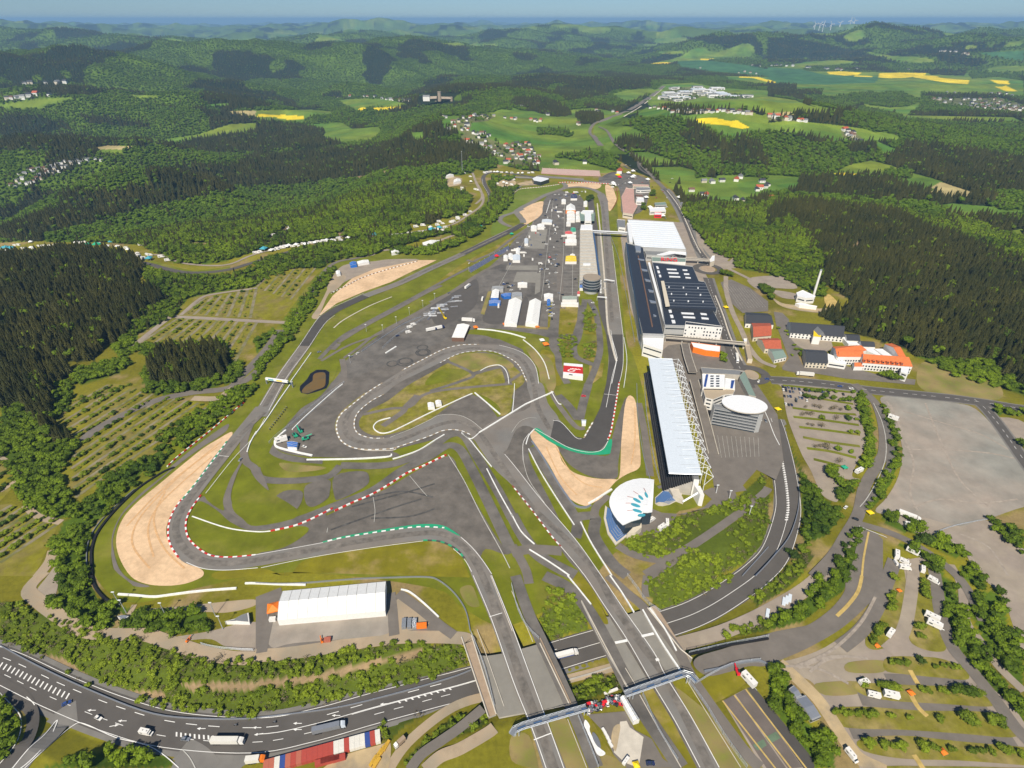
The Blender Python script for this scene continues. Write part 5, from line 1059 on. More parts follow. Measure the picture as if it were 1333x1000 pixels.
# ---------------------------------------------------------------- vehicles (all face +X)
USED=set()
def make_car(paint,style='hatch'):
    t=thing('car','x','car')
    b=MB(); prof=[(-2.1,.35),(-2.15,.8),(-1.9,1.0),(.9,.95),(1.9,.8),(2.15,.6),(2.1,.35)]
    w=.87
    for s_ in (1,): 
        L=[(x,-w,z) for x,z in prof]; R=[(x,w,z) for x,z in prof]
        b.face(L,paint); b.face(R[::-1],paint)
        for i in range(len(prof)-1): b.face([L[i],R[i],R[i+1],L[i+1]],paint)
        b.face([L[0],L[-1],R[-1],R[0]],'black')
    b.build('body',t)
    c=MB(); lo=[(-1.85,-.8,1.0),(.85,-.8,.96),(.85,.8,.96),(-1.85,.8,1.0)]; hi=[(-1.4,-.62,1.45),(.1,-.62,1.47),(.1,.62,1.47),(-1.4,.62,1.45)]
    for i in range(4): c.face([lo[i],lo[(i+1)%4],hi[(i+1)%4],hi[i]],'glass')
    c.build('window',t)
    r=MB(); r.box(-1.42,.12,-.63,.63,1.452,1.5,paint); r.build('roof',t)
    for x in (-1.35,1.35):
        for y in (-.8,.8):
            m=MB(); n=10; o=[(x+.33*math.cos(6.283*j/n),.33+.33*math.sin(6.283*j/n)) for j in range(n)]
            for yy in (y-.1,y+.1): m.face([(a,yy,z) for a,z in o],'tyre')
            for j in range(n): m.face([(o[j][0],y-.1,o[j][1]),(o[(j+1)%n][0],y-.1,o[(j+1)%n][1]),(o[(j+1)%n][0],y+.1,o[(j+1)%n][1]),(o[j][0],y+.1,o[j][1])],'tyre')
            m.build('wheel',t)
    for y in (-.6,.6): MB().box(2.1,2.17,y-.15,y+.15,.55,.68,'white_steel').build('headlight',t)
    return t
def wheels(t,xs,w,r=.45):
    for x in xs:
        for y in (-w,w):
            m=MB(); n=10; o=[(x+r*math.cos(6.283*j/n),r+r*math.sin(6.283*j/n)) for j in range(n)]
            for yy in (y-.14,y+.14): m.face([(a,yy,z) for a,z in o],'tyre')
            for j in range(n): m.face([(o[j][0],y-.14,o[j][1]),(o[(j+1)%n][0],y-.14,o[(j+1)%n][1]),(o[(j+1)%n][0],y+.14,o[(j+1)%n][1]),(o[j][0],y+.14,o[j][1])],'tyre')
            m.build('wheel',t)
def make_truck(L=13.6,col='container_white',cab='white_wall',stripe=None):
    t=thing('truck','x','truck')
    b=MB(); b.box(-L/2-1,L/2-1,-1.27,1.27,1.1,4.0,col); 
    if stripe: b.box(-L/2-1.01,L/2-.99,-1.29,1.29,1.1,1.9,stripe)
    tr=b.build('trailer',t)
    MB().box(-L/2-.5,L/2-1,-.5,.5,.7,1.09,'black').build('chassis',t)
    c=MB(); c.prism([(0,0),(0,0),(0,0)],0,0,cab) if False else None
    x0=L/2-.5; pts=[(x0,.6),(x0,3.7),(x0+.9,3.6),(x0+2.1,2.9),(x0+2.2,.6)]
    L_=[(x,-1.22,z) for x,z in pts]; R_=[(x,1.22,z) for x,z in pts]; c.face(L_[::-1],cab); c.face(R_,cab)
    for i in range(4): c.face([L_[i],L_[i+1],R_[i+1],R_[i]],cab)
    cb=c.build('cab',t); MB().face([(x0+2.13,-1.1,2.8),(x0+2.22,-1.1,1.8),(x0+2.22,1.1,1.8),(x0+2.13,1.1,2.8)],'glass').build('windscreen',cb)
    wheels(t,(-L/2+.4,-L/2+1.7,-L/2+3,L/2-.2,L/2+1.0),1.1,.5); return t
def make_bus(col='silver'):
    t=thing('bus','x','bus'); b=MB(); b.box(-6.2,6.2,-1.27,1.27,.4,3.3,col); bd=b.build('body',t)
    for y in (-1.28,1.28): MB().box(-5.9,5.9,y-.015,y+.015,1.6,2.7,'glass').build('window',t)
    MB().box(6.2,6.23,-1.1,1.1,1.3,2.9,'glass').build('windscreen',t)
    for x in (-3,0,3): MB().box(x-.5,x+.5,-.4,.4,3.303,3.42,'white_wall').build('roof_hatch',t)
    wheels(t,(-3.6,4.2),1.15,.5); return t
def make_camper(L=6.5,nose=True,name='camper_van',cat='camper van',col='white_wall',hood=None):
    t=thing(name,'x',cat); b=MB(); b.box(-L/2,L/2-(1.6 if nose else 0),-1.12,1.12,.5,2.9,col); bd=b.build('body',t)
    if nose:
        x0=L/2-1.6; pts=[(x0,.45),(x0,2.0),(x0+.5,2.0),(x0+1.1,1.25),(x0+1.65,1.1),(x0+1.65,.45)]; c=MB()
        k=hood or col; L_=[(x,-1.0,z) for x,z in pts]; R_=[(x,1.0,z) for x,z in pts]; c.face(L_[::-1],k); c.face(R_,k)
        for i in range(5): c.face([L_[i],L_[i+1],R_[i+1],R_[i]],k if i not in (2,) else 'glass')
        c.build('cab',t); wheels(t,(-L/2+1.4,L/2-.8),.95,.34)
    else:
        wheels(t,(0,),1.0,.34); MB().bar((L/2,0,.5),(L/2+1.2,0,.45),.06,'steel').build('drawbar',t)
    for x in (-L/5,L/8): MB().box(x-.3,x+.3,-.25,.25,2.903,3.0,'grey_roof').build('roof_hatch',t)
    for y in (-1.125,1.125): MB().box(-L/2+.8,-L/2+2.2,y-.01,y+.01,1.5,2.2,'glass').build('window',t)
    return t
PROTO={}
def place(key,loc,rz,label,group=None,mk=None,scale=None):
    """first use of a kind takes the built one, later uses copy it"""
    if key not in PROTO:
        r=mk(); PROTO[key]=r; r.location=loc; r.rotation_euler=(0,0,rz); r['label']=label
        if group: r['group']=group
        if scale: r.scale=(scale,)*3 if not isinstance(scale,tuple) else scale
        return r
    return dup(PROTO[key],loc,rz,scale if scale else (1,1,1),label,group)
CAR=lambda c:(lambda: make_car(c))
def car(t,a,b,c,label,group=None):
    x,y,z=gnd(t,a); return place('car_'+c,(x,y,z+.35),heading(t,a,b),label,group,CAR(c))
# ---------------------------------------------------------------- houses
def make_house(wc,rc,w=9,l=12,h=5.2,hr=3.6):
    t=thing('house','x','house'); wl=MB().box(-l/2,l/2,-w/2,w/2,-6,h,wc)
    g=MB(); 
    for x in (-l/2,l/2): wl.face([(x,-w/2,h),(x,w/2,h),(x,0,h+hr*.96)],wc)
    wl.build('wall',t); r=MB().gable(-l/2,l/2,-w/2,w/2,h+.02,hr,rc,.6).build('roof',t); MB().box(l*.15,l*.15+.8,.6,1.4,h+hr*.5,h+hr+.9,'brown_roof').build('chimney',r)
    for y in (-w/2-.03,w/2+.03):
        for x in (-l*.28,0,l*.28): MB().box(x-.7,x+.7,y-.02,y+.02,1.6,3.0,'window_dark').build('window',t)
    return t
def house(t,p,wc,rc,rz,label,group=None,sc=1.0):
    x,y,z=PH(*p) if t is None else gnd(t,p)
    return place('house_'+wc+rc,(x,y,z),rz,label,group,lambda: make_house(wc,rc),sc)
# ---------------------------------------------------------------- marquees and small tents
def marquee(name,t,s,h,hr,label,col='tent_white',wall='white_wall',open_end=False,group=None,bays=8):
    """four corners of the eaves in the photo: a,b one gable end, c,d the other (a->d and b->c are the long sides)"""
    q=W(t,s,h); c=cen(q); root=thing(name,label,'tent',c,0,group); q=[(p[0]-c[0],p[1]-c[1]) for p in q]; a,b,cc,d=q
    w=MB(); w.prism(q,0,h,wall); w.build('side_wall',root)
    m1=((a[0]+b[0])/2,(a[1]+b[1])/2); m2=((cc[0]+d[0])/2,(cc[1]+d[1])/2); r=MB(); H_=h+hr; E=.05
    r.face([(*a,h+E),(*m1,H_),(*m2,H_),(*d,h+E)],col); r.face([(*b,h+E),(*cc,h+E),(*m2,H_),(*m1,H_)],col)
    r.face([(*a,h+E),(*b,h+E),(*m1,H_)],'black' if open_end else col); r.face([(*cc,h+E),(*d,h+E),(*m2,H_)],col); rf=r.build('roof',root)
    k=MB()
    for i in range(bays+1):
        u=i/bays
        for e0,e1 in ((a,d),(b,cc)):
            p=(e0[0]+(e1[0]-e0[0])*u,e0[1]+(e1[1]-e0[1])*u); m=(m1[0]+(m2[0]-m1[0])*u,m1[1]+(m2[1]-m1[1])*u); k.bar((*p,h+.08),(*m,H_+.04),.1,'worn_paint')
    k.build('roof_seam',rf); return root
def make_pavilion(col,w=5,hw=2.3,hr=1.6):
    t=thing('pavilion_tent','x','tent'); r=MB(); Q=[(-w/2,-w/2,hw),(w/2,-w/2,hw),(w/2,w/2,hw),(-w/2,w/2,hw)]
    for i in range(4): r.face([Q[i],Q[(i+1)%4],(0,0,hw+hr)],col)
    for i in range(4): a,b=Q[i],Q[(i+1)%4]; r.face([(a[0],a[1],hw-.5),(b[0],b[1],hw-.5),b,a],col)
    r.build('canopy',t)
    for x in (-1,1):
        for y in (-1,1): MB().bar((x*w/2*.97,y*w/2*.97,0),(x*w/2*.97,y*w/2*.97,hw),.06,'steel').build('leg',t)
    return t
# ---------------------------------------------------------------- barriers
def wall_line(name,t,s,h,wd,k,label,cat,z=0,top=None,posts=None,curve=True,group=None,k2=None):
    L=wline(T(t,s),z) if curve else [(*P(a,b,z),z) for a,b in T(t,s)]
    L=resample([tuple(map(float,p)) for p in L],3.0) if k2 else L
    A=offset(L,-wd/2); B=offset(L,wd/2); c=(L[len(L)//2][0],L[len(L)//2][1],0)
    m=MB(); 
    for i in range(len(L)-1):
        kk=k if (not k2 or i%2) else k2; a,b,e,f=A[i],A[i+1],B[i+1],B[i]; z0=a[2]; z1=z0+h
        m.face([(a[0],a[1],z1),(f[0],f[1],z1),(e[0],e[1],z1),(b[0],b[1],z1)],top or kk); m.face([(a[0],a[1],z0),(a[0],a[1],z1),(b[0],b[1],z1),(b[0],b[1],z0)],kk); m.face([(f[0],f[1],z0),(e[0],e[1],z0),(e[0],e[1],z1),(f[0],f[1],z1)],kk)
    for q,w_ in ((0,0),(-1,-1)):
        a,f=A[q],B[q]; m.face([(a[0],a[1],a[2]),(f[0],f[1],a[2]),(f[0],f[1],a[2]+h),(a[0],a[1],a[2]+h)],k)
    if posts:
        r=thing(name,label,cat,c,0,group)
        for v in range(len(m.V)): m.V[v]=(m.V[v][0]-c[0],m.V[v][1]-c[1],m.V[v][2])
        m.build('rail',r); p=MB(); Q=resample(L,posts)
        for x,y,zz in Q: p.box(x-c[0]-.08,x-c[0]+.08,y-c[1]-.08,y-c[1]+.08,zz,zz+h+.05,'steel')
        p.build('post_row',r)['kind']='stuff'; return r
    o=m.build(name,None,c); return tag(o,label,cat,group)
def fence(t,s,h,label,z=0,k='steel',step=6,group=None):
    """see-through mesh fence: posts with three wires and a cap"""
    L=wline(T(t,s),z); L=[tuple(map(float,p)) for p in L]; Q=resample(L,step); c=(Q[len(Q)//2][0],Q[len(Q)//2][1],0); r=thing('fence',label,'fence',c,0,group)
    p=MB(); m=MB()
    for i,(x,y,zz) in enumerate(Q):
        x-=c[0];y-=c[1]; p.bar((x,y,zz),(x,y,zz+h),.09,k)
        if i: 
            for hh in (.1,.35,.6,.85,1): m.bar((X0,Y0,Z0+h*hh),(x,y,zz+h*hh),.045,k)
        X0,Y0,Z0=x,y,zz
    p.build('post_row',r)['kind']='stuff'; m.build('wire_mesh',r); return r

def as_mesh(cu,name):
    tmp=bpy.data.objects.new('tmp_text',cu); SC.collection.objects.link(tmp); dg=bpy.context.evaluated_depsgraph_get(); me=bpy.data.meshes.new_from_object(tmp.evaluated_get(dg)); bpy.data.objects.remove(tmp); me.name=name; return bpy.data.objects.new(name,me)
# ================================================================ buildings
def building(name,label,t,s,h,wall,roof,z0=0,cat='building',parapet=.5,bands=0,band='window_dark',extra=None):
    """roof outline read at roof height -> walls down to the ground, flat roof with parapet, window bands"""
    q=W(t,s,h); c=cen(q); root=thing(name,label,cat,c); q=[(p[0]-c[0],p[1]-c[1]) for p in q]; n=len(q)
    A=sum(q[i][0]*q[(i+1)%n][1]-q[(i+1)%n][0]*q[i][1] for i in range(n)); q=q if A>0 else q[::-1]
    MB().prism(q,z0,h-parapet,wall,roof).build('wall',root)
    cx,cy=sum(p[0] for p in q)/n,sum(p[1] for p in q)/n
    if parapet:
        m=MB()
        for i in range(n):
            a,b=q[i],q[(i+1)%n]; ia=(a[0]+(cx-a[0])*.012,a[1]+(cy-a[1])*.012); ib=(b[0]+(cx-b[0])*.012,b[1]+(cy-b[1])*.012)
            oa=(a[0]-(cx-a[0])*.003,a[1]-(cy-a[1])*.003); ob=(b[0]-(cx-b[0])*.003,b[1]-(cy-b[1])*.003)
            m.prism([oa,ob,ib,ia],h-parapet-.05,h,wall)
        m.build('parapet',root)
    for k in range(bands):
        z=(k+.45)*(h-parapet)/max(1,bands); m=MB()
        for i in range(n):
            a,b=q[i],q[(i+1)%n]; d=math.hypot(b[0]-a[0],b[1]-a[1])
            if d<6: continue
            nx,ny=(b[1]-a[1])/d,-(b[0]-a[0])/d; tx,ty=(b[0]-a[0])/d,(b[1]-a[1])/d; a2=(a[0]+tx*1.2+nx*.06,a[1]+ty*1.2+ny*.06); b2=(b[0]-tx*1.2+nx*.06,b[1]-ty*1.2+ny*.06)
            m.face([(*a2,z),(*b2,z),(*b2,z+1.5),(*a2,z+1.5)],band)
        if m.V: m.build('window',root)
    root['_q']=[v for p in q for v in p]; return root
def loc_of(root,x,y): return (x-root.location.x,y-root.location.y)
def roofbox(root,name,t,s,z,h,k):
    q=W(t,s,z+h); c=root.location; MB().prism([(p[0]-c.x,p[1]-c.y) for p in q],z,z+h,k).build(name,root)
# --- main grandstand with cable-stayed roof
def grandstand():
    q=W('P','844,465 875,469 913,620 871,615',20); c=cen(q); root=thing('grandstand','long grandstand beside the first corner under a pale blue roof with white spiky masts','grandstand',c)
    a,b,d,e=[(p[0]-c[0],p[1]-c[1]) for p in q]     # a,b far end; d,e near end (a,e track side)
    lp=lambda p,r,u:(p[0]+(r[0]-p[0])*u,p[1]+(r[1]-p[1])*u)
    r=MB(); n=16
    for i in range(n):
        u,v=i/n,(i+1)/n; g=0
        A0,A1=lp(a,e,u+g),lp(a,e,v-g); B0,B1=lp(b,d,u+g),lp(b,d,v-g); za,zb=19,21.5
        r.face([(*A0,za),(*A1,za),(*B1,zb),(*B0,zb)],'pale_blue_roof'); r.face([(*A0,za-.5),(*B0,zb-.5),(*B1,zb-.5),(*A1,za-.5)],'grey_metal')
        r.face([(*A0,za-.5),(*A1,za-.5),(*A1,za),(*A0,za)],'white_steel'); r.face([(*B0,zb),(*B1,zb),(*B1,zb-.5),(*B0,zb-.5)],'white_steel')
    rf=r.build('roof',root); k=MB()
    for i in range(1,n): u=i/n; k.bar((*lp(lp(a,e,u),lp(b,d,u),.42),20.1),(*lp(lp(a,e,u),lp(b,d,u),.9),21.3),.06,'seat_grey')
    k.build('roof_seam',rf)
    for p0,p1,z in ((a,b,19),(e,d,19)): k=MB(); k.bar((*p0,z),(*p1,z+2.5),.3,'grey_metal'); k.build('roof_edge',rf)
    st=MB(); rowsn=14
    for i in range(rowsn):
        u0,u1=-.1+.88*i/rowsn,-.1+.88*(i+1)/rowsn; z=1.5+i*.95
        P0,P1,P2,P3=lp(a,b,u0),lp(a,b,u1),lp(e,d,u1),lp(e,d,u0); st.prism([P0,P1,P2,P3],0,z,'concrete','black')
    st.build('seating_tier',root)
    w=MB(); P0,P1,P2,P3=lp(a,b,.8),lp(a,b,.97),lp(e,d,.97),lp(e,d,.8); w.prism([P0,P1,P2,P3],0,16.5,'white_wall','grey_roof'); w.build('back_wall',root)
    w=MB(); w.prism([lp(e,d,.1),lp(e,d,.4),(lp(e,d,.4)[0]+1,lp(e,d,.4)[1]-11),(lp(e,d,.1)[0]+1,lp(e,d,.1)[1]-8)],0,5,'pale_concrete'); w.build('end_block',root)
    w=MB(); w.prism([(lp(e,d,.85)[0],lp(e,d,.85)[1]-.3),(lp(e,d,1.03)[0],lp(e,d,1.03)[1]-.3),(lp(e,d,1.0)[0]+1,lp(e,d,1)[1]-10),(lp(e,d,.87)[0]+1,lp(e,d,.87)[1]-10)],0,11,'white_wall'); w.build('stair_tower',root)
    w=MB(); p=lp(e,d,.4); p2=lp(e,d,.9); w.bar((p[0],p[1]-12,4),(p2[0],p2[1]-6,9),.6,'white_steel'); w.build('ramp',root)
    for i in range(n):
        u=(i+.5)/n; p=lp(b,d,u); dx,dy=(b[0]-a[0]),(b[1]-a[1]); l=math.hypot(dx,dy); nx,ny=dx/l,dy/l; m=MB()
        top=(p[0]+nx*4.5,p[1]+ny*4.5,25); ft=(p[0]+nx*5,p[1]+ny*5,0); m.bar(ft,top,.2,'white_steel'); m.bar(top,(p[0]-nx*10,p[1]-ny*10,21),.12,'white_steel'); m.bar(top,(p[0]+nx*10,p[1]+ny*10,17),.16,'white_steel'); m.bar((p[0]+nx*10,p[1]+ny*10,17),(p[0]+nx*5,p[1]+ny*5,8),.14,'white_steel'); m.bar((p[0]+nx*10,p[1]+ny*10,17),(p[0],p[1],20.9),.14,'white_steel');
        m.build('mast',root)
grandstand()
# --- round stand with the white shell roof
def shell():
    c=at('K6','330,430',0); root=thing('arena_grandstand','round arena stand under a white fan shaped roof with teal leaves','grandstand',(*c,0))
    q=W('K6','532,176 460,164 400,162 330,172 260,195 205,225 160,262 125,305 105,345 98,385 101,425 118,470 140,510 175,560 230,612 310,575 400,550 418,520 425,488 470,490 515,482 525,330',13); q=[(x-c[0],y-c[1]) for x,y in q]
    cx,cy=at('K6','455,480',13); cx-=c[0];cy-=c[1]; r=MB(); n=len(q)
    for i in range(n):
        a,b=q[i],q[(i+1)%n]
        if i<14: 
            m=lambda p,u:(cx+(p[0]-cx)*u,cy+(p[1]-cy)*u)
            r.face([(*a,12.4),(*b,12.4),(*m(b,.5),13.9),(*m(a,.5),13.9)],'white_roof'); r.face([(*m(a,.5),13.9),(*m(b,.5),13.9),(*m(b,.12),14.6),(*m(a,.12),14.6)],'white_roof')
            r.face([(*a,11.8),(*b,11.8),(*b,12.4),(*a,12.4)],'white_steel')
    r.prism([(cx+(p[0]-cx)*.97,cy+(p[1]-cy)*.97) for p in q],11.6,12.35,'white_steel','white_roof'); rf=r.build('roof',root)
    g=MB(); w=[(cx+(p[0]-cx)*.9,cy+(p[1]-cy)*.9) for p in q]; g.prism(w,0,11.5,'glass'); g.build('glass_wall',root)
    for s,rx,ry,a in (('402,350',2.6,1.0,-1.1),('365,378',3.2,1.2,-.8),('352,425',3.4,1.3,-.5),('368,478',3.2,1.2,-.4),('455,325',2.8,.9,-1.45),('410,520',2.6,1.2,.1)):
        x,y=at('K6',s,15); m=MB(); L=[(x-c[0]+rx*math.cos(v)*math.cos(a)-ry*math.sin(v)*math.sin(a),y-c[1]+rx*math.cos(v)*math.sin(a)+ry*math.sin(v)*math.cos(a)) for v in np.linspace(0,6.283,14)[:-1]]; m.prism(L,14.3,14.9,'teal'); m.build('teal_leaf',rf)
    m=MB()
    for s in ('330,290 380,325','270,340 330,355','255,405 310,408','270,478 330,475','430,260 450,300'): 
        (a,b)=W('K6',s,14.5); m.bar((a[0]-c[0],a[1]-c[1],14.3),(b[0]-c[0],b[1]-c[1],14.6),.12,'rust_red')
    m.build('roof_line',rf)
    for s,sg in (('60,420 45,540 82,690 160,800 272,712 205,625 110,505 82,440',1),('540,345 625,268 815,290 762,368 680,410 540,400',1)):
        q2=[(x-c[0],y-c[1]) for x,y in W('K6',s,2)]; k=MB(); gx,gy=(sum(p[0] for p in q2)/len(q2),sum(p[1] for p in q2)/len(q2))
        for i in range(7):
            u=1-i*.11; k.prism([(p[0]*u+ (cx*.35+gx*.65)*(1-u),p[1]*u+(cy*.35+gy*.65)*(1-u)) for p in q2],0,1+i*.55,'pale_concrete','blue_seats' if i else 'pale_concrete')
        k.build('seating_tier',root)
    k=MB(); q3=[(x-c[0],y-c[1]) for x,y in W('K6','270,700 405,560 410,640 350,690',5)]; k.prism(q3,0,5,'cream'); k.build('terrace',root)
shell()
# --- long dark-roofed hall with stand facing the straight
g=building('boulevard_hall','long dark roofed hall with a stand facing the start straight','A21','592,262 682,285 690,330 740,520 790,742 682,738 640,560 605,380',18,'grey_wall','dark_roof',parapet=.6)
roofbox(g,'roof_edge','A21','592,262 600,262 676,738 668,738',17.6,.8,'glass'); 
for s in ('655,345 690,350 690,356 660,352','672,398 706,404 706,412 680,408','690,450 722,458 722,466 697,462','708,505 738,512 738,520 715,518','715,560 750,568 750,576 722,574','735,635 752,640 752,646 738,644'): roofbox(g,'skylight','A21',s,17.45,.7,'silver')
roofbox(g,'plant_room','A21','640,278 670,282 672,306 646,304',17.4,2.5,'silver'); roofbox(g,'walkway','A21','655,330 660,330 735,700 728,700',17.4,.5,'brown_roof')
building('hall_head','slanted white end building of the long dark hall','A21','682,742 792,742 786,822 684,790',14,'white_wall','white_roof',bands=2)
g=building('covered_gallery','narrow white gallery roof between the two dark halls','A21','708,366 720,366 806,678 792,680',15,'white_wall','white_roof')
g=building('arena_hall','wide dark roofed arena hall with white skylight strips','A21','730,363 940,385 972,460 1005,467 1068,612 1048,618 1092,702 796,692 775,560',16,'grey_wall','dark_roof',bands=2)
roofbox(g,'raised_roof','A21','775,455 1000,467 1064,610 818,600',15.5,3.0,'dark_roof')
for s in ('750,385 760,385 766,398 755,398','756,408 768,408 772,420 760,420','764,430 776,430 778,441 768,441','815,612 830,612 833,625 819,625','822,638 838,638 842,652 827,652','830,665 848,665 852,680 835,680','805,398 855,400 858,405 808,403','812,416 866,418 868,424 815,422','818,436 875,438 877,443 820,441','888,402 912,403 914,408 890,407','895,422 922,423 924,429 897,428','902,441 930,443 932,448 904,446','880,625 945,628 948,635 884,632','890,645 952,648 955,655 892,652','980,628 1012,631 1015,638 984,636','985,650 1022,654 1025,661 988,658'): roofbox(g,'skylight','A21',s,15.45,.7,'white_roof')
for s in ('815,490 821,490 821,495 815,495','890,492 896,492 896,498 890,498','966,495 972,495 972,500 966,500','828,525 834,525 834,531 828,531','905,527 911,527 911,533 905,533','978,530 985,530 985,536 978,536','840,560 846,560 846,566 840,566','915,563 922,563 922,569 915,569','992,565 998,565 998,571 992,571'): roofbox(g,'roof_vent','A21',s,18.4,.8,'white_roof')
for i in range(9): y=470+i*15; roofbox(g,'roof_seam','A21','%d,%d %d,%d %d,%d %d,%d'%(790+i*4,y,1010+i*6,y+7,1010+i*6,y+8.5,790+i*4,y+1.5),18.4,.25,'grey_metal')
roofbox(g,'stair_row','A21','776,462 792,462 822,590 800,592',18.3,1.2,'cream')
g=building('office_block','white office block with square coloured windows south of the dark arena hall','A21','905,672 1090,696 1096,704 902,688',19,'white_wall','dark_roof',bands=0,parapet=.6)
# windows as separate rows on the south face
def facade_windows(root,t,tl,tr,zr,br,z1,z0,nx,nz,k='window_dark',w=.55,h=.5,skip=.0,name='window'):
    A=at(t,tl,zr); B=at(t,tr,zr); c=root.location; a=(A[0]-c.x,A[1]-c.y); b=(B[0]-c.x,B[1]-c.y); d=math.hypot(b[0]-a[0],b[1]-a[1]); tx,ty=(b[0]-a[0])/d,(b[1]-a[1])/d; nxv,nyv=ty,-tx; rs=random.Random(5)
    for j in range(nz):
        for i in range(nx):
            m=MB()
            if rs.random()<skip: continue
            u=(i+.5)/nx*d; z=z0+(z1-z0)*(j+.5)/nz; ww=d/nx*w/2; hh=(z1-z0)/nz*h/2; e=.12
            m.face([(a[0]+tx*(u-ww)+nxv*e,a[1]+ty*(u-ww)+nyv*e,z-hh),(a[0]+tx*(u+ww)+nxv*e,a[1]+ty*(u+ww)+nyv*e,z-hh),(a[0]+tx*(u+ww)+nxv*e,a[1]+ty*(u+ww)+nyv*e,z+hh),(a[0]+tx*(u-ww)+nxv*e,a[1]+ty*(u-ww)+nyv*e,z+hh)],k)
            m.build(name,root)
facade_windows(g,'A21','902,688','1096,704',19,'',18,2,12,4,'glass',.45,.45,.25)
building('red_annex','orange red curved annex below the white office block','A21','932,780 1085,800 1083,830 1010,822 945,805',7,'orange_plastic','white_roof',parapet=.4)
g=building('white_roof_hall','big white ribbed roof hall between the bridge and the dark arena','A21','602,143 842,156 907,297 642,284',15,'grey_wall','white_roof',bands=1,parapet=.5)
for i in range(13):
    u=i/13+.03; y0=143+(284-143)*u; x0=602+40*u; y1=156+(297-156)*u; x1=842+65*u; roofbox(g,'roof_rib','A21','%f,%f %f,%f %f,%f %f,%f'%(x0+6,y0,x1-6,y1,x1-6,y1+2,x0+6,y0+2),14.4,.5,'pale_blue_roof')
g=building('entrance_hall','grey hall with red stripe in front of the white ribbed roof','A21','682,288 905,300 912,322 880,312 840,318 790,330 700,325',10,'grey_wall','grey_roof',bands=1)
roofbox(g,'red_stripe','A21','690,289 750,292 750,297 690,294',9.4,1,'red_plastic'); roofbox(g,'red_stripe','A21','850,297 905,300 906,305 850,302',9.4,1,'red_plastic'); roofbox(g,'white_canopy','A21','755,325 840,302 905,305 908,326 850,318 790,328',9.5,1,'white_roof')
g=building('sign_hall','low pale hall carrying large red letters beside the arena hall','A21','728,336 905,344 905,364 730,360',8,'white_wall','green_grey_roof')
def sign_text(root,txt,t,a,b,z,size,k,thick=.15,name='lettering',tilt=0):
    A=at(t,a,z); B=at(t,b,z); ang=math.atan2(B[1]-A[1],B[0]-A[0]); c=bpy.data.curves.new(name,'FONT'); c.body=txt; c.size=size; c.extrude=thick; c.materials.append(M(k)); o=as_mesh(c,name); link(o,root); o.location=(A[0]-root.location.x,A[1]-root.location.y,z-root.location.z); o.rotation_euler=(tilt,0,ang); return o
sign_text(g,'RING','A21','775,358','870,362',8.3,10,'red_plastic',.4,tilt=.4)
building('bridge_head','white stair tower at the hall end of the footbridge','A21','600,160 622,162 630,262 612,258',16,'white_wall','white_roof'); building('service_block','small white service block beside the footbridge end','A21','548,142 590,145 592,186 556,182',9,'white_wall','grey_roof',bands=1)
# --- pit building
g=building('pit_building','long low pit building with ribbed beige roof beside the pit lane','A21','355,190 420,188 452,452 352,462',10,'grey_wall','concrete',bands=1)
for i in range(34):
    u=(i+.5)/34; y=190+(455-190)*u; xr=420+32*u; roofbox(g,'roof_rib','A21','357,%f %f,%f %f,%f 357,%f'%(y,xr-2,y-.5,xr-2,y+1.8,y+2.5),9.5,.5,'pale_concrete' if i%2 else 'worn_paint')
roofbox(g,'blue_edge','A21','421,210 429,210 463,440 454,440',9.7,.5,'blue_water_panel'); roofbox(g,'roof_unit','A21','372,370 410,370 410,378 372,378',9.6,1.5,'white_roof'); roofbox(g,'roof_unit','A21','360,170 420,170 420,192 358,192',9.6,2,'white_roof')
g=building('paddock_club','white building with dark wings at the north end of the pit building','A21','370,95 425,95 425,105 412,108 415,150 380,150 380,110 360,105',9,'white_wall','white_roof',bands=1); 
roofbox(g,'wing','A21','352,105 378,108 378,150 358,150',6,.5,'green_grey_roof'); roofbox(g,'wing','A21','414,108 432,106 430,150 416,150',6,.5,'green_grey_roof')
def tower():
    x,y=at('P','769,380'); t=thing('control_tower','round dark glass control tower at the end of the pit building','tower',(x,y,0)); r=11
    MB().cyl(0,0,0,5.5,r*.8,'grey_wall',n=24).build('base',t)
    for i in range(4):
        z=5.5+i*3.6; MB().cyl(0,0,z,z+2.4,r,'glass',n=28).build('window',t); MB().cyl(0,0,z+2.4,z+3.6,r+.5,'silver',n=28).build('floor_ring',t)
    MB().cyl(0,0,19.9,20.8,r+.3,'sand_stone',n=28).build('roof',t)
tower()
def footbridge():
    (a,b)=W('A21','425,203 606,212',9); c=((a[0]+b[0])/2,(a[1]+b[1])/2,0); t=thing('footbridge','white covered footbridge across the start straight','bridge',c); ang=math.atan2(b[1]-a[1],b[0]-a[0]); L=math.dist(a,b)+6; t.rotation_euler=(0,0,ang)
    MB().box(-L/2,L/2,-2.2,2.2,6.5,7.2,'grey_metal').build('deck',t); MB().box(-L/2,L/2,-2,2,7.201,10,'white_roof').build('gallery',t)
    for y in (-2.02,2.02): MB().box(-L/2+2,L/2-2,y-.02,y+.02,8,9.3,'window_dark').build('window',t)
    for x in (-L/2+3,L/2-3): MB().box(x-.6,x+.6,-1,1,0,6.5,'concrete').build('pier',t)
footbridge()
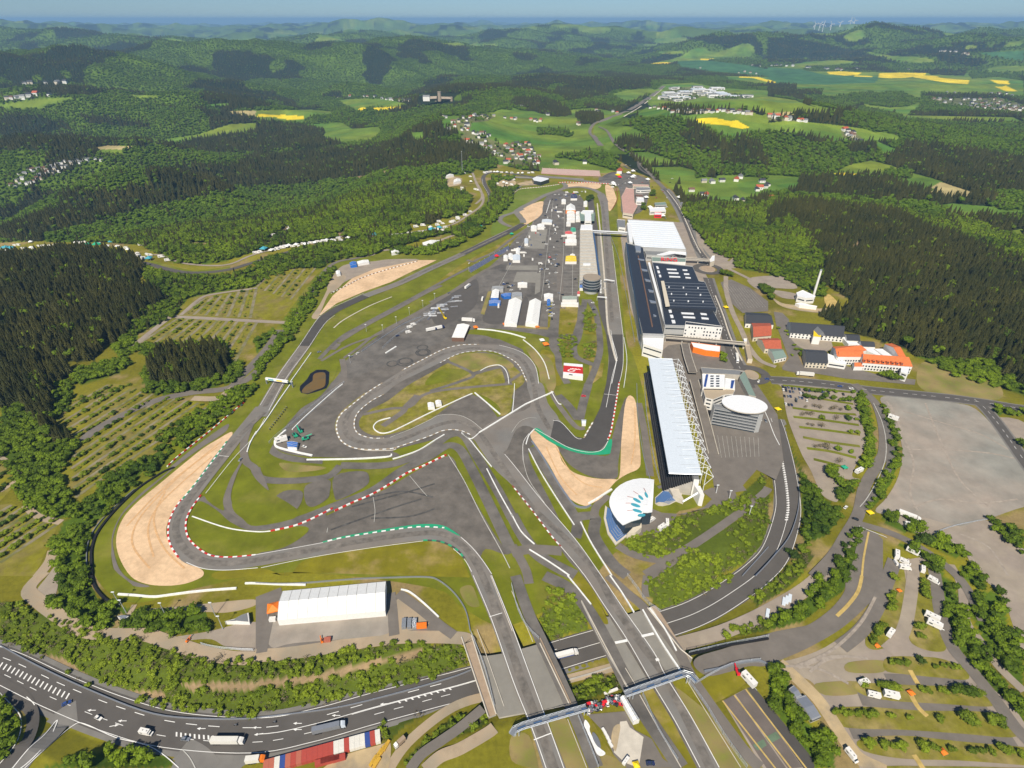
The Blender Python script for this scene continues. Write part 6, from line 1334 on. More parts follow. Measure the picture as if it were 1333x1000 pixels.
# --- hotel with slatted front and oval roof
g=building('slatted_hotel','grey hotel with white horizontal bands and a big oval roof','K7','400,545 560,560 940,640 948,662 905,668 420,580',19,'grey_wall','grey_roof',bands=0)
A=at('K7','405,572',19); B=at('K7','912,668',19)
for i in range(6): facade_windows(g,'K7','420,580','905,668',19,'',18.9-i*3,17.3-i*3,1,1,'silver',.99,1,name='sun_louvre')
facade_windows(g,'K7','420,580','905,668',19,'',17.3,-.7,1,6,'glass',.97,.47)
def oval():
    x,y=at('K7','745,545',22); c=g.location; m=MB(); q=[(x-c.x+18.5*math.cos(v)+2*math.sin(v),y-c.y+13.5*math.sin(v)-3*math.cos(v)) for v in np.linspace(0,6.283,36)[:-1]]; m.prism(q,20.6,21.6,'pale_concrete','white_roof'); o=m.build('oval_roof',g)
    MB().prism([(a*.9+(x-c.x)*.1,b*.9+(y-c.y)*.1) for a,b in q],19,20.55,'glass').build('lantern',g)
oval()
building('hotel_wing','tan flat wing of the slatted hotel with round terrace','K7','285,365 520,370 640,395 620,440 520,450 400,500 320,480',12,'white_wall','tan_roof',bands=3)
g=building('white_hotel_block','white block with dark roof windows north of the slatted hotel','K7','285,222 530,232 530,372 290,368',14,'white_wall','white_roof',bands=3)
for i in range(5):
    for j in range(2): roofbox(g,'roof_window','K7','%f,%f %f,%f %f,%f %f,%f'%(375+j*62,240+i*27,410+j*62,240+i*27,408+j*62,252+i*27,372+j*62,252+i*27),13.5,.3,'window_dark')
roofbox(g,'dark_strip','K7','325,228 352,228 325,362 300,360',13.5,.3,'blue_metal')
g=building('white_cube_block','white cube with a dark stripe next to the long white hotel block','K7','535,270 640,280 640,385 530,378',13,'white_wall','white_roof',bands=3); roofbox(g,'dark_strip','K7','600,292 636,292 615,380 590,378',12.5,.3,'blue_metal')
building('grey_terrace','low grey terrace building with cream edge north of the hotels','K7','270,150 680,180 740,190 700,235 540,222 290,215',6,'concrete','grey_roof'); building('grey_terrace_wing','low grey wing running beside the road and roundabout','K7','700,200 745,195 870,470 790,450 690,260',6,'concrete','green_grey_roof')
# --- viaduct of the service road
def viaduct(label,t,s,wd,z,z0=None,k='pale_concrete'):
    q=T(t,s); L=[]; n=len(q); z0=z if z0 is None else z0
    for i,(a,b) in enumerate(q): zz=z+(z0-z)*i/(n-1); x,y=P(a,b,zz); L.append((float(x),float(y),zz))
    L=smooth(L,False,4) if n>2 else L; c=(L[0][0],L[0][1],0); t_=thing('viaduct',label,'bridge',c); A=offset(L,-wd/2);B=offset(L,wd/2); m=MB(); r=MB()
    f=lambda p,dz=0:(p[0]-c[0],p[1]-c[1],p[2]+dz)
    for i in range(len(L)-1):
        m.face([f(A[i]),f(B[i]),f(B[i+1]),f(A[i+1])],'service_asphalt'); m.face([f(A[i],-1),f(A[i+1],-1),f(B[i+1],-1),f(B[i],-1)],'concrete'); m.face([f(A[i]),f(A[i+1]),f(A[i+1],-1),f(A[i],-1)],'concrete'); m.face([f(B[i]),f(B[i],-1),f(B[i+1],-1),f(B[i+1])],'concrete')
        for Q in (A,B): r.bar(f(Q[i],.5),f(Q[i+1],.5),.28,k)
    m.build('deck',t_); r.build('parapet',t_)
    for p in resample(L,18)[:-1]:
        if p[2]>2.5: MB().box(p[0]-c[0]-.6,p[0]-c[0]+.6,p[1]-c[1]-.6,p[1]-c[1]+.6,0,p[2]-1,'concrete').build('pier',t_)
    return t_
viaduct('beige service ramp north of the hotel terrace behind the grandstand','V4','430,60 460,200 515,370',8,5)
viaduct('beige service ramp between the grandstand and the slatted hotel','V4','530,460 590,680 660,940 700,1100 740,1260',8,5,.6)
viaduct('concrete walkway over the road south of the white office block','A21','800,752 960,765 1215,788',5,7)
viaduct('concrete walkway over the road near the northern roundabout','Y2','770,725 900,730 1060,745',5,7)
building('walkway_tower','cream stair tower at the east end of the southern walkway','Y4','200,575 232,575 232,605 205,605',9,'cream','white_roof'); building('ramp_block','cream ramp block below the stair tower of the southern walkway','Y4','212,635 255,635 285,770 240,765',5,'cream','tan_roof')
building('walkway_kiosk','cream tower at the car park end of the northern walkway','Y2','1060,690 1088,685 1085,745 1040,760 1030,735',8,'cream','white_roof')
def pedestrian_truss(pts,lab,piers):
    q=T('A23',pts); L=[(*map(float,P(a,b,7)),7) for a,b in q]; c=(L[1][0],L[1][1],0); t=thing('truss_footbridge',lab,'bridge',c)
    L=[(x-c[0],y-c[1],z) for x,y,z in L]; A=offset(L,-1.4);B=offset(L,1.4); d=MB(); r=MB()
    for i in range(len(L)-1):
        d.face([A[i],B[i],B[i+1],A[i+1]],'grey_metal'); d.face([(*A[i][:2],6.6),(*A[i+1][:2],6.6),(*B[i+1][:2],6.6),(*B[i][:2],6.6)],'grey_metal')
        for Q in (A,B): r.bar((*Q[i][:2],8.3),(*Q[i+1][:2],8.3),.1,'steel'); r.bar((*Q[i][:2],6.9),(*Q[i+1][:2],6.9),.13,'steel')
    d.build('deck',t)
    for Q in (A,B):
        K=resample([tuple(p) for p in Q],3.0)
        for i in range(len(K)-1): r.bar((*K[i][:2],6.9),(*K[i][:2],8.3),.08,'steel'); r.bar((*K[i][:2],6.9),(*K[i+1][:2],8.3),.06,'steel')
    r.build('truss',t)
    m=MB(); C=resample(L,4.2)
    for i in range(len(C)-1): m.bar((C[i][0],C[i][1],7.08),(C[i+1][0],C[i+1][1],7.08),.35,'blue_water_panel') if i%2 else None
    m.build('mat_strip',t)
    for s in piers:
        x,y=at('A23',s,0); x,y=x-c[0],y-c[1]; m=MB()
        j=min(range(len(C)),key=lambda i:math.hypot(C[i][0]-x,C[i][1]-y)); x,y=C[j][:2]; m.bar((x-.8,y,0),(x-.8,y,6.6),.22,'steel'); m.bar((x+.8,y,0),(x+.8,y,6.6),.22,'steel'); m.build('pier',t)
pedestrian_truss('0,825 15,800 60,780 390,685','blue grey steel footbridge crossing the lower race track in the south',('370,705','20,820'))
pedestrian_truss('590,615 900,508 935,520 962,550','blue grey steel footbridge crossing the straight south of the eastern track bridge',('610,625','900,530'))
# --- decks over the cutting
def deck(name,label,t,s,k='paddock_concrete',rail=None,z=.02,th=1.3):
    q=W(t,s,0); c=cen(q); r=thing(name,label,'bridge',c); q=[(p[0]-c[0],p[1]-c[1]) for p in q]; MB().prism(q,-th,z,'concrete',k).build('deck',r)
    n=len(q)
    m=MB(); 
    for i in (rail or ()): a,b=q[i],q[(i+1)%n]; m.bar((*a,.6),(*b,.6),.3,'pale_concrete')
    if m.V: m.build('parapet',r)
    return r
deck('track_bridge','western bridge carrying the lower race track and service road over the public road','P','612,852 634,854 660,850 703,838 741,917 650,934 620,882','paddock_concrete',(3,))
deck('track_bridge','eastern bridge carrying the long race track straight over the public road','P','757,783 790,803 818,800 843,792 886,846 901,858 892,880 816,895','paddock_concrete',(3,4,7))
deck('path_bridge','narrow brown path bridge west of the lower race track','P','601,830 614,828 646,930 636,934','brown_bridge',(1,3),.06)
strip('bridge_pavement','race_asphalt',3,'A23','60,350 120,345 220,560 240,600 160,620',1) if False else None
wall_line('bridge_wall','P','757,785 785,842 818,897',1.2,.5,'concrete','concrete edge wall of the eastern track bridge facing the gap','wall'); wall_line('bridge_wall','P','703,832 722,872 743,917',1.2,.6,'brown_bridge','brown edge wall of the western track bridge facing the gap','wall')
wall_line('bridge_wall','A23','680,178 780,350 880,500',1.1,.8,'tyre_white','white long barrier east of the straight on the eastern bridge','barrier'); wall_line('bridge_wall','A23','715,170 790,270 855,392',1.1,.8,'tyre_white','white outer barrier parallel to it on the eastern bridge','barrier')
S('bridge_pavement','pale_concrete',5,'A23','715,165 735,160 880,390 870,398',False); S('bridge_pavement','brown_bridge',5,'A23','725,160 750,155 925,435 905,440',False)
tag(MB().box(0,0,0,0,0,0,'tyre_white') and None,) if False else None
for t,s in (('A23','537,350 600,338'),('A23','675,316 738,302'),('A23','748,440 765,436')): strip('marker_board','white_paint',9,t,s,1.6)
# low walls beside the ramp south of the road
wall_line('retaining_wall','A23','915,412 1000,395 1100,370 1200,352 1333,330',1.6,.8,'black','dark retaining wall beside the wide asphalt ramp','wall',curve=True)
wall_line('retaining_wall','A23','1000,500 1100,480 1150,462 1280,445 1333,470',1.4,1.0,'grey_metal','grey wall curving past the red machine','wall')
# --- small buildings and the red painted roof
def sign_building():
    q=W('P','734,472 758.5,474 759,490 733,487',5); c=cen(q); r=thing('painted_hut','white hut whose red roof carries a white script sign','building',c); q=[(p[0]-c[0],p[1]-c[1]) for p in q]; a,b,d,e=q
    MB().prism(q,0,4.6,'white_wall','white_roof').build('wall',r)
    lp=lambda p,s,u:(p[0]+(s[0]-p[0])*u,p[1]+(s[1]-p[1])*u)
    R=[lp(a,e,.25),lp(b,d,.25),lp(b,d,.78),lp(a,e,.78)]; rf=MB().prism(R,4.61,4.9,'red_paint').build('roof',r)
    ang=math.atan2(b[1]-a[1],b[0]-a[0]); L=math.dist(a,b)
    cu=bpy.data.curves.new('lettering','FONT'); cu.body='G'; cu.size=9.5; cu.shear=.5; cu.extrude=.05; cu.materials.append(M('white_paint')); o=as_mesh(cu,'lettering'); link(o,rf); p=lp(a,e,.74); o.location=(p[0]+L*.1,p[1],5.0); o.rotation_euler=(0,0,ang); o.scale=(1.3,.85,1)
    m=MB(); p0=lp(a,e,.5); px_=[(p0[0]+L*u,p0[1]+(b[1]-a[1])*u+.5*math.sin(u*42),5.02) for u in np.linspace(.36,.88,34)]
    for i in range(len(px_)-1): m.bar(px_[i],px_[i+1],.24,'white_paint')
    m.build('lettering',rf); MB().prism([lp(e,d,.3),lp(e,d,.48),(lp(e,d,.48)[0],lp(e,d,.48)[1]+1.5),(lp(e,d,.3)[0],lp(e,d,.3)[1]+1.5)],4.61,4.8,'black').build('hatch',r)
sign_building()
def gable_building(name,label,t,s,h,hr,wall,roof,cat='building',windows=0,k='window_dark'):
    q=W(t,s,h); c=cen(q); r=thing(name,label,cat,c); a,b,d,e=[(p[0]-c[0],p[1]-c[1]) for p in q]
    w=MB().prism([a,b,d,e],0,h,wall); m1=((a[0]+e[0])/2,(a[1]+e[1])/2); m2=((b[0]+d[0])/2,(b[1]+d[1])/2); w.face([(*a,h),(*m1,h+hr*.97),(*e,h)],wall); w.face([(*b,h),(*m2,h+hr*.97),(*d,h)],wall); w.build('wall',r)
    ex=lambda p,m:(p[0]+(p[0]-m[0])*.06,p[1]+(p[1]-m[1])*.06); m=MB(); A,B,D,E=ex(a,m1),ex(b,m2),ex(d,m2),ex(e,m1)
    m.face([(*A,h-.1),(*B,h-.1),(*m2,h+hr),(*m1,h+hr)],roof); m.face([(*D,h-.1),(*E,h-.1),(*m1,h+hr),(*m2,h+hr)],roof); m.build('roof',r)
    if windows:
        d_=math.dist(e,d); tx,ty=(d[0]-e[0])/d_,(d[1]-e[1])/d_; nx,ny=ty,-tx
        for j in range(2 if h>6 else 1):
            for i in range(windows):
                u=(i+.5)/windows*d_; z=1+j*3.2; MB().face([(e[0]+tx*(u-.8)+nx*.06,e[1]+ty*(u-.8)+ny*.06,z),(e[0]+tx*(u+.8)+nx*.06,e[1]+ty*(u+.8)+ny*.06,z),(e[0]+tx*(u+.8)+nx*.06,e[1]+ty*(u+.8)+ny*.06,z+1.8),(e[0]+tx*(u-.8)+nx*.06,e[1]+ty*(u-.8)+ny*.06,z+1.8)],k).build('window',r)
    return r
# theme village and hotels (corner order: far-left, far-right, near-right, near-left)
gable_building('slate_roof_lodge','dark slate roofed lodge adjoining the red roofs in the theme village','Y4','215,335 425,345 480,445 220,432',6,4,'white_wall','slate_roof',windows=6)
g=gable_building('red_roof_lodge','upper part of the curved red tiled lodge','Y4','270,435 445,432 460,545 290,560',6,4,'cream','red_roof',windows=4)
g=gable_building('red_roof_lodge','lower part of the curved red tiled lodge beside the green grey roof','Y4','330,580 520,575 555,670 400,668',6,4,'cream','red_roof',windows=4)
gable_building('green_roof_pavilion','green grey roofed pavilion at the foot of the red lodge','Y4','425,670 530,665 600,745 490,770',5,2.5,'white_wall','green_grey_roof',windows=4)
g=gable_building('arched_hotel','long slate roofed hotel with white arches east of the theme village','Y4','610,425 1125,460 1130,560 640,520',7,6,'white_wall','slate_roof',windows=14)
q=W('Y4','850,500 925,505 915,575 845,570',8); c=g.location; MB().prism([(p[0]-c.x,p[1]-c.y) for p in q],0,9.5,'white_wall','yellow_plastic').build('portal',g); m=MB(); (a,b)=W('Y4','870,500 925,505',11); m.gable(a[0]-c.x,b[0]-c.x,a[1]-c.y-9,a[1]-c.y+3,9.5,4.5,'grey_roof',.4,'y'); m.build('dormer',g)
gable_building('slate_roof_inn','dark slate roofed inn at the hotel forecourt','K4','30,735 200,745 222,840 55,830',7,4.5,'cream','slate_roof',windows=6)
gable_building('linking_wing','small slate roofed wing beside the white stepped terrace','K4','345,615 450,620 470,668 370,665',6,2.5,'white_wall','slate_roof'); gable_building('linking_wing','lower slate roofed wing nearest the orange roofs','K4','455,670 560,675 585,715 480,712',6,2.5,'white_wall','slate_roof')
building('stepped_terrace','white stepped terrace wall between the slate and orange roofed hotels','K4','330,640 350,640 385,675 440,680 520,730 580,725 640,780 600,780 520,745 440,700 380,695',5,'white_wall','white_roof'); building('glass_courtyard','white and blue courtyard block inside the orange roofed hotel','K4','580,730 640,730 720,785 650,785',6,'white_wall','white_roof')
gable_building('orange_roof_hotel','curved west wing of the orange tiled hotel','K4','255,715 420,705 520,740 290,785',10,3,'white_wall','orange_roof',windows=8); gable_building('orange_roof_hotel','middle part of the orange tiled hotel with white grid windows','K4','300,750 470,745 500,790 300,790',10,3,'white_wall','orange_roof',windows=10)
g=gable_building('orange_roof_hotel','long front wing of the orange tiled hotel with dormers','K4','470,770 790,790 870,865 490,835',9,5,'white_wall','orange_roof',windows=16)
c=g.location
for i in range(9): x,y=at('K4','%d,%d'%(500+i*36,812+i*3),12); MB().box(x-c.x-1.1,x-c.x+1.1,y-c.y-1.3,y-c.y+1.3,9.5,12.2,'orange_roof').box(x-c.x-.8,x-c.x+.8,y-c.y-1.36,y-c.y-1.31,10.3,11.8,'window_dark').build('dormer',g)
gable_building('orange_roof_hotel','east wing of the orange tiled hotel running back toward the forest','K4','658,695 715,690 822,795 770,800',9,4,'white_wall','orange_roof')
gable_building('orange_porch','small orange roofed porch at the hotel entrance','K4','415,835 485,835 495,865 425,865',5,2,'white_wall','orange_roof')
building('hotel_annex','white annex with brick base beside the slate roofed inn','K4','218,765 310,800 370,835 360,850 225,830',6,'white_wall','white_roof',bands=1)
building('hotel_end_block','white end block at the east tip of the orange hotel','K4','785,870 850,868 835,925 780,905',9,'white_wall','white_roof',bands=2)
# heating plant
g=building('heating_plant','white heating plant with slanted roof at the forest edge','Y4','690,150 750,125 870,180 860,195 780,200 700,180',8,'white_wall','white_roof',bands=1)
x,y=at('Y4','850,178'); t=thing('chimney_stack','tall slender white chimney beside the heating plant','chimney',(x,y,0)); MB().cyl(0,0,0,34,1.5,'white_wall',1.2,n=14).build('shaft',t); MB().cyl(0,0,34,35,1.35,'steel',n=14).build('rim',t)
building('long_shed','long low white shed in the dirt yard below the heating plant','Y4','682,245 730,245 885,275 880,285 720,265',4,'white_wall','white_roof')
g=building('far_pavilion','white roofed stand with dark windows at the far hairpin','V3','835,88 880,68 990,85 1000,98 920,125 850,112',8,'window_dark','white_roof',parapet=.6)
def stand(label,t,s,h,k):
    q=W(t,s,0); c=cen(q); r=thing('tribune',label,'grandstand',c); a,b,d,e=[(p[0]-c[0],p[1]-c[1]) for p in q]; lp=lambda p,s_,u:(p[0]+(s_[0]-p[0])*u,p[1]+(s_[1]-p[1])*u)
    m=MB()
    for i in range(8): u=i/8; m.prism([lp(e,a,u),lp(d,b,u),b,a],0,(i+1)*h/8,'concrete',k)
    m.build('seating_tier',r); m=MB()
    for i in range(9): u=i/8; m.bar((*lp(a,b,u),0),(*lp(a,b,u),h+1.5),.2,'steel')
    m.build('back_frame',r)
flat('pink_seats',(.5,.26,.24))
stand('long pink seated open stand behind the far corner','Y1','470,20 1000,45 1010,68 460,40',7,'pink_seats')
stand('dark blue open stand beside the back straight west of the paddock','W3','420,612 850,365 860,378 440,628',5,'blue_metal')
# entrance area buildings at the far end
for i,(s,h,wl,rf,lb) in enumerate([('290,560 350,450 450,455 460,640 500,680 440,790 310,770',9,'cream','pink_paving','pink roofed irregular shop block north of the white hall'),('480,440 660,440 670,470 540,478 480,470',6,'white_wall','grey_roof','long white and grey hall near the main entrance'),
  ('430,400 640,405 650,422 440,418',6,'cream','pink_paving','narrow pinkish canopy building at the entrance plaza'),('470,525 565,530 570,565 480,560',8,'grey_wall','brown_roof','brown roofed block among the entrance shops'),('500,570 580,575 585,625 480,620',7,'white_wall','white_roof','small white block beside the brown roofed one'),
  ('650,705 850,695 870,740 660,750',7,'white_wall','white_roof','long white workshop building beside the road'),('720,765 810,765 815,795 720,795',6,'red_plastic','white_roof','small building with a red band near the white workshop'),('720,640 860,630 880,665 730,672',6,'grey_wall','green_grey_roof','grey green roofed hall east of the entrance shops')]):
    building('shop_building' if i not in (5,7) else 'workshop',lb,'W7',s,h,wl,rf,bands=1)
# ================================================================ barriers and fences
WL=lambda name,t,s,h,wd,*a,**k: wall_line(name,t,s,h*(.72 if name!='guard_rail' else .9),wd*(.5 if wd>1 else 1),*a,**k)
WL('tyre_wall','A12','452,3 400,45 260,170 190,240',1.5,1.6,'tyre_white','straight white tyre wall on the northwest edge of the wide asphalt','barrier')
WL('tyre_wall','A12','157,243 110,285 100,310 115,332 200,355 295,375',1.8,3.0,'tyre_white','white tyre wall curving round the parked trucks in the west corner','barrier')
WL('tyre_wall','A12','265,396 400,394 550,390 690,380 705,367',1.5,2.2,'tyre_white','long white tyre wall below the arena bend','barrier')
WL('tyre_wall','A12','712,392 760,378 850,345 930,295 980,265',1.4,1.6,'tyre_white','white tyre wall east of the gap below the arena bend','barrier')
WL('tyre_wall','A12','1125,52 1050,85 900,155 780,215 700,252 650,258 618,240 614,220 640,195 700,178',1.4,1.8,'tyre_white','white tyre wall hooking round the infield tip','barrier')
WL('tyre_wall','A12','1138,48 1200,100 1270,160',1.4,2.2,'tyre_white','short white tyre wall running down from the infield corner','barrier')
WL('tyre_wall','P','624,564 650,548 684,527 720,511',1.6,2.4,'tyre_white','white barrier crossing the arena track from side to side','barrier',curve=False)
WL('tyre_wall','P','601,564 613,572 626,562',1.3,1.4,'tyre_white','small hooked white barrier at the arena crossing','barrier')
WL('tyre_wall','A12','1070,258 1110,290 1150,340 1225,432',1.3,1.3,'tyre_white','narrow white barrier west of the diagonal track','barrier')
WL('tyre_wall','A12','1200,443 1260,560 1333,690',1.4,1.5,'tyre_white','white barrier between service road and diagonal track','barrier'); WL('tyre_wall','A22','0,680 50,770 118,835',1.4,1.5,'tyre_white','white barrier ending at the paved gore of the diagonal track','barrier')
WL('tyre_wall','A22','92,863 200,930 300,998',1.4,1.5,'tyre_white','white barrier south of the paved gore','barrier'); WL('tyre_wall','A23','290,0 340,60 412,150',1.4,1.5,'tyre_white','white barrier west of the straight before the bridge','barrier')
WL('tyre_wall','A22','358,720 420,840 520,998',1.4,1.5,'tyre_white','white barrier east of the straight below the round stand','barrier'); WL('tyre_wall','A23','510,0 570,85 635,190',1.4,1.5,'tyre_white','white barrier east of the straight just before the eastern bridge','barrier')
WL('tyre_wall','A22','88,340 150,460 230,590 325,735',1.4,1.4,'tyre_white','long thin white barrier west of the small gravel trap','barrier')
WL('tyre_wall','A22','118,238 90,270 75,315',1.4,1.6,'tyre_white','stub of white barrier at the north tip of the small gravel trap','barrier')
WL('tyre_wall','A22','105,300 160,380 230,500 290,590 330,635 380,645 412,632',1.6,3.0,'silver','grey white tyre wall round the bottom of the small gravel trap','barrier'); WL('tyre_wall','A22','400,625 450,595 520,550',1.6,3.0,'tyre_white','pale tyre wall between the gravel trap and the round stand','barrier')
WL('tyre_wall','A22','205,40 240,100 258,108',1.4,1.2,'tyre_white','short white barrier inside the first corner','barrier'); WL('tyre_wall','A21','60,770 120,820 170,890 195,975',1.4,1.6,'tyre_white','white tyre wall along the east side of the arena loop','barrier'); WL('tyre_wall','K8','750,645 850,690 910,760 950,860 965,930',1.4,1.5,'tyre_white','curved white barrier next to the upper arena loop','barrier',group=None) if False else None
WL('tyre_wall','K8','385,555 500,565 620,585 700,605 775,630',1.6,2.4,'tyre_white','white tyre wall arching over the north of the arena loop','barrier')
WL('tyre_wall','K8','410,895 480,860 560,850 605,880 630,930 640,1000',1.3,1.3,'tyre_white','white barrier arching over the infield service loop','barrier')
WL('tyre_wall','A22','15,0 12,70 5,145',1.3,1.2,'tyre_white','thin white barrier beside the eastern arena service road','barrier')
WL('tyre_wall','A11','470,998 560,930 655,838',1.4,1.4,'tyre_white','white wall between the grass bank and the skid pan','barrier') if False else None
WL('tyre_wall','A11','675,840 730,805',1.4,3,'tyre_white','short thick white wall at the skid pan edge','barrier')
WL('tyre_wall','A11','180,990 230,920 288,838',1.4,1.3,'tyre_white','white wall east of the western straight beyond the gantry','barrier'); WL('tyre_wall','A12','0,262 60,180 120,90 190,-10',1.4,1.6,'tyre_white','long white wall east of the western straight nearer than the gantry','barrier'); WL('tyre_wall','A02','1285,355 1300,310 1333,250',1.4,1.6,'tyre_white','white wall stub where the service road meets the hairpin','barrier') 
WL('striped_wall','A02','1270,98 1200,155 1100,240 1000,320 925,380 870,432',1.5,1.6,'tyre_white','straight red and white tyre wall above the large gravel trap','barrier',k2='red_paint')
WL('tyre_wall','A02','905,437 860,455 800,490 740,530 680,580 600,660 540,730 500,790 480,850 475,900 480,998',1.6,3.0,'black','long black tyre wall curling round the outside of the large gravel trap','barrier'); WL('guard_rail','A02','700,550 600,640 520,720 470,800 452,880 455,998',1.1,.5,'grey_metal','outer grey rail behind the black tyre wall','barrier',posts=6)
WL('tyre_wall','A03','475,-10 495,60 540,115 575,140',1.6,3,'black','black tyre wall end piece south of the large gravel trap','barrier')
WL('tyre_wall','A03','615,97 700,102 800,110 900,98 1000,85 1100,75 1230,66',1.4,2.4,'tyre_white','lumpy white tyre wall south of the large gravel trap','barrier'); WL('tyre_wall','A03','1275,40 1333,40 1450,45 1590,48',1.4,2.0,'tyre_white','white tyre wall leading toward the big marquee','barrier')
WL('striped_wall','A12','78,767 200,740 300,700 400,648',1.5,2.2,'tyre_white','lower piece of red and white tyre wall in the middle run off','barrier',k2='red_paint'); WL('striped_wall','A12','410,662 500,620 600,578 700,520 780,468 870,428 990,370',1.5,2.2,'tyre_white','long red and white tyre wall climbing across the middle run off','barrier',k2='red_paint')
WL('low_wall','A12','-330,690 -150,750 0,770 78,767',1.0,.8,'tyre_white','thin white wall joining the red and white tyre wall from the west','barrier')
WL('striped_wall','A11','392,528 470,490 560,445 700,400 840,362',1.5,2.0,'tyre_white','brown and white tyre wall along the tan gravel trap','barrier',k2='brown_roof')
WL('striped_wall','V3','1100,150 1040,160 960,170 880,180 760,190 700,205 640,255 580,310 500,410 460,480 420,525',1.4,1.6,'tyre_white','white and red tyre wall round the outside of the far chicane','barrier',k2='pink_paving')
WL('striped_wall','Y1','1100,142 1000,136 900,128 800,128 690,125 620,130',1.5,2,'red_plastic','red and white barrier above the far hairpin gravel','barrier',k2='tyre_white'); WL('tyre_wall','Y1','1155,180 1170,240 1165,300 1120,380',1.5,1.5,'rust_red','dark red barrier east of the far hairpin gravel','barrier')
WL('tyre_wall','Y1','545,295 510,410',1.6,1.8,'tyre_white','short white wall east of the far gravel trap','barrier'); WL('tyre_wall','V3','940,430 980,380 940,450 850,500 760,560',1.2,1.2,'dirt_track','brown rail below the far gravel trap','barrier') if False else None
WL('guard_rail','A21','510,220 560,360 600,560 640,780',1.1,.5,'grey_metal','guard rail between the start straight and the long dark hall','barrier',posts=8)
WL('guard_rail','P','812,440 816,470 812,505',1.1,.5,'white_steel','short guard rail right of the dark braking zone','barrier',posts=8); WL('guard_rail','A22','650,0 658,200 690,400 720,500',1.1,.5,'grey_metal','guard rail west of the main grandstand lawn','barrier',posts=8)
WL('low_wall','A21','520,760 545,850 545,880 520,998',1.0,.5,'tyre_white','white pit exit wall in the dark braking zone','barrier'); WL('low_wall','A21','495,560 500,700 520,760',1.0,.5,'pale_concrete','pale pit exit wall beside the start straight','barrier')
WL('guard_rail','V6','230,580 390,470 520,385 640,310 800,245',1.3,.6,'silver','silver rail on the bank above the skid pan','barrier',posts=7)
WL('low_wall','A13','755,72 800,85 870,140 950,215',1.2,.9,'tyre_white','white curved barrier east of the big marquee','barrier')
WL('guard_rail','A13','0,40 200,42 500,20 690,12 880,8 950,25 1030,90 1090,180 1115,290',1.2,.6,'silver','silver rail curving above and east of the big marquee','barrier',posts=7)
WL('guard_rail','A03','0,362 200,470 480,600 800,718 1100,745 1333,742',1.0,.5,'silver','roadside guard rail on the north side of the public road in the west','barrier',z=-5.5,posts=6)
WL('guard_rail','A13','0,740 400,690 700,620 1000,535 1120,490',1.0,.5,'silver','roadside guard rail north of the public road west of the bridges','barrier',z=-6,posts=6)
WL('guard_rail','A32','-10,100 80,250 140,400 165,600 120,780 30,900 -60,998',1.0,.5,'silver','outer guard rail of the eastern road curve','barrier',z=-3,posts=6); WL('guard_rail','A22','1200,998 1333,850',1.0,.5,'silver','inner guard rail of the eastern road curve','barrier',z=-5,posts=6)
WL('low_wall','K7','940,590 1000,720 1060,880 1120,998',.9,.5,'tyre_white','white wall beside the hatched median north of the eastern curve','barrier')
WL('low_wall','A32','430,25 470,45',.9,.4,'concrete','little wall at the entrance of the eastern car park','barrier') if False else None
for lb,t,s,h in (('tall catch fence beside the lower track east of the western bridge','A23','0,50 30,170 80,270 140,330',3),('catch fence east of the lower track south of the footbridge','A23','345,735 400,870 450,998',3),('catch fence west of the yard with the white tarpaulin','A23','680,620 760,800 860,960',3),
  ('catch fence east of the straight south of the footbridge','A23','910,540 1010,680 1100,830 1220,998',3),('catch fence along the long dark hall','A21','575,260 600,400 640,620 655,760 680,830',3.5),('fence between the grandstand lawn and the run off','A22','690,0 700,150 740,400 770,520',3),
  ('green fence by the ramp east of the straight','A23','600,0 660,80 700,140 770,190',3),('fence on the north edge of the brown path bridge','A13','1120,300 1190,480 1240,680',2.2),('fence along the dark wall of the asphalt ramp','A23','920,405 1100,362 1333,318',2.5),('fence south of the wide asphalt ramp','A23','960,560 1040,510 1150,460 1290,440',2.5),
  ('fence on the west edge of the wide asphalt','A12','460,-5 330,90 200,200 120,262 70,310',2.5),('fence along the far side of the skid pan','V6','430,550 560,430 720,330 830,260 1000,150 1130,60',2.5),('post fence across the big gravel field','A32','870,775 950,745 1050,722 1145,705',1.3),('fence round the gravel yard west of the marquee','K1','880,460 1000,490 1200,510 1333,515',2)):
    fence(t,s,h,lb)
# ================================================================ gantry, towers, masts
def gantry():
    A=at('P','346,493',6); B=at('P','375,497',6); c=((A[0]+B[0])/2,(A[1]+B[1])/2,0); ang=math.atan2(B[1]-A[1],B[0]-A[0]); L=math.dist(A,B); t=thing('advertising_gantry','white advertising gantry across the western straight','gantry',c,ang)
    MB().box(-L/2,L/2,-.9,.9,5,7.2,'tyre_white').build('banner_beam',t); MB().box(-L/2+3,-L/2+9,-.93,-.905,5.4,6.8,'teal').build('banner',t); MB().box(L/2-12,L/2-6,-.93,-.905,5.4,6.8,'yellow_plastic').build('banner',t)
    for x in (-L/2,L/2+4): MB().box(x-.5,x+.5,-.6,.6,0,5,'grey_metal').build('leg',t)
gantry()
for t,a,b,lb in (('A21','445,545 495,548','','white start gantry across the pit lane'),('A21','480,455 535,462','','grey light gantry over the start straight')):
    (p,q)=W(t,a,5); c=((p[0]+q[0])/2,(p[1]+q[1])/2,0); L=math.dist(p,q); g=thing('light_gantry',lb,'gantry',c,math.atan2(q[1]-p[1],q[0]-p[0])); MB().box(-L/2,L/2,-.5,.5,4.6,5.6,'white_steel').build('beam',g)
    for x in (-L/2,L/2): MB().box(x-.25,x+.25,-.3,.3,0,4.6,'steel').build('leg',g)
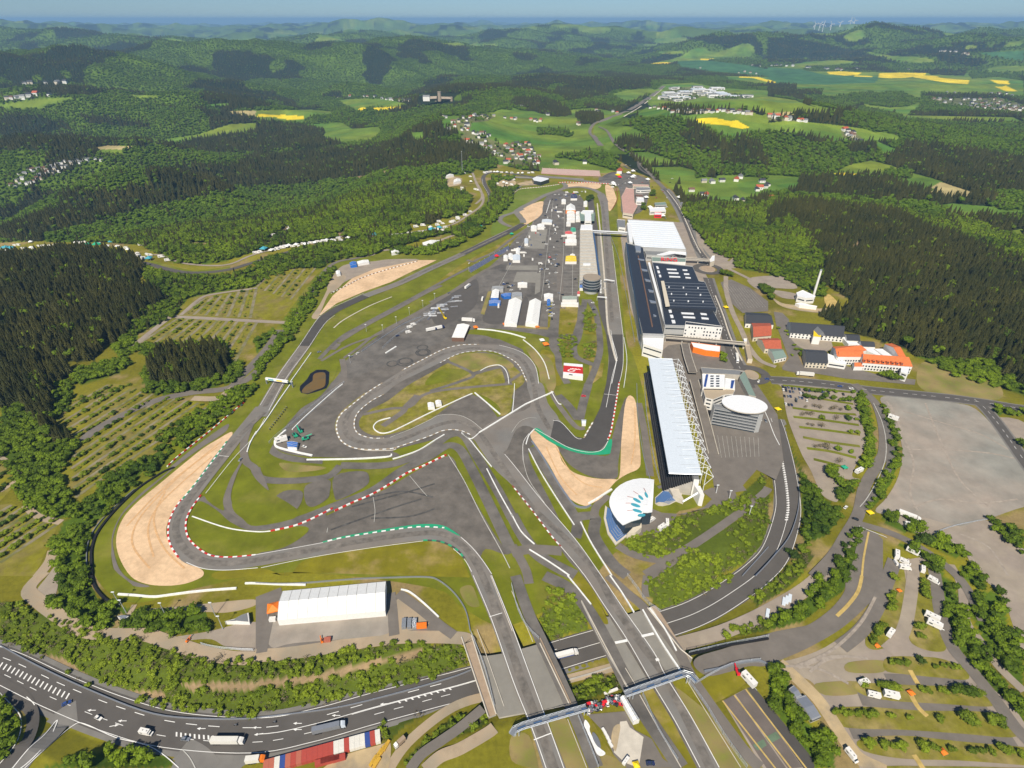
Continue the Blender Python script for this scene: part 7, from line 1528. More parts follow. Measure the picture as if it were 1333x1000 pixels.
def mast(t,s,h,lb,k='steel',r=.15,grp=None,name='light_mast'):
    x,y,z=gnd(t,s); g=thing(name,lb,'mast',(x,y,z),0,grp); MB().cyl(0,0,0,h,r*1.3,k,r*.7,8).build('pole',g)
    b=MB(); b.box(-.9,.9,-.25,.25,h,h+.45,'white_steel'); b.build('lamp_head',g)
for s in ('575,215','1003,212','232,190','1070,330','175,120'): mast('K1',s,12,'tall steel light pole above the scrub southwest of the track','steel',.2,'light poles southwest of the track')
for s in ('120,690','275,385','435,390','565,310','690,220','820,150','935,80'): mast('V6',s,9,'slim light pole on the grass bank west of the paddock','steel',.16,'light poles on the bank west of the paddock')
for t,s in (('A22','1062,568'),('A22','1130,597'),('A22','1235,678')): mast(t,s,8,'white light pole beside the plaza path east of the round stand','white_steel',.2,'light poles by the round stand plaza')
mast('P','602,226',48,'very tall lattice mast on the hill left of the far bend','grey_metal',.7,name='radio_mast')
def turbine(px,py,i):
    D=13000+i*150; x,y,_=gz(px,py,D); z=H(x,y)[0]; _,_,zt=gz(px,31.5,D); h=max(60,zt-z); t=thing('wind_turbine','white wind turbine on the far horizon ridge at the right','wind turbine',(x,y,z),0,'wind turbines on the horizon')
    MB().cyl(0,0,0,h,6,'white_wall',4,8).build('tower',t)
    a0=i*.7
    for k in range(3): a=a0+k*2.0944; MB().bar((0,-6,h),(55*math.cos(a),-6,h+55*math.sin(a)),3.0,'white_wall').build('blade',t)
for i,px in enumerate((1060,1066,1071,1081,1092,1105,1110)): turbine(px,38,i)
def castle():
    x,y,z=PH(572,135); z+=14; t=thing('castle_ruin','castle ruin with a round keep on the wooded hilltop','castle',(x,y,z)); 
    MB().cyl(2,0,-5,30,8,'sand_stone',7.5,18).build('keep',t); MB().cyl(2,0,30,32,8.4,'sand_stone',n=18).build('battlement',t)
    m=MB(); m.bar((-45,-5,5),(-8,-8,7),6,'sand_stone'); m.bar((10,-8,6),(50,0,4),5.5,'sand_stone'); m.build('curtain_wall',t); MB().cyl(52,0,-5,12,6,'sand_stone',n=12).build('corner_tower',t); MB().cyl(-14,-2,-5,14,6,'sand_stone',n=12).build('corner_tower',t)
    g=thing('inn','white inn beside the castle ruin on the hilltop','building',(x-52,y-8,z+1)); MB().box(-14,14,-8,8,-4,13,'white_wall').build('wall',g); MB().gable(-14,14,-8,8,13,6,'grey_roof').build('roof',g)
castle()
# ================================================================ traffic on the public roads
car('A03','350,665','372,655','blue_metal','dark blue car passing the hatched median of the public road in the west'); car('A03','515,742','535,752','white_wall','white car on the public road just behind the dark blue car')
x,y,z=gnd('A03','765,820'); place('van',(x,y,z+.35),heading('A03','740,815','800,828'),'white van towing along the public road ahead of the small silver car',None,lambda: make_camper(6.8,True,'van','van'))
car('A03','967,852','985,854','silver','small silver car between the white van and the white lorry')
x,y,z=gnd('A03','1185,868'); place('truck_white',(x,y,z+.3),heading('A03','1110,862','1270,862'),'white articulated lorry with cream trailer on the public road',None,lambda: make_truck(13.6,'container_white','white_wall'))
x,y,z=gnd('A13','380,800'); place('truck_silver',(x,y,z+.3),heading('A13','300,812','460,775'),'silver grey articulated lorry beside the container yard',None,lambda: make_truck(13.6,'silver','pale_blue_roof'))
x,y,z=gnd('A23','275,420'); place('truck_blue',(x,y,z+.3),heading('A23','215,432','340,400'),'white lorry with a blue striped side in the gap between the two track bridges',None,lambda: make_truck(12.5,'white_wall','white_wall','container_blue'))
x,y,z=gnd('A13','752,872'); r=place('tipper',(x,y,z+.3),heading('A13','775,850','735,885'),'small white tipper with brown load on the sandy ramp by the containers',None,lambda: make_truck(5,'brown_bridge','white_wall')); r.scale=(.8,.8,.8)
x,y,z=gnd('Y4','770,925'); place('truck_white',(x,y,z+.3),heading('Y4','850,935','690,920'),'white lorry parked in front of the slate roofed inn'); x,y,z=gnd('Y4','135,775'); place('truck_white',(x,y,z+.3),heading('Y4','128,740','140,815'),'white lorry under the walkway by the roundabout')
car('K7','895,312','880,340','white_wall','white car leaving the lower roundabout southward'); car('K7','985,286','940,282','blue_metal','blue car coming to the lower roundabout from the east'); car('K7','970,742','985,770','seat_grey','grey car on the curve below the lower roundabout')
car('A32','375,16','350,12','blue_metal','dark blue car on the road above the planted car park'); car('A32','435,28','410,24','white_wall','white car on the road at the hedge corner'); car('A32','455,706','440,700','black','black car at the junction below the planted car park'); car('A32','405,645','415,635','white_wall','white car on the verge above the junction'); 
car('A02','1250,397','1262,380','silver','silver car on the service road by the hairpin'); car('A11','330,835','350,830','silver','silver car on the gravel where the service roads fork'); car('A11','1110,373','1125,360','white_wall','white car on the service road by the dark blue stand'); car('W7','880,580','900,640','white_wall','white car on the road beside the entrance shops'); car('A22','373,66','385,66','red_plastic','red car inside the first corner'); car('A23','720,978','740,978','navy','dark blue car in the yard between the tracks'); car('Y8','210,200','235,200','black','black motorcycle sized car') if False else None
def make_moto(k='black'):
    t=thing('motorcycle','x','motorcycle')
    for x in (-.7,.7): MB().box(x-.32,x+.32,-.07,.07,0,.64,'tyre').build('wheel',t)
    MB().box(-.6,.5,-.18,.18,.45,.95,k).build('body',t); MB().box(-.6,.1,-.15,.15,.951,1.05,'seat_grey').build('saddle',t); MB().bar((.45,-.38,1.1),(.45,.38,1.1),.05,'steel').build('handlebar',t); return t
def person_on(t): 
    V=[(0,0,.95),(.05,0,1.25),(.18,0,1.5),(.22,0,1.62),(.25,0,1.75),(.2,.22,1.45),(.35,.3,1.2),(.48,.3,1.12),(.2,-.22,1.45),(.35,-.3,1.2),(.48,-.3,1.12),(.3,.2,.85),(.1,.22,.45),(.3,-.2,.85),(.1,-.22,.45)]
    E=[(0,1),(1,2),(2,3),(3,4),(2,5),(5,6),(6,7),(2,8),(8,9),(9,10),(0,11),(11,12),(0,13),(13,14)]
    me=bpy.data.meshes.new('person'); me.from_pydata(V,E,[]); o=bpy.data.objects.new('person',me); link(o); sk=o.modifiers.new('s','SKIN'); o.modifiers.new('d','SUBSURF').levels=1
    R=[.16,.18,.16,.08,.13,.08,.06,.05,.08,.06,.05,.1,.07,.1,.07]
    for i,v in enumerate(me.skin_vertices[0].data if me.skin_vertices else []): v.radius=(R[i],R[i])
    me.materials.append(M('seat_grey')); return o
for s,b,lb in (('210,200','235,200','motorcycle on the public road above the white lorry'),('435,184','460,181','motorcycle on the public road between the two lorries')):
    x,y,z=gnd('Y8',s); rz=heading('Y8',s,b); r=place('moto',(x,y,z+.3),rz,lb,None,make_moto)
    p=person_on(None); p.location=(x,y,z+.3); p.rotation_euler=(0,0,rz); tag(p,'rider in grey leathers on the '+lb.replace('motorcycle on ','motorcycle on '),'person')
# ================================================================ containers
def make_container(k):
    t=thing('shipping_container','x','container'); m=MB(); m.box(-3.03,3.03,-1.22,1.22,0,2.55,k)
    for i in range(13): x=-2.8+i*.46; m.box(x,x+.2,-1.25,1.25,.1,2.6,k)
    m.build('body',t); 
    for y in (-.6,.6): MB().box(-3.1,-3.06,y-.56,y+.56,.15,2.4,k).build('door',t)
    return t
row=[(58,1000,'container_rust'),(98,993,'container_rust'),(145,985,'container_white'),(180,973,'container_blue'),(215,962,'container_rust'),(240,957,'container_red'),(268,950,'container_rust'),(295,942,'container_red'),(322,934,'container_red'),(348,926,'container_red'),(374,918,'container_red'),(400,910,'container_red'),(426,901,'container_red'),(455,895,'container_white'),(480,888,'container_white'),(503,880,'container_red'),(527,872,'container_white'),(550,867,'container_white'),(573,862,'container_white'),(594,855,'container_blue'),(614,850,'container_red'),(636,842,'container_white')]
CN={'container_rust':'rust orange','container_red':'dark red','container_white':'white','container_blue':'blue'}
rzc=heading('A13','58,1000','636,842')
for i,(a,b,k) in enumerate(row):
    x,y,z=gnd('A13','%d,%d'%(a,b)); x0,y0,_=gnd('A13','58,1000'); x1,y1,_=gnd('A13','636,842'); u=i/(len(row)-1); px_=x0+(x1-x0)*u; py_=y0+(y1-y0)*u
    zz=-6.0
    place('cont_'+k,(px_,py_,zz),rzc+math.pi/2,CN[k]+' shipping container standing in the row beside the public road','shipping containers in the row by the public road',lambda: make_container(k))
for i,s in enumerate(('345,975','375,967','405,960','435,953')): x,y,z=gnd('A13',s); place('cont_container_red',(x,y,-6),rzc,'dark red shipping container lying lengthwise in front of the container row','lengthwise red containers')
flat('mustard',(.6,.36,.04))
for i,s in enumerate(('612,965','625,955','640,930','655,915','668,900','680,885','630,975')): x,y,z=gnd('A13',s); place('cont_mustard',(x,y,-6),heading('A13','640,960','690,880')+(i%2)*.05,'mustard yellow skip container stacked east of the container row','mustard skip containers',lambda: make_container('mustard'),(.85,.6,.6))
x,y,z=gnd('A03','1330,965'); place('truck_box',(x,y,z+.2),heading('A03','1290,965','1333,960'),'white box trailer on orange base at the corner of the container yard',None,lambda: make_truck(6.5,'container_white','orange_plastic'))
# ================================================================ marquees and tents
marquee('marquee','A13','112,228 140,78 676,28 672,180',5.5,3.2,'big white marquee with eleven bays above the public road',bays=11)
marquee('marquee','K8','640,318 745,322 705,512 602,505',4.5,4,'left of the two long white marquees in the paddock',bays=14); marquee('marquee','K8','808,325 903,328 880,518 775,505',4.5,4,'right of the two long white marquees in the paddock with dark open end',bays=14)
marquee('marquee','K8','220,515 320,520 275,625 175,622',5,1.5,'white marquee on orange frame at the edge of the skid pan',wall='brown_roof',bays=4)
marquee('marquee','V2','945,155 1040,141 1047,158 955,172',4,2.5,'low white marquee on the lane above the western straight',bays=6)
marquee('marquee','K8','505,240 562,235 555,300 492,300',5,2,'white marquee with blue base west of the two long paddock marquees',wall='blue_plastic',bays=4); marquee('marquee','K8','478,320 575,322 570,345 478,345',3.5,1,'blue flat marquee in front of the small white paddock marquee',col='blue_plastic',wall='blue_plastic',bays=4)
marquee('marquee','K8','575,270 660,258 655,285 600,290',4,1,'bright blue tent roof beside the left long marquee',col='blue_plastic',wall='blue_plastic',bays=3); marquee('marquee','K8','665,258 745,256 748,285 660,290',5,1,'grey framed tent behind the left long marquee',col='silver',wall='grey_wall',bays=5); marquee('marquee','K8','505,205 598,205 595,228 500,226',5,.6,'grey flat roofed tent north of the small white marquee',col='grey_metal',wall='grey_wall',bays=4)
marquee('marquee','K8','712,175 790,175 790,195 712,195',4,1,'long white tent on the concrete pad',bays=3); marquee('marquee','Y1','695,345 775,345 780,385 690,385',6,5,'large domed white hospitality tent with orange base north in the paddock',wall='orange_plastic',bays=4)
for i,(s,c_,lb) in enumerate((('700,392 770,392 772,410 700,412','tent_white','first white row tent below the domed hospitality tent'),('700,425 775,425 775,445 700,445','tent_white','second white row tent below the domed hospitality tent'),('700,460 775,460 775,480 700,480','tent_white','third white row tent below the domed hospitality tent'),('782,400 825,400 825,430 782,430','tent_white','white square tent beside the first row tent'),('782,440 825,440 825,475 782,475','tent_white','white square tent beside the third row tent'),('695,495 735,495 735,515 695,515','tent_white','small white tent below the third row tent'),
  ('682,585 750,585 752,605 684,605','red_plastic','bright red tent roof in the middle of the paddock'),('735,550 780,550 785,585 740,588','green_plastic','pale green tent beside the bright red one'),('700,615 785,615 785,640 700,640','tent_white','white tent directly below the bright red one'),('685,655 790,655 790,690 685,690','tent_white','wide white tent above the empty paddock strip'),('690,812 785,812 790,862 685,862','yellow_plastic','bright yellow tent beside the pit building'),('730,795 775,795 775,812 730,812','tent_white','white top section behind the bright yellow tent'),
  ('470,470 565,475 560,500 465,495','pale_blue_roof','pale blue truck tent north of the concrete pad'),('365,530 420,530 420,560 365,560','tent_white','white team tent at the top left of the concrete pad'),('425,515 490,515 490,545 425,545','tent_white','white team tent with yellow corner on the concrete pad'),('305,650 340,650 340,695 305,695','pale_blue_roof','blue white tent at the left of the concrete pad'),('110,805 150,805 150,835 110,835','tent_white','first white tent in the cluster by the dark blue stand'),('155,790 195,790 195,825 155,825','tent_white','second white tent in the cluster by the dark blue stand'),('195,800 265,800 265,850 195,850','pale_blue_roof','pale blue awning tent in the cluster by the dark blue stand'),('225,740 262,740 262,790 225,790','tent_white','third white tent in the cluster by the dark blue stand'),
  ('735,240 795,235 795,275 735,275','navy','navy tent near the north end of the paddock'),('650,285 690,285 690,310 650,310','tent_white','white tent in the north west corner of the paddock'),('855,305 890,300 890,335 855,335','tent_white','small white tent under the trees in the north paddock'))):
    marquee('team_tent','Y1',s,4,1.5,lb,col=c_,wall='white_wall',bays=3)
marquee('team_tent','W4','320,560 510,560 510,600 320,600',4,.8,'grey green roofed paddock shop south of the pit yard',col='green_grey_roof',bays=5); marquee('team_tent','W4','305,640 530,640 530,670 305,665',3.5,.6,'white and red front tent of the paddock shop',bays=5)
marquee('team_tent','W4','80,530 200,530 200,575 85,580',4,1.5,'white round topped tent east of the long marquees',bays=3); marquee('team_tent','W4','120,600 165,600 165,650 120,650',3.5,1,'small blue tent below the white round topped one',col='blue_plastic',wall='blue_plastic',bays=2)
marquee('team_tent','W4','545,415 600,415 600,450 545,450',4,1,'blue awning at the foot of the control tower',col='blue_plastic',bays=2); marquee('team_tent','W4','515,500 550,500 550,530 515,530',3,1,'red awning at the foot of the control tower',col='red_plastic',bays=2)
marquee('marquee','A23','565,630 590,622 665,745 635,755',3.5,1.2,'long narrow white marquee in the yard between the tracks',bays=6); marquee('awning','A22','685,160 700,160 700,170 685,170',2.5,.5,'x',bays=1) if False else None
marquee('team_tent','A11','885,262 955,255 960,272 875,280',4,1,'x',bays=3) if False else None
marquee('team_tent','A11','700,295 740,290 745,310 705,318',4,1.5,'white tent house beside the lane above the tan gravel trap',bays=2)
marquee('team_tent','A11','487,368 522,362 525,380 492,384',3.5,1.5,'blue tent at the top of the grey gravel yard',col='blue_plastic',wall='blue_plastic',bays=2); marquee('team_tent','A11','525,362 585,352 590,366 530,376',3,1,'long white tent beside the blue one at the gravel yard',bays=4); marquee('team_tent','A11','415,412 437,408 440,426 420,430',3,1,'little white tent at the west corner of the gravel yard',bays=2)
marquee('team_tent','Y7','355,238 452,240 440,285 362,280',3.5,1,'blue tent inside the white tyre wall in the west corner',col='blue_plastic',wall='white_wall',bays=3); marquee('team_tent','A12','892,98 925,98 930,122 895,122',3,1,'white tent with red edge on the infield grass',bays=2); marquee('team_tent','A12','932,88 962,85 966,104 936,108',3,1,'small plain white tent on the infield grass',bays=2)
marquee('team_tent','V3','80,105 140,95 150,120 75,135',4,2,'white marquee on the dirt yard beside the far bend',bays=4); marquee('team_tent','V3','10,60 75,52 80,62 0,78',4,2,'long white tent behind the dirt yard',bays=5)
for t,s,c_,lb,sc in (('V3','375,525','red_plastic','red canopy on the marshal post above the back straight',1.4),('V3','340,570','green_plastic','green canopy beside the red marshal post',1.3),('W3','720,460','red_plastic','red canopy beside the dark blue stand',1.2),('W3','884,218','green_plastic','green canopy on the grass above the back straight',1.1),('A32','52,138','yellow_plastic','yellow canopy beside the eastern road curve',.9),('A21','1112,606','yellow_plastic','yellow canopy on the verge west of the theme village',1.0),
   ('A33','682,80','orange_plastic','orange canopy on the upper camping island',.5),('A33','565,367','orange_plastic','orange canopy at the tip of the first camping island',.55),('A33','742,613','orange_plastic','orange canopy beside the two caravans',.6),('A33','908,920','orange_plastic','orange canopy on the lowest planted island',.6),('A32','530,675','yellow_plastic','yellow canopy at the barrier of the lane junction',.8),('A32','398,440','green_plastic','green canopy at the bottom of the planted car park',.8),
   ('K8','940,690','orange_plastic','orange canopy beside the white arena tyre wall',1.2),('K8','610,525','orange_plastic','orange canopy at the foot of the left long marquee',1.0),('K8','870,545','orange_plastic','orange canopy at the foot of the right long marquee',.9),('K8','370,550','orange_plastic','orange canopy right of the orange framed marquee',1.0),('K8','910,655','tent_white','white canopy beside the orange one near the arena wall',1.0),
   ('V2','682,120','teal','long teal tent on the old circuit lane',1.6),('A13','97,180','orange_plastic','orange canopy at the west end of the big marquee',1.4),('W7','240,300','yellow_plastic','yellow green canopy at the entrance plaza',1.8),('W7','265,325','red_plastic','orange red canopy at the entrance plaza',1.6)):
    x,y,z=gnd(t,s); place('pav_'+c_,(x,y,z+.2),.3,lb,None,(lambda c_=c_: make_pavilion(c_)),sc)
# ================================================================ small vehicles and goods in the open
def veh(key,t,a,rz,lb,mk,grp=None,sc=None):
    if isinstance(mk,str): mk,grp=grp,mk
    x,y,z=gnd(t,a); return place(key,(x,y,z+.3),rz,lb,grp,mk,sc)
CV=lambda: make_camper(6.5,True); CR=lambda: make_camper(6.0,False,'caravan','caravan'); TR=lambda: make_truck(11,'white_wall','white_wall')
hd=lambda t,a,b: heading(t,a,b)
veh('caravan','A33','850,222',hd('A33','825,212','878,238'),'upper of two white caravans side by side on the second island',CR,sc=1.25); veh('caravan','A33','862,260',hd('A33','835,250','888,275'),'lower of two white caravans side by side on the second island',CR,sc=1.25)
veh('camper','A33','638,302',hd('A33','625,320','650,285'),'boxy white camper van on the first island',CV,sc=1.15); veh('caravan','A33','548,626',hd('A33','525,620','575,632'),'left of two white caravans beside the orange canopy',CR); veh('caravan','A33','637,627',hd('A33','610,620','668,634'),'right of two white caravans beside the orange canopy',CR,sc=1.2)
veh('camper','A33','500,558',hd('A33','480,565','530,550'),'white camper van half hidden in the bushes above the two caravans',CV); veh('camper','A33','860,30',hd('A33','845,20','880,40'),'white and teal camper van at the hedge of the second island',CV); veh('caravan','A32','750,878',hd('A32','730,868','770,888'),'white caravan just below the curved lane',CR,sc=1.2)
flat('rescue_yellow',(.75,.7,.02)); veh('rescue','A32','668,892',hd('A32','668,915','668,868'),'white and yellow ambulance with small trailer in the camping field',lambda: make_camper(7.5,True,'ambulance','ambulance','white_wall','rescue_yellow'),sc=1.15)
veh('camper','A32','712,932',hd('A32','695,925','730,940'),'upper white camper van right of the ambulance',CV); veh('camper','A32','712,962',hd('A32','695,965','728,970'),'lower white camper van right of the ambulance',CV,sc=1.1); veh('caravan','A32','665,935',1.5,'tiny white caravan behind the ambulance',CR,sc=.7); veh('camper','A32','803,968',hd('A32','803,985','803,950'),'white camper van in the bushes east of the ambulance',CV)
veh('trk','A32','730,696',hd('A32','708,688','755,706'),'long white lorry at the hedge by the big gravel field',TR); veh('trailer','A32','735,738',hd('A32','720,735','750,742'),'short white caravan below the long lorry at the hedge',CR); veh('caravan','A32','650,184',hd('A32','635,178','668,190'),'white caravan at the hedge corner of the big gravel field',CR,sc=1.3)
veh('caravan','A32','472,460',.5,'white kiosk caravan at the exit of the planted car park',CR,sc=1.2); veh('camper','A33','433,940',hd('A33','420,925','448,960'),'white van on the dirt path bottom right',CV); veh('caravan','V8','758,185',hd('V8','735,160','785,215'),'white caravan at the head of the brown test pads',CR,sc=1.4)
for s,lb in (('505,580','first white van on the plaza beside the round stand'),('652,600','second white van on the plaza under the bushes'),('610,655','third and largest white van on the plaza beside the round stand')): veh('camper','K6',s,hd('K6','480,600','540,560') if '652' not in s else 1.4,lb,CV,sc=1.0 if '610' not in s else 1.25)
veh('trk','K8','556,375',hd('K8','560,400','562,350'),'white lorry left of the long marquees',TR,sc=.8); veh('trk','K8','425,318',hd('K8','418,345','432,295'),'white lorry standing alone west of the grass strip',TR,sc=.8)
veh('trk','K8','310,495',hd('K8','260,492','368,498'),'white race lorry behind the orange framed marquee',TR,sc=1.15); veh('trk','K8','305,218',hd('K8','280,240','340,195'),'white lorry on the service lane by the bank',TR); veh('trk2','V6','900,378',hd('V6','865,385','935,370'),'first dark and white lorry on the skid pan',lambda: make_truck(10,'white_wall','navy')); veh('trk2','V6','972,362',hd('V6','940,368','1000,355'),'second dark and white lorry on the skid pan',None)
for s,lb in (('680,398','white van at the skid pan corner'),('728,325','white van by the rail above the skid pan'),('692,350','pale van behind the white one at the rail')): veh('camper','V6',s,.5,lb,CV)
veh('caravan','Y7','312,235',hd('Y7','290,240','345,225'),'white lorry box inside the white tyre wall',CR,sc=1.6); car('Y7','510,284','530,290','white_wall','white car on the wide asphalt by the west corner'); 
car('V6','575,430','590,425','navy','navy car on the skid pan edge'); car('V6','1070,16','1090,8','seat_grey','grey car on the lane of the grass bank'); car('V6','190,600','220,580','white_wall','white car at the bend of the bank lane'); car('V6','125,632','150,620','silver','silver car at the bend of the bank lane')
# green construction machines in the west corner
def make_machine(k):
    t=thing('telehandler','x','construction machine'); MB().box(-2.2,2.2,-1,1,.6,1.6,k).build('body',t); MB().box(-.8,.7,-.9,0,1.6,2.8,'glass').build('cab',t); MB().bar((-1.8,.5,1.9),(4.5,.5,2.8),.3,k).build('boom',t); wheels(t,(-1.5,1.5),1.1,.6); return t
for s,k,lb,a in (('430,190','green_plastic','green telehandler nearest the blue tent',-.9),('475,150','green_plastic','green telehandler behind the first one',2.2),('520,220','green_plastic','green telehandler at the right of the machine group',.5)): veh('machine'+k,'Y7',s,a,lb,(lambda k=k: make_machine(k)),sc=1.3)
veh('machine_o','K1','768,432',1.2,'orange telehandler on the dirt path bend',lambda: make_machine('orange_plastic'),None,.6); veh('machine_o','A13','345,342',2.0,'orange telehandler below the big marquee',None,sc=.65); veh('machine_r','V8','665,110',1.6,'red machine on concrete base in the grass below the asphalt ramp',lambda: make_machine('red_plastic'),sc=.9); veh('machine_y','K8','120,470',2.0,'yellow mobile crane among the stacked scaffolding',lambda: make_machine('yellow_plastic'),sc=1.4)
r=PROTO['machine_y']; MB().bar((0,.5,2.2),(-4.5,6,13),.45,'yellow_plastic').build('crane_boom',r)
for i,(s,k,lb) in enumerate((('862,266','orange_plastic','orange container beside the grey boxes east of the big marquee'),('772,255','grey_metal','first grey storage box east of the big marquee'),('800,255','grey_metal','second grey storage box east of the big marquee'),('826,256','silver','pale storage box next to the orange container'),('292,217','white_wall','first white toilet cabin in front of the big marquee'),('412,206','white_wall','second white toilet cabin in front of the big marquee'),('532,196','white_wall','third white toilet cabin in front of the big marquee'),('328,216','blue_plastic','first blue cabin in front of the big marquee'),('567,190','blue_plastic','second blue cabin in front of the big marquee'),('90,232','white_wall','white cabin at the west end of the big marquee'),('375,338','container_rust','brown crate beside the orange telehandler'))):
    x,y,z=gnd('A13',s); place('cont_'+k,(x,y,z+.25),hd('A13','112,228','672,180')+(math.pi/2 if i in (1,2,3) else 0),lb,None,(lambda k=k: make_container(k)),(1.0,1.0,1.0) if i<4 or k=='blue_plastic' else (.6,.9,.9))
for i,(s,lb) in enumerate((('85,135','first'),('100,127','second'),('115,118','third'),('0,195','fourth'))): x,y,z=gnd('A33',s); place('cont_pale_blue_roof',(x,y,z+.2),1.1,lb+' pale blue flat trailer parked on the lower lane',None,lambda: make_container('pale_blue_roof'),(1,.8,.35))
g=gable_building('site_hut','long grey site hut beside the dirt path bottom right','A33','150,635 200,620 278,728 232,748',3,.8,'grey_wall','silver',windows=6); gable_building('site_hut','short grey site hut northwest of the long one','A33','112,585 138,568 178,620 150,632',3,.6,'grey_wall','silver'); gable_building('site_hut','grey roofed hut with white wall beside the gravel yard','A03','1168,235 1220,222 1290,190 1295,238',3,.8,'white_wall','grey_roof'); gable_building('site_hut','small white shelter in the scrub southwest','K1','150,215 185,205 250,215 205,250',2.6,.5,'white_wall','silver')
gable_building('timing_hut','pale blue hut inside the first corner','A22','362,185 388,185 386,205 366,205',3,.8,'white_wall','pale_blue_roof'); 
# scaffolding bundles on the pan
def make_bundle():
    t=thing('scaffold_bundle','x','scaffolding'); 
    for j in range(5): MB().bar((-5,-1.2+j*.6,.5+(j%2)*.3),(5,-1.2+j*.6,.5+(j%2)*.3),.14,'silver').build('pole',t)
    for x in (-4,0,4): MB().box(x-.15,x+.15,-1.5,1.5,0,.35,'rust_red').build('bearer',t)
    return t
rs=random.Random(4)
for i in range(30):
    u=rs.random(); v=rs.random(); sx=860+(1170-860)*u+rs.uniform(-10,10); sy=230-150*u+(v-.5)*90
    veh('bundle','V6','%f,%f'%(sx,sy),.15+rs.choice((0,0,1.2))+rs.uniform(-.1,.1),'bundle of steel scaffolding laid out on the skid pan',make_bundle,'scaffolding bundles on the skid pan',sc=.9)
# parked motorcycles and cars in rows
for i in range(11):
    u=i/10; veh('moto','A12','%f,%f'%(72+88*u,238-112*u),2.3,'motorcycle in the slanting row by the west service road',make_moto,'motorcycles in the slanting row',1.2)
rs=random.Random(9)
for i in range(46):
    u=rs.random(); sx=825+300*u; sy=300-110*u+rs.uniform(-45,35)+(120*(u-.75) if u>.75 else 0)
    k=rs.choice(('black','white_wall','red_plastic','seat_grey')); veh('moto_'+k,'K5','%f,%f'%(sx,sy),rs.uniform(0,6),{'black':'black','white_wall':'white','red_plastic':'red','seat_grey':'grey'}[k]+' motorcycle in the crowded yard north of the narrow white marquee',(lambda k=k: make_moto(k)),'motorcycles crowded in the yard',1.15)
for s,lb in (('845,255','red and white race lorry at the footbridge end of the yard'),('985,240','white car trailer in the middle of the crowded yard')): veh('trkr','K5',s,.3,lb,lambda: make_truck(5,'red_plastic','white_wall'),sc=.5)
S('tarpaulin','tyre_white',7,'W8','205,170 240,200 265,250 262,300 300,390 350,480 400,530 450,570 450,600 400,620 350,590 300,480 250,370 215,290 190,240'); S('tarpaulin','seat_grey',8,'W8','295,330 330,340 380,420 400,520 350,490 300,400')
for s in ('440,310','470,365','495,415','520,475'): veh('cont_white_wall','W8',s,-1.1,'white crate in the slanting line beside the tarpaulin',(lambda: make_container('white_wall')),'crates beside the tarpaulin',(.5,.5,.4))
veh('caravan','W8','708,690',.8,'small white trailer at the lower edge of the yard',CR,sc=.7); veh('pav_yellow_plastic','W8','835,738',.2,'bright yellow canopy at the lower edge of the yard',None,sc=.6)
veh('cont_white_wall','K5','1035,140',.35,'long white box lying in the scrub between the bridges',None,None,(1.3,.5,.4))
WL('retaining_wall','P','728,889 765,879 800,868',1.2,.9,'concrete','low concrete wall in the gap between the two track bridges','wall',z=-6.9)
for i in range(26):
    u=i/25; sx=830+330*u; sy=300-105*u+rs.uniform(-25,25)+(260*(u-.8) if u>.8 else 0); k=('black','white_wall','seat_grey','silver','black','red_plastic')[i%6]; x,y,z=gnd('K5','%f,%f'%(sx,sy))
    place('car_'+k,(x,y,z+.3),rs.uniform(0,3),{'black':'black','white_wall':'white','seat_grey':'dark grey','silver':'silver','red_plastic':'red'}[k]+' car crowded into the yard under the footbridge end','cars crowded in the yard',CAR(k),.9)
for i in range(80):
    t_,x0,x1,y0,y1=(('Y1',540,640,440,900),('Y1',330,520,520,730),('Y1',560,700,240,420),('W4',20,250,20,480),('K8',590,760,170,260),('K8',960,1000,290,480),('Y1',110,300,740,900))[i%7]; k=('white_wall','silver','black','white_wall','blue_metal')[i%5]; x,y,z=gnd(t_,'%f,%f'%(rs.uniform(x0,x1),rs.uniform(y0,y1)))
    place('car_'+k,(x,y,z+.3),rs.choice((1.5,1.6,0,.4)),{'white_wall':'white','silver':'silver','black':'black','blue_metal':'dark blue'}[k]+' car '+('on the open lane at the north of the paddock','beside the pale concrete pad in the paddock','near the domed hospitality tent','on the asphalt left of the pit building','just north of the two long marquees','on the right of the two long marquees','between the white tents by the dark blue stand')[i%7],'paddock cars zone %d'%(i%7),CAR(k),1.1)
# car park cars
for i,s in enumerate('170,130 205,145 240,140 280,150 318,155 365,160 175,165 210,175 255,187 293,190 190,240 235,245 262,245 380,205 405,205 430,170 330,275 325,298 370,260 400,265 205,335 240,345 275,345 500,175 545,180 590,185 630,190 455,295 885,220 480,178 650,195 710,205'.split()):
    k=('black','navy','seat_grey','black','silver','navy','white_wall')[i%7]; x,y,z=gnd('W6',s)
    place('car_'+k,(x,y,z+.3),1.35+rs.uniform(-.1,.1),{'black':'black','navy':'dark blue','seat_grey':'dark grey','silver':'silver','white_wall':'white'}[k]+' car parked in the top rows of the planted car park','cars parked in the planted car park',CAR(k))
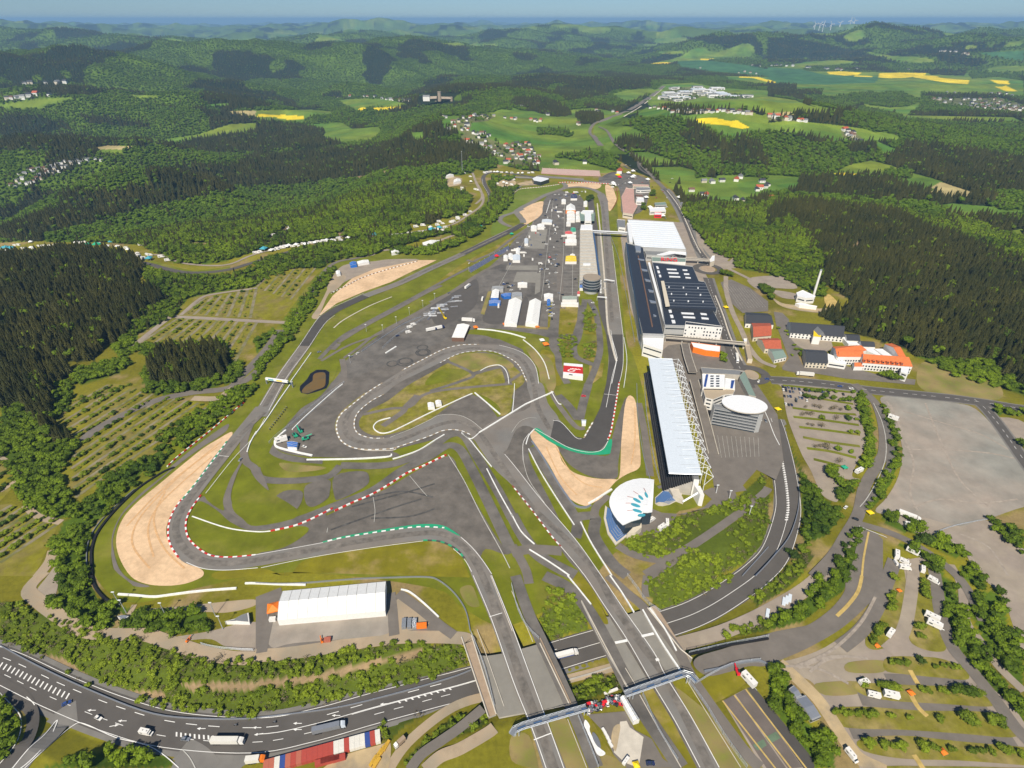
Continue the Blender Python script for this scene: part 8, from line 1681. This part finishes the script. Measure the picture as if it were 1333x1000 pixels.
# paddock cars, vans and lorries
PC='545,660 590,575 592,605 610,540 575,535 630,410 595,390 575,370 600,365 560,395 585,850 540,825 455,890 530,870 600,905 595,910 390,550 455,540 410,600 430,600 350,640 620,450 640,470 650,655 300,815 290,790 240,690 260,730 180,830 210,770 500,440 520,455 700,225 780,225 800,230 840,215 870,220 690,250 820,250 760,230 1125,175 1150,160 1180,150 1200,180 1110,150 675,635 680,690 665,460 410,560 470,555 285,740 160,850 380,850 235,760'.split()
for i,s in enumerate(PC):
    k=('white_wall','silver','black','white_wall','red_plastic','white_wall','blue_metal')[i%7]
    if i%4==0: veh('pcamper','Y1',s,rs.choice((1.5,1.6,.1)),'white team van among the paddock tents',CV,'team vans in the paddock')
    elif i%4==1: veh('trk','Y1',s,rs.choice((1.5,1.65,0)),'white team lorry among the paddock tents',TR,'team lorries in the paddock',.75)
    else: x,y,z=gnd('Y1',s); place('car_'+k,(x,y,z+.3),rs.choice((1.5,0,.3)),{'white_wall':'white','silver':'silver','black':'black','red_plastic':'red','blue_metal':'dark blue'}[k]+' car standing among the paddock tents','cars in the paddock',CAR(k))
for i,s in enumerate('155,50 140,125 35,145 40,185 30,240 225,90 245,175 215,155 125,360 150,380 105,400 215,400 145,410 275,525 320,545 340,720 715,650 720,720 730,740 110,690 130,750 95,560 145,400 310,715 870,465 875,380 490,340'.split()):
    k=('white_wall','silver','black','sand_stone')[i%4]; x,y,z=gnd('W4',s); place('car_'+k,(x,y,z+.3),rs.uniform(0,3),{'white_wall':'white','silver':'silver','black':'black','sand_stone':'beige'}[k]+' car on the open asphalt west of the pit building','cars west of the pit building',CAR(k))
# rows of shade umbrellas beside the pit tower
for i in range(9): veh('umb','W4','%f,%f'%(818,370+i*20),0,'small white umbrella in the row below the pit building','umbrellas beside the pit lane',lambda: make_pavilion('tent_white',2.2,2,.5))
# entrance fair
for i,s in enumerate('180,400 210,400 150,410 380,270 420,275 470,320 450,310 480,330 385,330 430,325 350,150 405,160 630,355 640,360 690,440 610,590 600,600 740,580 660,720 680,730 690,760 735,765 840,700 880,700 820,830 780,820 860,850 760,740 950,330 920,380 1040,590 1020,690 830,500 190,420 300,400 340,390 400,400 560,380 420,240 440,245'.split()):
    k=('white_wall','silver','container_rust','white_wall','black')[i%5]
    if i%3: x,y,z=gnd('W7',s); place('car_'+k,(x,y,z+.3),rs.uniform(0,3),{'white_wall':'white','silver':'silver','container_rust':'orange','black':'black'}[k]+' car parked around the entrance shops at the far end','cars around the entrance shops',CAR(k))
    else: veh('pav_tent_white','W7',s,.2,'white canopy among the entrance shops at the far end',lambda: make_pavilion('tent_white'),'canopies at the entrance shops',sc=1.6)
# campers along the old circuit
def camp(t,pts,where,keys=('camper','caravan','camper','pav_tent_white'),sc=1.15):
    for s in pts.split():
        a,b=s.split(',')[:2]; k=keys[rs.randrange(len(keys))]; x,y,z=gnd(t,a+','+b)
        col={'camper':('white camper van',CV),'caravan':('white caravan',CR),'pav_tent_white':('white canopy',lambda: make_pavilion('tent_white')),'pav_teal':('teal canopy',lambda: make_pavilion('teal')),'pav_green_plastic':('green canopy',lambda: make_pavilion('green_plastic'))}[k]
        place(k,(x,y,z+.25),rs.uniform(-.5,.6),col[0]+' '+where,'camp '+where,col[1],sc*rs.uniform(.9,1.2))
camp('V1','60,172 120,125 150,122 185,150 245,100 250,145 310,130 345,130 440,120 480,118 320,182 340,183 230,185 600,105 620,130 665,100 680,98 690,170 600,160 715,158 790,110 850,135 930,135 1000,145 1010,160 1115,120 935,190 1065,200 1100,210 1140,228 1165,200 1190,200 1275,215 1325,243 845,180 560,160 95,200 215,185 270,150 460,122 640,108 830,145 400,128 1090,190','on the meadow by the old circuit at the far left')
camp('V1','50,145 95,155 520,160 765,127 695,125 885,102 1180,235 705,200 30,150 780,125','on the meadow by the old circuit at the far left',('pav_teal','pav_teal','pav_green_plastic'),1.7)
camp('V2','10,215 25,215 40,210 100,205 115,200 150,190 180,180 200,178 220,180 240,175 260,180 265,185 280,168 300,172 320,160 345,162 360,155 380,158 395,152 410,150 425,152 440,150 455,148 475,135 530,135 490,145 135,195 165,187 190,183 290,170 335,160 372,157 400,154 433,152','in the long row beside the old circuit')
camp('V2','110,118 130,130 160,107 210,75 120,125 195,85','in the small forest clearing above the long row')
camp('V2','805,118 790,120 830,118 870,105 900,108 925,100 960,100 910,70 950,62 990,75 1030,60 1040,42 1060,52 1105,45 1120,40 1145,20 1185,5 1060,90 1025,85 1075,75 1010,90','on the slope below the forest edge'); camp('V2','995,92 1040,80 60,200','on the slope below the forest edge',('pav_teal',),1.6)
camp('V3','240,80 245,130 160,190 145,210 290,205 310,210 225,315 240,420 190,450 120,490 60,520 180,45','between the forest and the far bend'); camp('V3','515,105 480,120 500,150 620,95 655,110 520,205 570,185 600,190 640,160 560,140 590,150','on the tan camp ground inside the far bend')
camp('V3','400,38 430,35 470,38 500,40 540,40 590,42 640,45 700,50 740,50 800,45 840,42 380,45','along the fence above the far bend')
# ================================================================ houses
def village(t,pts,where,seed,walls=('white_wall','white_wall','cream'),roofs=('slate_roof','grey_roof','brown_roof','slate_roof','slate_roof','grey_roof','red_roof'),sc=(.9,1.25)):
    r=random.Random(seed); WN={'white_wall':'white','cream':'cream','grey_wall':'grey'}; RN={'slate_roof':'slate grey','grey_roof':'light grey','brown_roof':'brown','red_roof':'red','white_roof':'white'}
    for s in pts.split():
        a=r.choice(walls); b=r.choice(roofs); house(t,s,a,b,r.choice((0,1.57,.3,1.2))+r.uniform(-.3,.3),'%s house with %s roof %s'%(WN[a],RN[b],where),'houses '+where,r.uniform(*sc)*.64)
village('Y5','360,200 400,230 440,200 480,175 560,175 590,190 620,205 690,180 250,250 310,240 400,280 380,310 410,330 350,330 200,335 270,290 170,200 140,180 470,365 500,375 560,375 590,365 530,410 620,400 640,390 600,450 400,455 440,470 560,490 600,520 650,520 720,500 700,560 690,590 740,600 780,610 820,500 840,540 900,500 940,490 980,500 1040,480 1070,490 1020,540 1100,540 900,600 950,600 980,620 1050,600 1000,650 1030,680 930,640 1080,640 1120,620 1150,660 1170,690 1130,700 1180,620 850,670 820,690 500,200 530,170 1060,570 1130,580 880,560','in the village below the castle',1,sc=(1.1,1.7))
village('Y5','810,200 880,210 915,215 1090,220 1140,230 1160,240 1270,165 1040,70 990,75','on the meadow behind the village',2,sc=(1.1,1.6))
village('Y6','590,285 620,280 650,290 690,290 710,280 730,295 750,315 790,310 820,300 850,310 870,315 900,310 930,320 960,315 990,315 1010,310 1040,315 1090,300 1120,305 1150,315 1180,310 1200,320 1230,315 1260,320 1290,325 1320,325 860,295 1075,310','in the row village behind the meadow road',3,sc=(1.2,1.7)); village('Y6','200,300 210,315 320,310 340,300 350,320 70,400 80,405','beside the highway cutting',4,sc=(1.2,1.8))
village('A30','860,520 890,520 920,535 950,520 1000,545 1020,520 1040,515 1060,540 1080,550 1100,520 1110,545 1130,535 1150,560 1160,540 1180,520 1190,545 1200,570 1210,530 1230,550 1250,545 1260,570 1280,560 1300,550 1310,575 1325,565 1010,555 1050,560 1090,560 1120,565 1170,575 1230,575 1240,490 1270,500 1200,490 1160,490 930,485 970,487 1070,525 1140,555 1220,560 1275,575 1290,570','in the village at the far right',5,roofs=('slate_roof','brown_roof','grey_roof'),sc=(1.5,2.1))
village('A30','10,605 30,610 50,612 95,620 110,622 160,628 175,630 195,633 400,680 415,685 430,700 445,695 410,700 425,715 440,710 455,735 480,740','in the hamlets between the right hand meadows',6,sc=(1.4,2)); village('A30','20,345 45,345 70,342 100,345 130,345 200,355 215,355 300,360 310,362 360,365 380,368 460,362 470,362 730,365 900,268 920,268 950,270 975,272 1010,285 1040,285 1025,280','beyond the yellow rape fields',7,sc=(2.2,3.2))
village('A00','60,965 85,970 110,960 140,955 160,950 180,945 100,905 120,930 150,890 170,885 200,880 215,905 230,880 250,870 270,870 290,880 240,900 260,890 300,860 320,850 340,840 360,845 350,870 370,850 390,840 330,870 220,930 190,930 280,900 310,890 410,835 440,830 460,835 500,830 530,835 130,905 90,940 420,850 210,915 180,900','in the valley village at the far left',8,roofs=('slate_roof','brown_roof','grey_roof'),sc=(1.0,1.5))
village('A00','130,438 160,436 60,515 90,512 120,510 40,515 150,500 190,495 260,498 240,435 300,435 340,430','in the wooded valley beyond',9,sc=(2,3)); village('A10','430,510 490,503 565,503 580,505 620,505 655,515 680,518 700,520 715,522 750,525 770,525 790,528 800,525','in the distant valley left of the castle',10,sc=(1.6,2.3))
village('V7','435,310 465,290 330,315 200,320 260,325 190,415 215,420 430,445 480,460 680,440 620,320 640,360 600,370 585,380 660,345 110,385 45,490 90,455','on the meadows right of the main road',11,sc=(1.2,1.8)); village('A20','60,550 190,600 20,620 120,630 150,630 350,650 560,900 380,850 230,855 980,355 1180,380 1210,375 1240,380 1270,385 1250,340 1290,345','scattered along the meadow roads',12,sc=(1.3,2))
def make_hall(rc):
    t=thing('industrial_hall','x','hall'); MB().box(-20,20,-13,13,-8,8,'white_wall').build('wall',t); MB().gable(-20,20,-13,13,8.02,2,rc,.5).build('roof',t); MB().box(-14,14,-13.05,-13.01,2,5,'window_dark').build('window',t); return t
r_=random.Random(6)
for s in '760,145 780,140 930,140 900,150 830,175 860,175 800,190 850,190 960,190 1000,160 1040,165 1060,150 1090,150 1080,185 1120,200 1060,200 1150,195 1180,205 1220,200 1260,200 1290,205 700,200 720,185 690,215 760,215 790,230 850,215 890,215 930,165 960,150 1020,185 1100,190 1040,205 740,200 810,210'.split():
    k=r_.choice(('white_roof','pale_blue_roof','grey_roof')); x,y,z=gnd('Y6',s); place('hall_'+k,(x,y,z),r_.uniform(-.3,.3),{'white_roof':'white','pale_blue_roof':'pale blue','grey_roof':'grey'}[k]+' roofed factory hall in the industrial estate beyond the highway','halls in the industrial estate',(lambda k=k: make_hall(k)),r_.uniform(.7,1.5))
# ================================================================ single trees and bushes
def tree_proto(kind,seed):
    rs=random.Random(seed); t=thing('tree','x','tree')
    if kind=='spruce': V,F=spruce_crown(rs,9,11); mk='spruce_needles'; tr=.3
    elif kind=='bare': V,F=blob_crown(rs,170,6,.045,.8,False); mk='bare_twigs'; tr=.5
    elif kind=='dark': V,F=blob_crown(rs,300,7,.05); mk='dark_leaves'; tr=.45
    else: V,F=blob_crown(rs,300,7,.05); mk='beech_leaves' if kind=='tree' else 'scrub_leaves'; tr=.45
    mesh_obj('crown',V,F,M(mk),None,t); m=MB().cyl(0,0,-.03,tr,.03,'bark',.015,6)
    for a in (0,2.1,4.2): m.bar((0,0,tr*.7),(.16*math.cos(a),.16*math.sin(a),tr*1.15),.009,'bark')
    m.build('trunk',t); return t
TN=[0]
def plant(kind,x,y,z,h,wd,lb,grp,cat='tree'):
    k='%s%d'%(kind,TN[0]%3); TN[0]+=1
    r=place('plant_'+k,(x,y,z),random.uniform(0,6.28),lb,grp,lambda: tree_proto(kind,TN[0]),(wd,wd,h)); r.name={'bush':'bush','tree':'tree','spruce':'spruce_tree','bare':'bare_bush','dark':'dark_tree'}[kind]; r['category']=cat; return r
def plants(t,pts,kind,h,lb,grp,cat='bush',sp=1.25,sink=.12):
    for s in pts.split():
        x,y,z=gnd(t,s); hh=h*random.uniform(.75,1.3); plant(kind,x,y,z-hh*sink,hh,hh*sp,lb,grp,cat)
# bottom right islands
plants('A33','640,455 680,458 720,458 870,475 910,470 950,475 980,480','bush',4.2,'green bush on the uppermost planted island','bushes on the uppermost planted island'); plants('A33','795,450','dark',6.5,'darker tall bush in the middle of the uppermost planted island',None)
plants('A33','500,570 590,575 620,580 650,585 680,590 800,600 830,602 910,605','bush',4.5,'green bush on the second planted island behind the caravans','bushes on the second planted island'); plants('A33','980,605 1015,600 1045,615','tree',7,'leafy tree in the clump on the second planted island','trees on the second planted island','tree'); plants('A33','1095,622','bush',5.5,'round bush at the east tip of the second planted island',None)
plants('A33','350,710 390,715 430,720 470,725 510,728 545,725 640,735 735,740','bush',4,'bush along the third planted island','bushes on the third planted island'); plants('A33','890,752 1020,752 1050,755 1160,760 1200,765','bush',6,'larger bush on the east half of the third planted island','larger bushes on the third planted island')
plants('A33','520,880 600,888 650,893 690,893 800,897 860,900 955,905 1060,915 1110,918 1160,920 1210,905 1310,930 1240,915','bush',5,'bush along the lowest planted island','bushes on the lowest planted island')
plants('A33','655,20 650,100 645,140 640,175 635,110 600,262 565,300 550,325 545,345 575,290','bush',5,'bush on the first camping island','bushes on the first camping island'); plants('A33','810,40 815,80 820,110 790,275 795,320 805,60','bush',5,'bush on the second camping island','bushes on the second camping island')
# planted car park in the east
LOTI=[('80,8 250,25 440,45',10),('180,60 320,85 445,105',9),('130,125 300,148 460,160',9),('135,172 300,190 475,215',8),('165,225 320,243 480,265',9),('185,278 330,305 480,325',11),('205,335 330,352 460,385',9),('240,392 320,412 415,440',6)]
for s,w_ in LOTI: strip('planting_strip','fresh_grass',4,'A32',s,3.4)
plants('A32','200,40 230,42 260,45 290,40 320,42 350,45','tree',6,'bright green tree in the top strip of the planted car park','trees in the top strip of the planted car park','tree'); plants('A32','205,75 240,80 275,82 300,75 340,80 380,88 400,90 425,92','tree',6,'bright green tree in the second strip of the planted car park','trees in the second strip of the planted car park','tree')
plants('A32','195,125 245,122 270,128 330,138 345,132 380,140','bare',5,'brownish leafless bush in the third strip of the planted car park','bare bushes in the third strip'); plants('A32','418,135','tree',7,'tall green tree at the east end of the third strip',None,'tree'); plants('A32','180,165 205,160 225,165 355,185','bare',5,'brownish leafless bush in the fourth strip of the planted car park','bare bushes in the fourth strip'); plants('A32','280,182 460,190','bush',4.5,'small green bush in the fourth strip of the planted car park','green bushes in the fourth strip'); plants('A32','415,185','dark',7,'round dark green tree in the fourth strip of the planted car park',None,'tree')
plants('A32','210,215 230,220 280,225','bare',5,'brownish leafless bush in the fifth strip of the planted car park','bare bushes in the fifth strip'); plants('A32','430,255 465,258','bush',3.5,'low green bush at the east end of the fifth strip','green bushes in the fifth strip'); plants('A32','250,332 275,330 300,328 310,340','bare',5.5,'brownish leafless bush in the seventh strip of the planted car park','bare bushes in the seventh strip'); plants('A32','362,348 435,360','tree',5.5,'round green tree in the seventh strip of the planted car park','green trees in the seventh strip','tree'); plants('A32','370,410','bare',5,'brownish bush in the eighth strip of the planted car park',None)
plants('A32','320,470 345,475 335,495 330,460','tree',8,'tree in the clump below the planted car park','trees in the clump below the planted car park','tree')
plants('A32','135,908 120,890','dark',6.5,'dark round bush on the tan slope below the clump','dark bushes on the tan slope'); plants('A32','210,840 175,870 190,850','bush',5,'bush on the tan slope above the dark ones','bushes on the tan slope'); plants('A32','810,825 830,830 780,820','dark',7,'dark tree by the edge of the big gravel field','dark trees by the big gravel field','tree')
# left car parks
for k,(a,b) in enumerate(ROWS):
    n=int(math.hypot(a[0]-b[0],a[1]-b[1])/10)+2; lot=('upper','middle','lower','lowest')[0 if k<14 else 1 if k<25 else 2 if k<30 else 3]
    for i in range(n):
        u=(i+.5+random.uniform(-.35,.35))/n; p=(a[0]+(b[0]-a[0])*u,a[1]+(b[1]-a[1])*u)
        if p[0]<-5 or random.random()<.22: continue
        x,y,z=PH(*p); h=random.uniform(2.4,5.2); plant('bush' if random.random()<.8 else 'dark',x,y,z-h*.15,h,h*1.35,'green bush on a grass bank of the %s left car park'%lot,'bushes of the %s left car park'%lot,'bush')
# around hotels, roundabouts, infield
plants('Y4','360,120 385,140 400,160 420,170 440,190 380,110 410,130 445,160 450,215','tree',9,'leafy tree in the clump north of the slate roofed lodge','trees north of the slate roofed lodge','tree'); plants('Y4','1085,830','tree',1,'x',None) if False else None
plants('K4','640,950 680,955 700,965 755,970','tree',9,'yellow green tree beside the road below the orange roofed hotel','trees below the orange roofed hotel','tree'); plants('K7','500,40 510,70 515,95','tree',6,'yellow green tree beside the red annex','trees beside the red annex','tree')
plants('A21','1090,430 1110,425 1130,440','tree',8,'tree on the verge by the northern roundabout','trees by the northern roundabout','tree'); plants('A21','390,690 400,640 385,720 300,760 280,800 265,820 310,840 330,800 410,830 420,860 395,840 300,690','bush',4,'bush on the grass islands south of the pits','bushes on the grass islands south of the pits')
plants('W7','1035,395','spruce',16,'single dark spruce beside the white farm buildings',None,'tree'); plants('W7','570,690 590,720 560,730 600,740 680,550 720,550 700,520','tree',9,'tree among the entrance shops','trees among the entrance shops','tree'); plants('A21','395,35 400,50 410,30 420,40','dark',9,'dark tree at the north end of the paddock','trees at the north end of the paddock','tree')
plants('K4','20,750 15,780 40,800','tree',5,'shrub in the bed beside the slate roofed inn','shrubs beside the slate roofed inn'); plants('Y4','600,520 610,550 670,650 690,690 730,740 520,490 650,740','bush',4.5,'shrub on the village lane between the lodges and hotels','shrubs on the village lane')
# roundabout islands
def disc(t,s,rx,ry,m,l,name='roundabout_island'):
    x,y=at(t,s,0); L=[(x+rx*math.cos(a),y+ry*math.sin(a)) for a in np.linspace(0,6.283,28)[:-1]]; o=MB().prism(L,0.0,.55,'pale_concrete',m).build(name,None,(x,y,0)); o.location.z=l; tag(o,kind='structure')
for t,s,rx,ry,m,r in (('K7','815,235',7,9,'dirt_track',14),('Y2','1012,838',10,12,'brown_bridge',17)):
    disc(t,s,rx,ry,m,.1); x,y=at(t,s,0); strip_w('road','road_asphalt',5,[(x+r*math.cos(a),y+r*math.sin(a),0) for a in np.linspace(0,6.283,40)],9)
scatter()
stuff_trees('spruce_forest','spruce',FOREST['near_spruce'],'dark spruce forest standing round the circuit')
stuff_trees('beech_forest','beech',FOREST['near_beech'],'bright green broadleaf woods and hedges beside the circuit')
stuff_trees('far_spruce_forest','spruce',FOREST['far_spruce'],'distant dark spruce forest on the hills')
stuff_trees('far_beech_forest','farbeech',FOREST['far_beech'],'distant light green broadleaf forest on the hills')
stuff_trees('embankment_scrub','scrub',FOREST['scrub'],'dense green scrub on the road embankments')
# ---------------------------------------------------------------- air
def haze():
    xs=(-62000,62000); ys=(-300,61000); zs=(-520,CAMH+60)
    V=[(x,y,z) for z in zs for y in ys for x in xs]
    F=[(0,2,3,1),(4,5,7,6),(0,1,5,4),(2,6,7,3),(0,4,6,2),(1,3,7,5)]
    m=bpy.data.materials.new('air'); m.use_nodes=True; N=m.node_tree.nodes; L=m.node_tree.links; N.remove(N['Principled BSDF'])
    v=N.new('ShaderNodeVolumePrincipled'); v.inputs['Color'].default_value=(.36,.64,.97,1); v.inputs['Density'].default_value=HAZE; v.inputs['Anisotropy'].default_value=0
    L.new(v.outputs[0],N['Material Output'].inputs['Volume'])
    o=mesh_obj('haze',V,F,m); tag(o,'thin blue haze over the far hills',kind='stuff'); return o
HAZE=5.8e-5
haze()
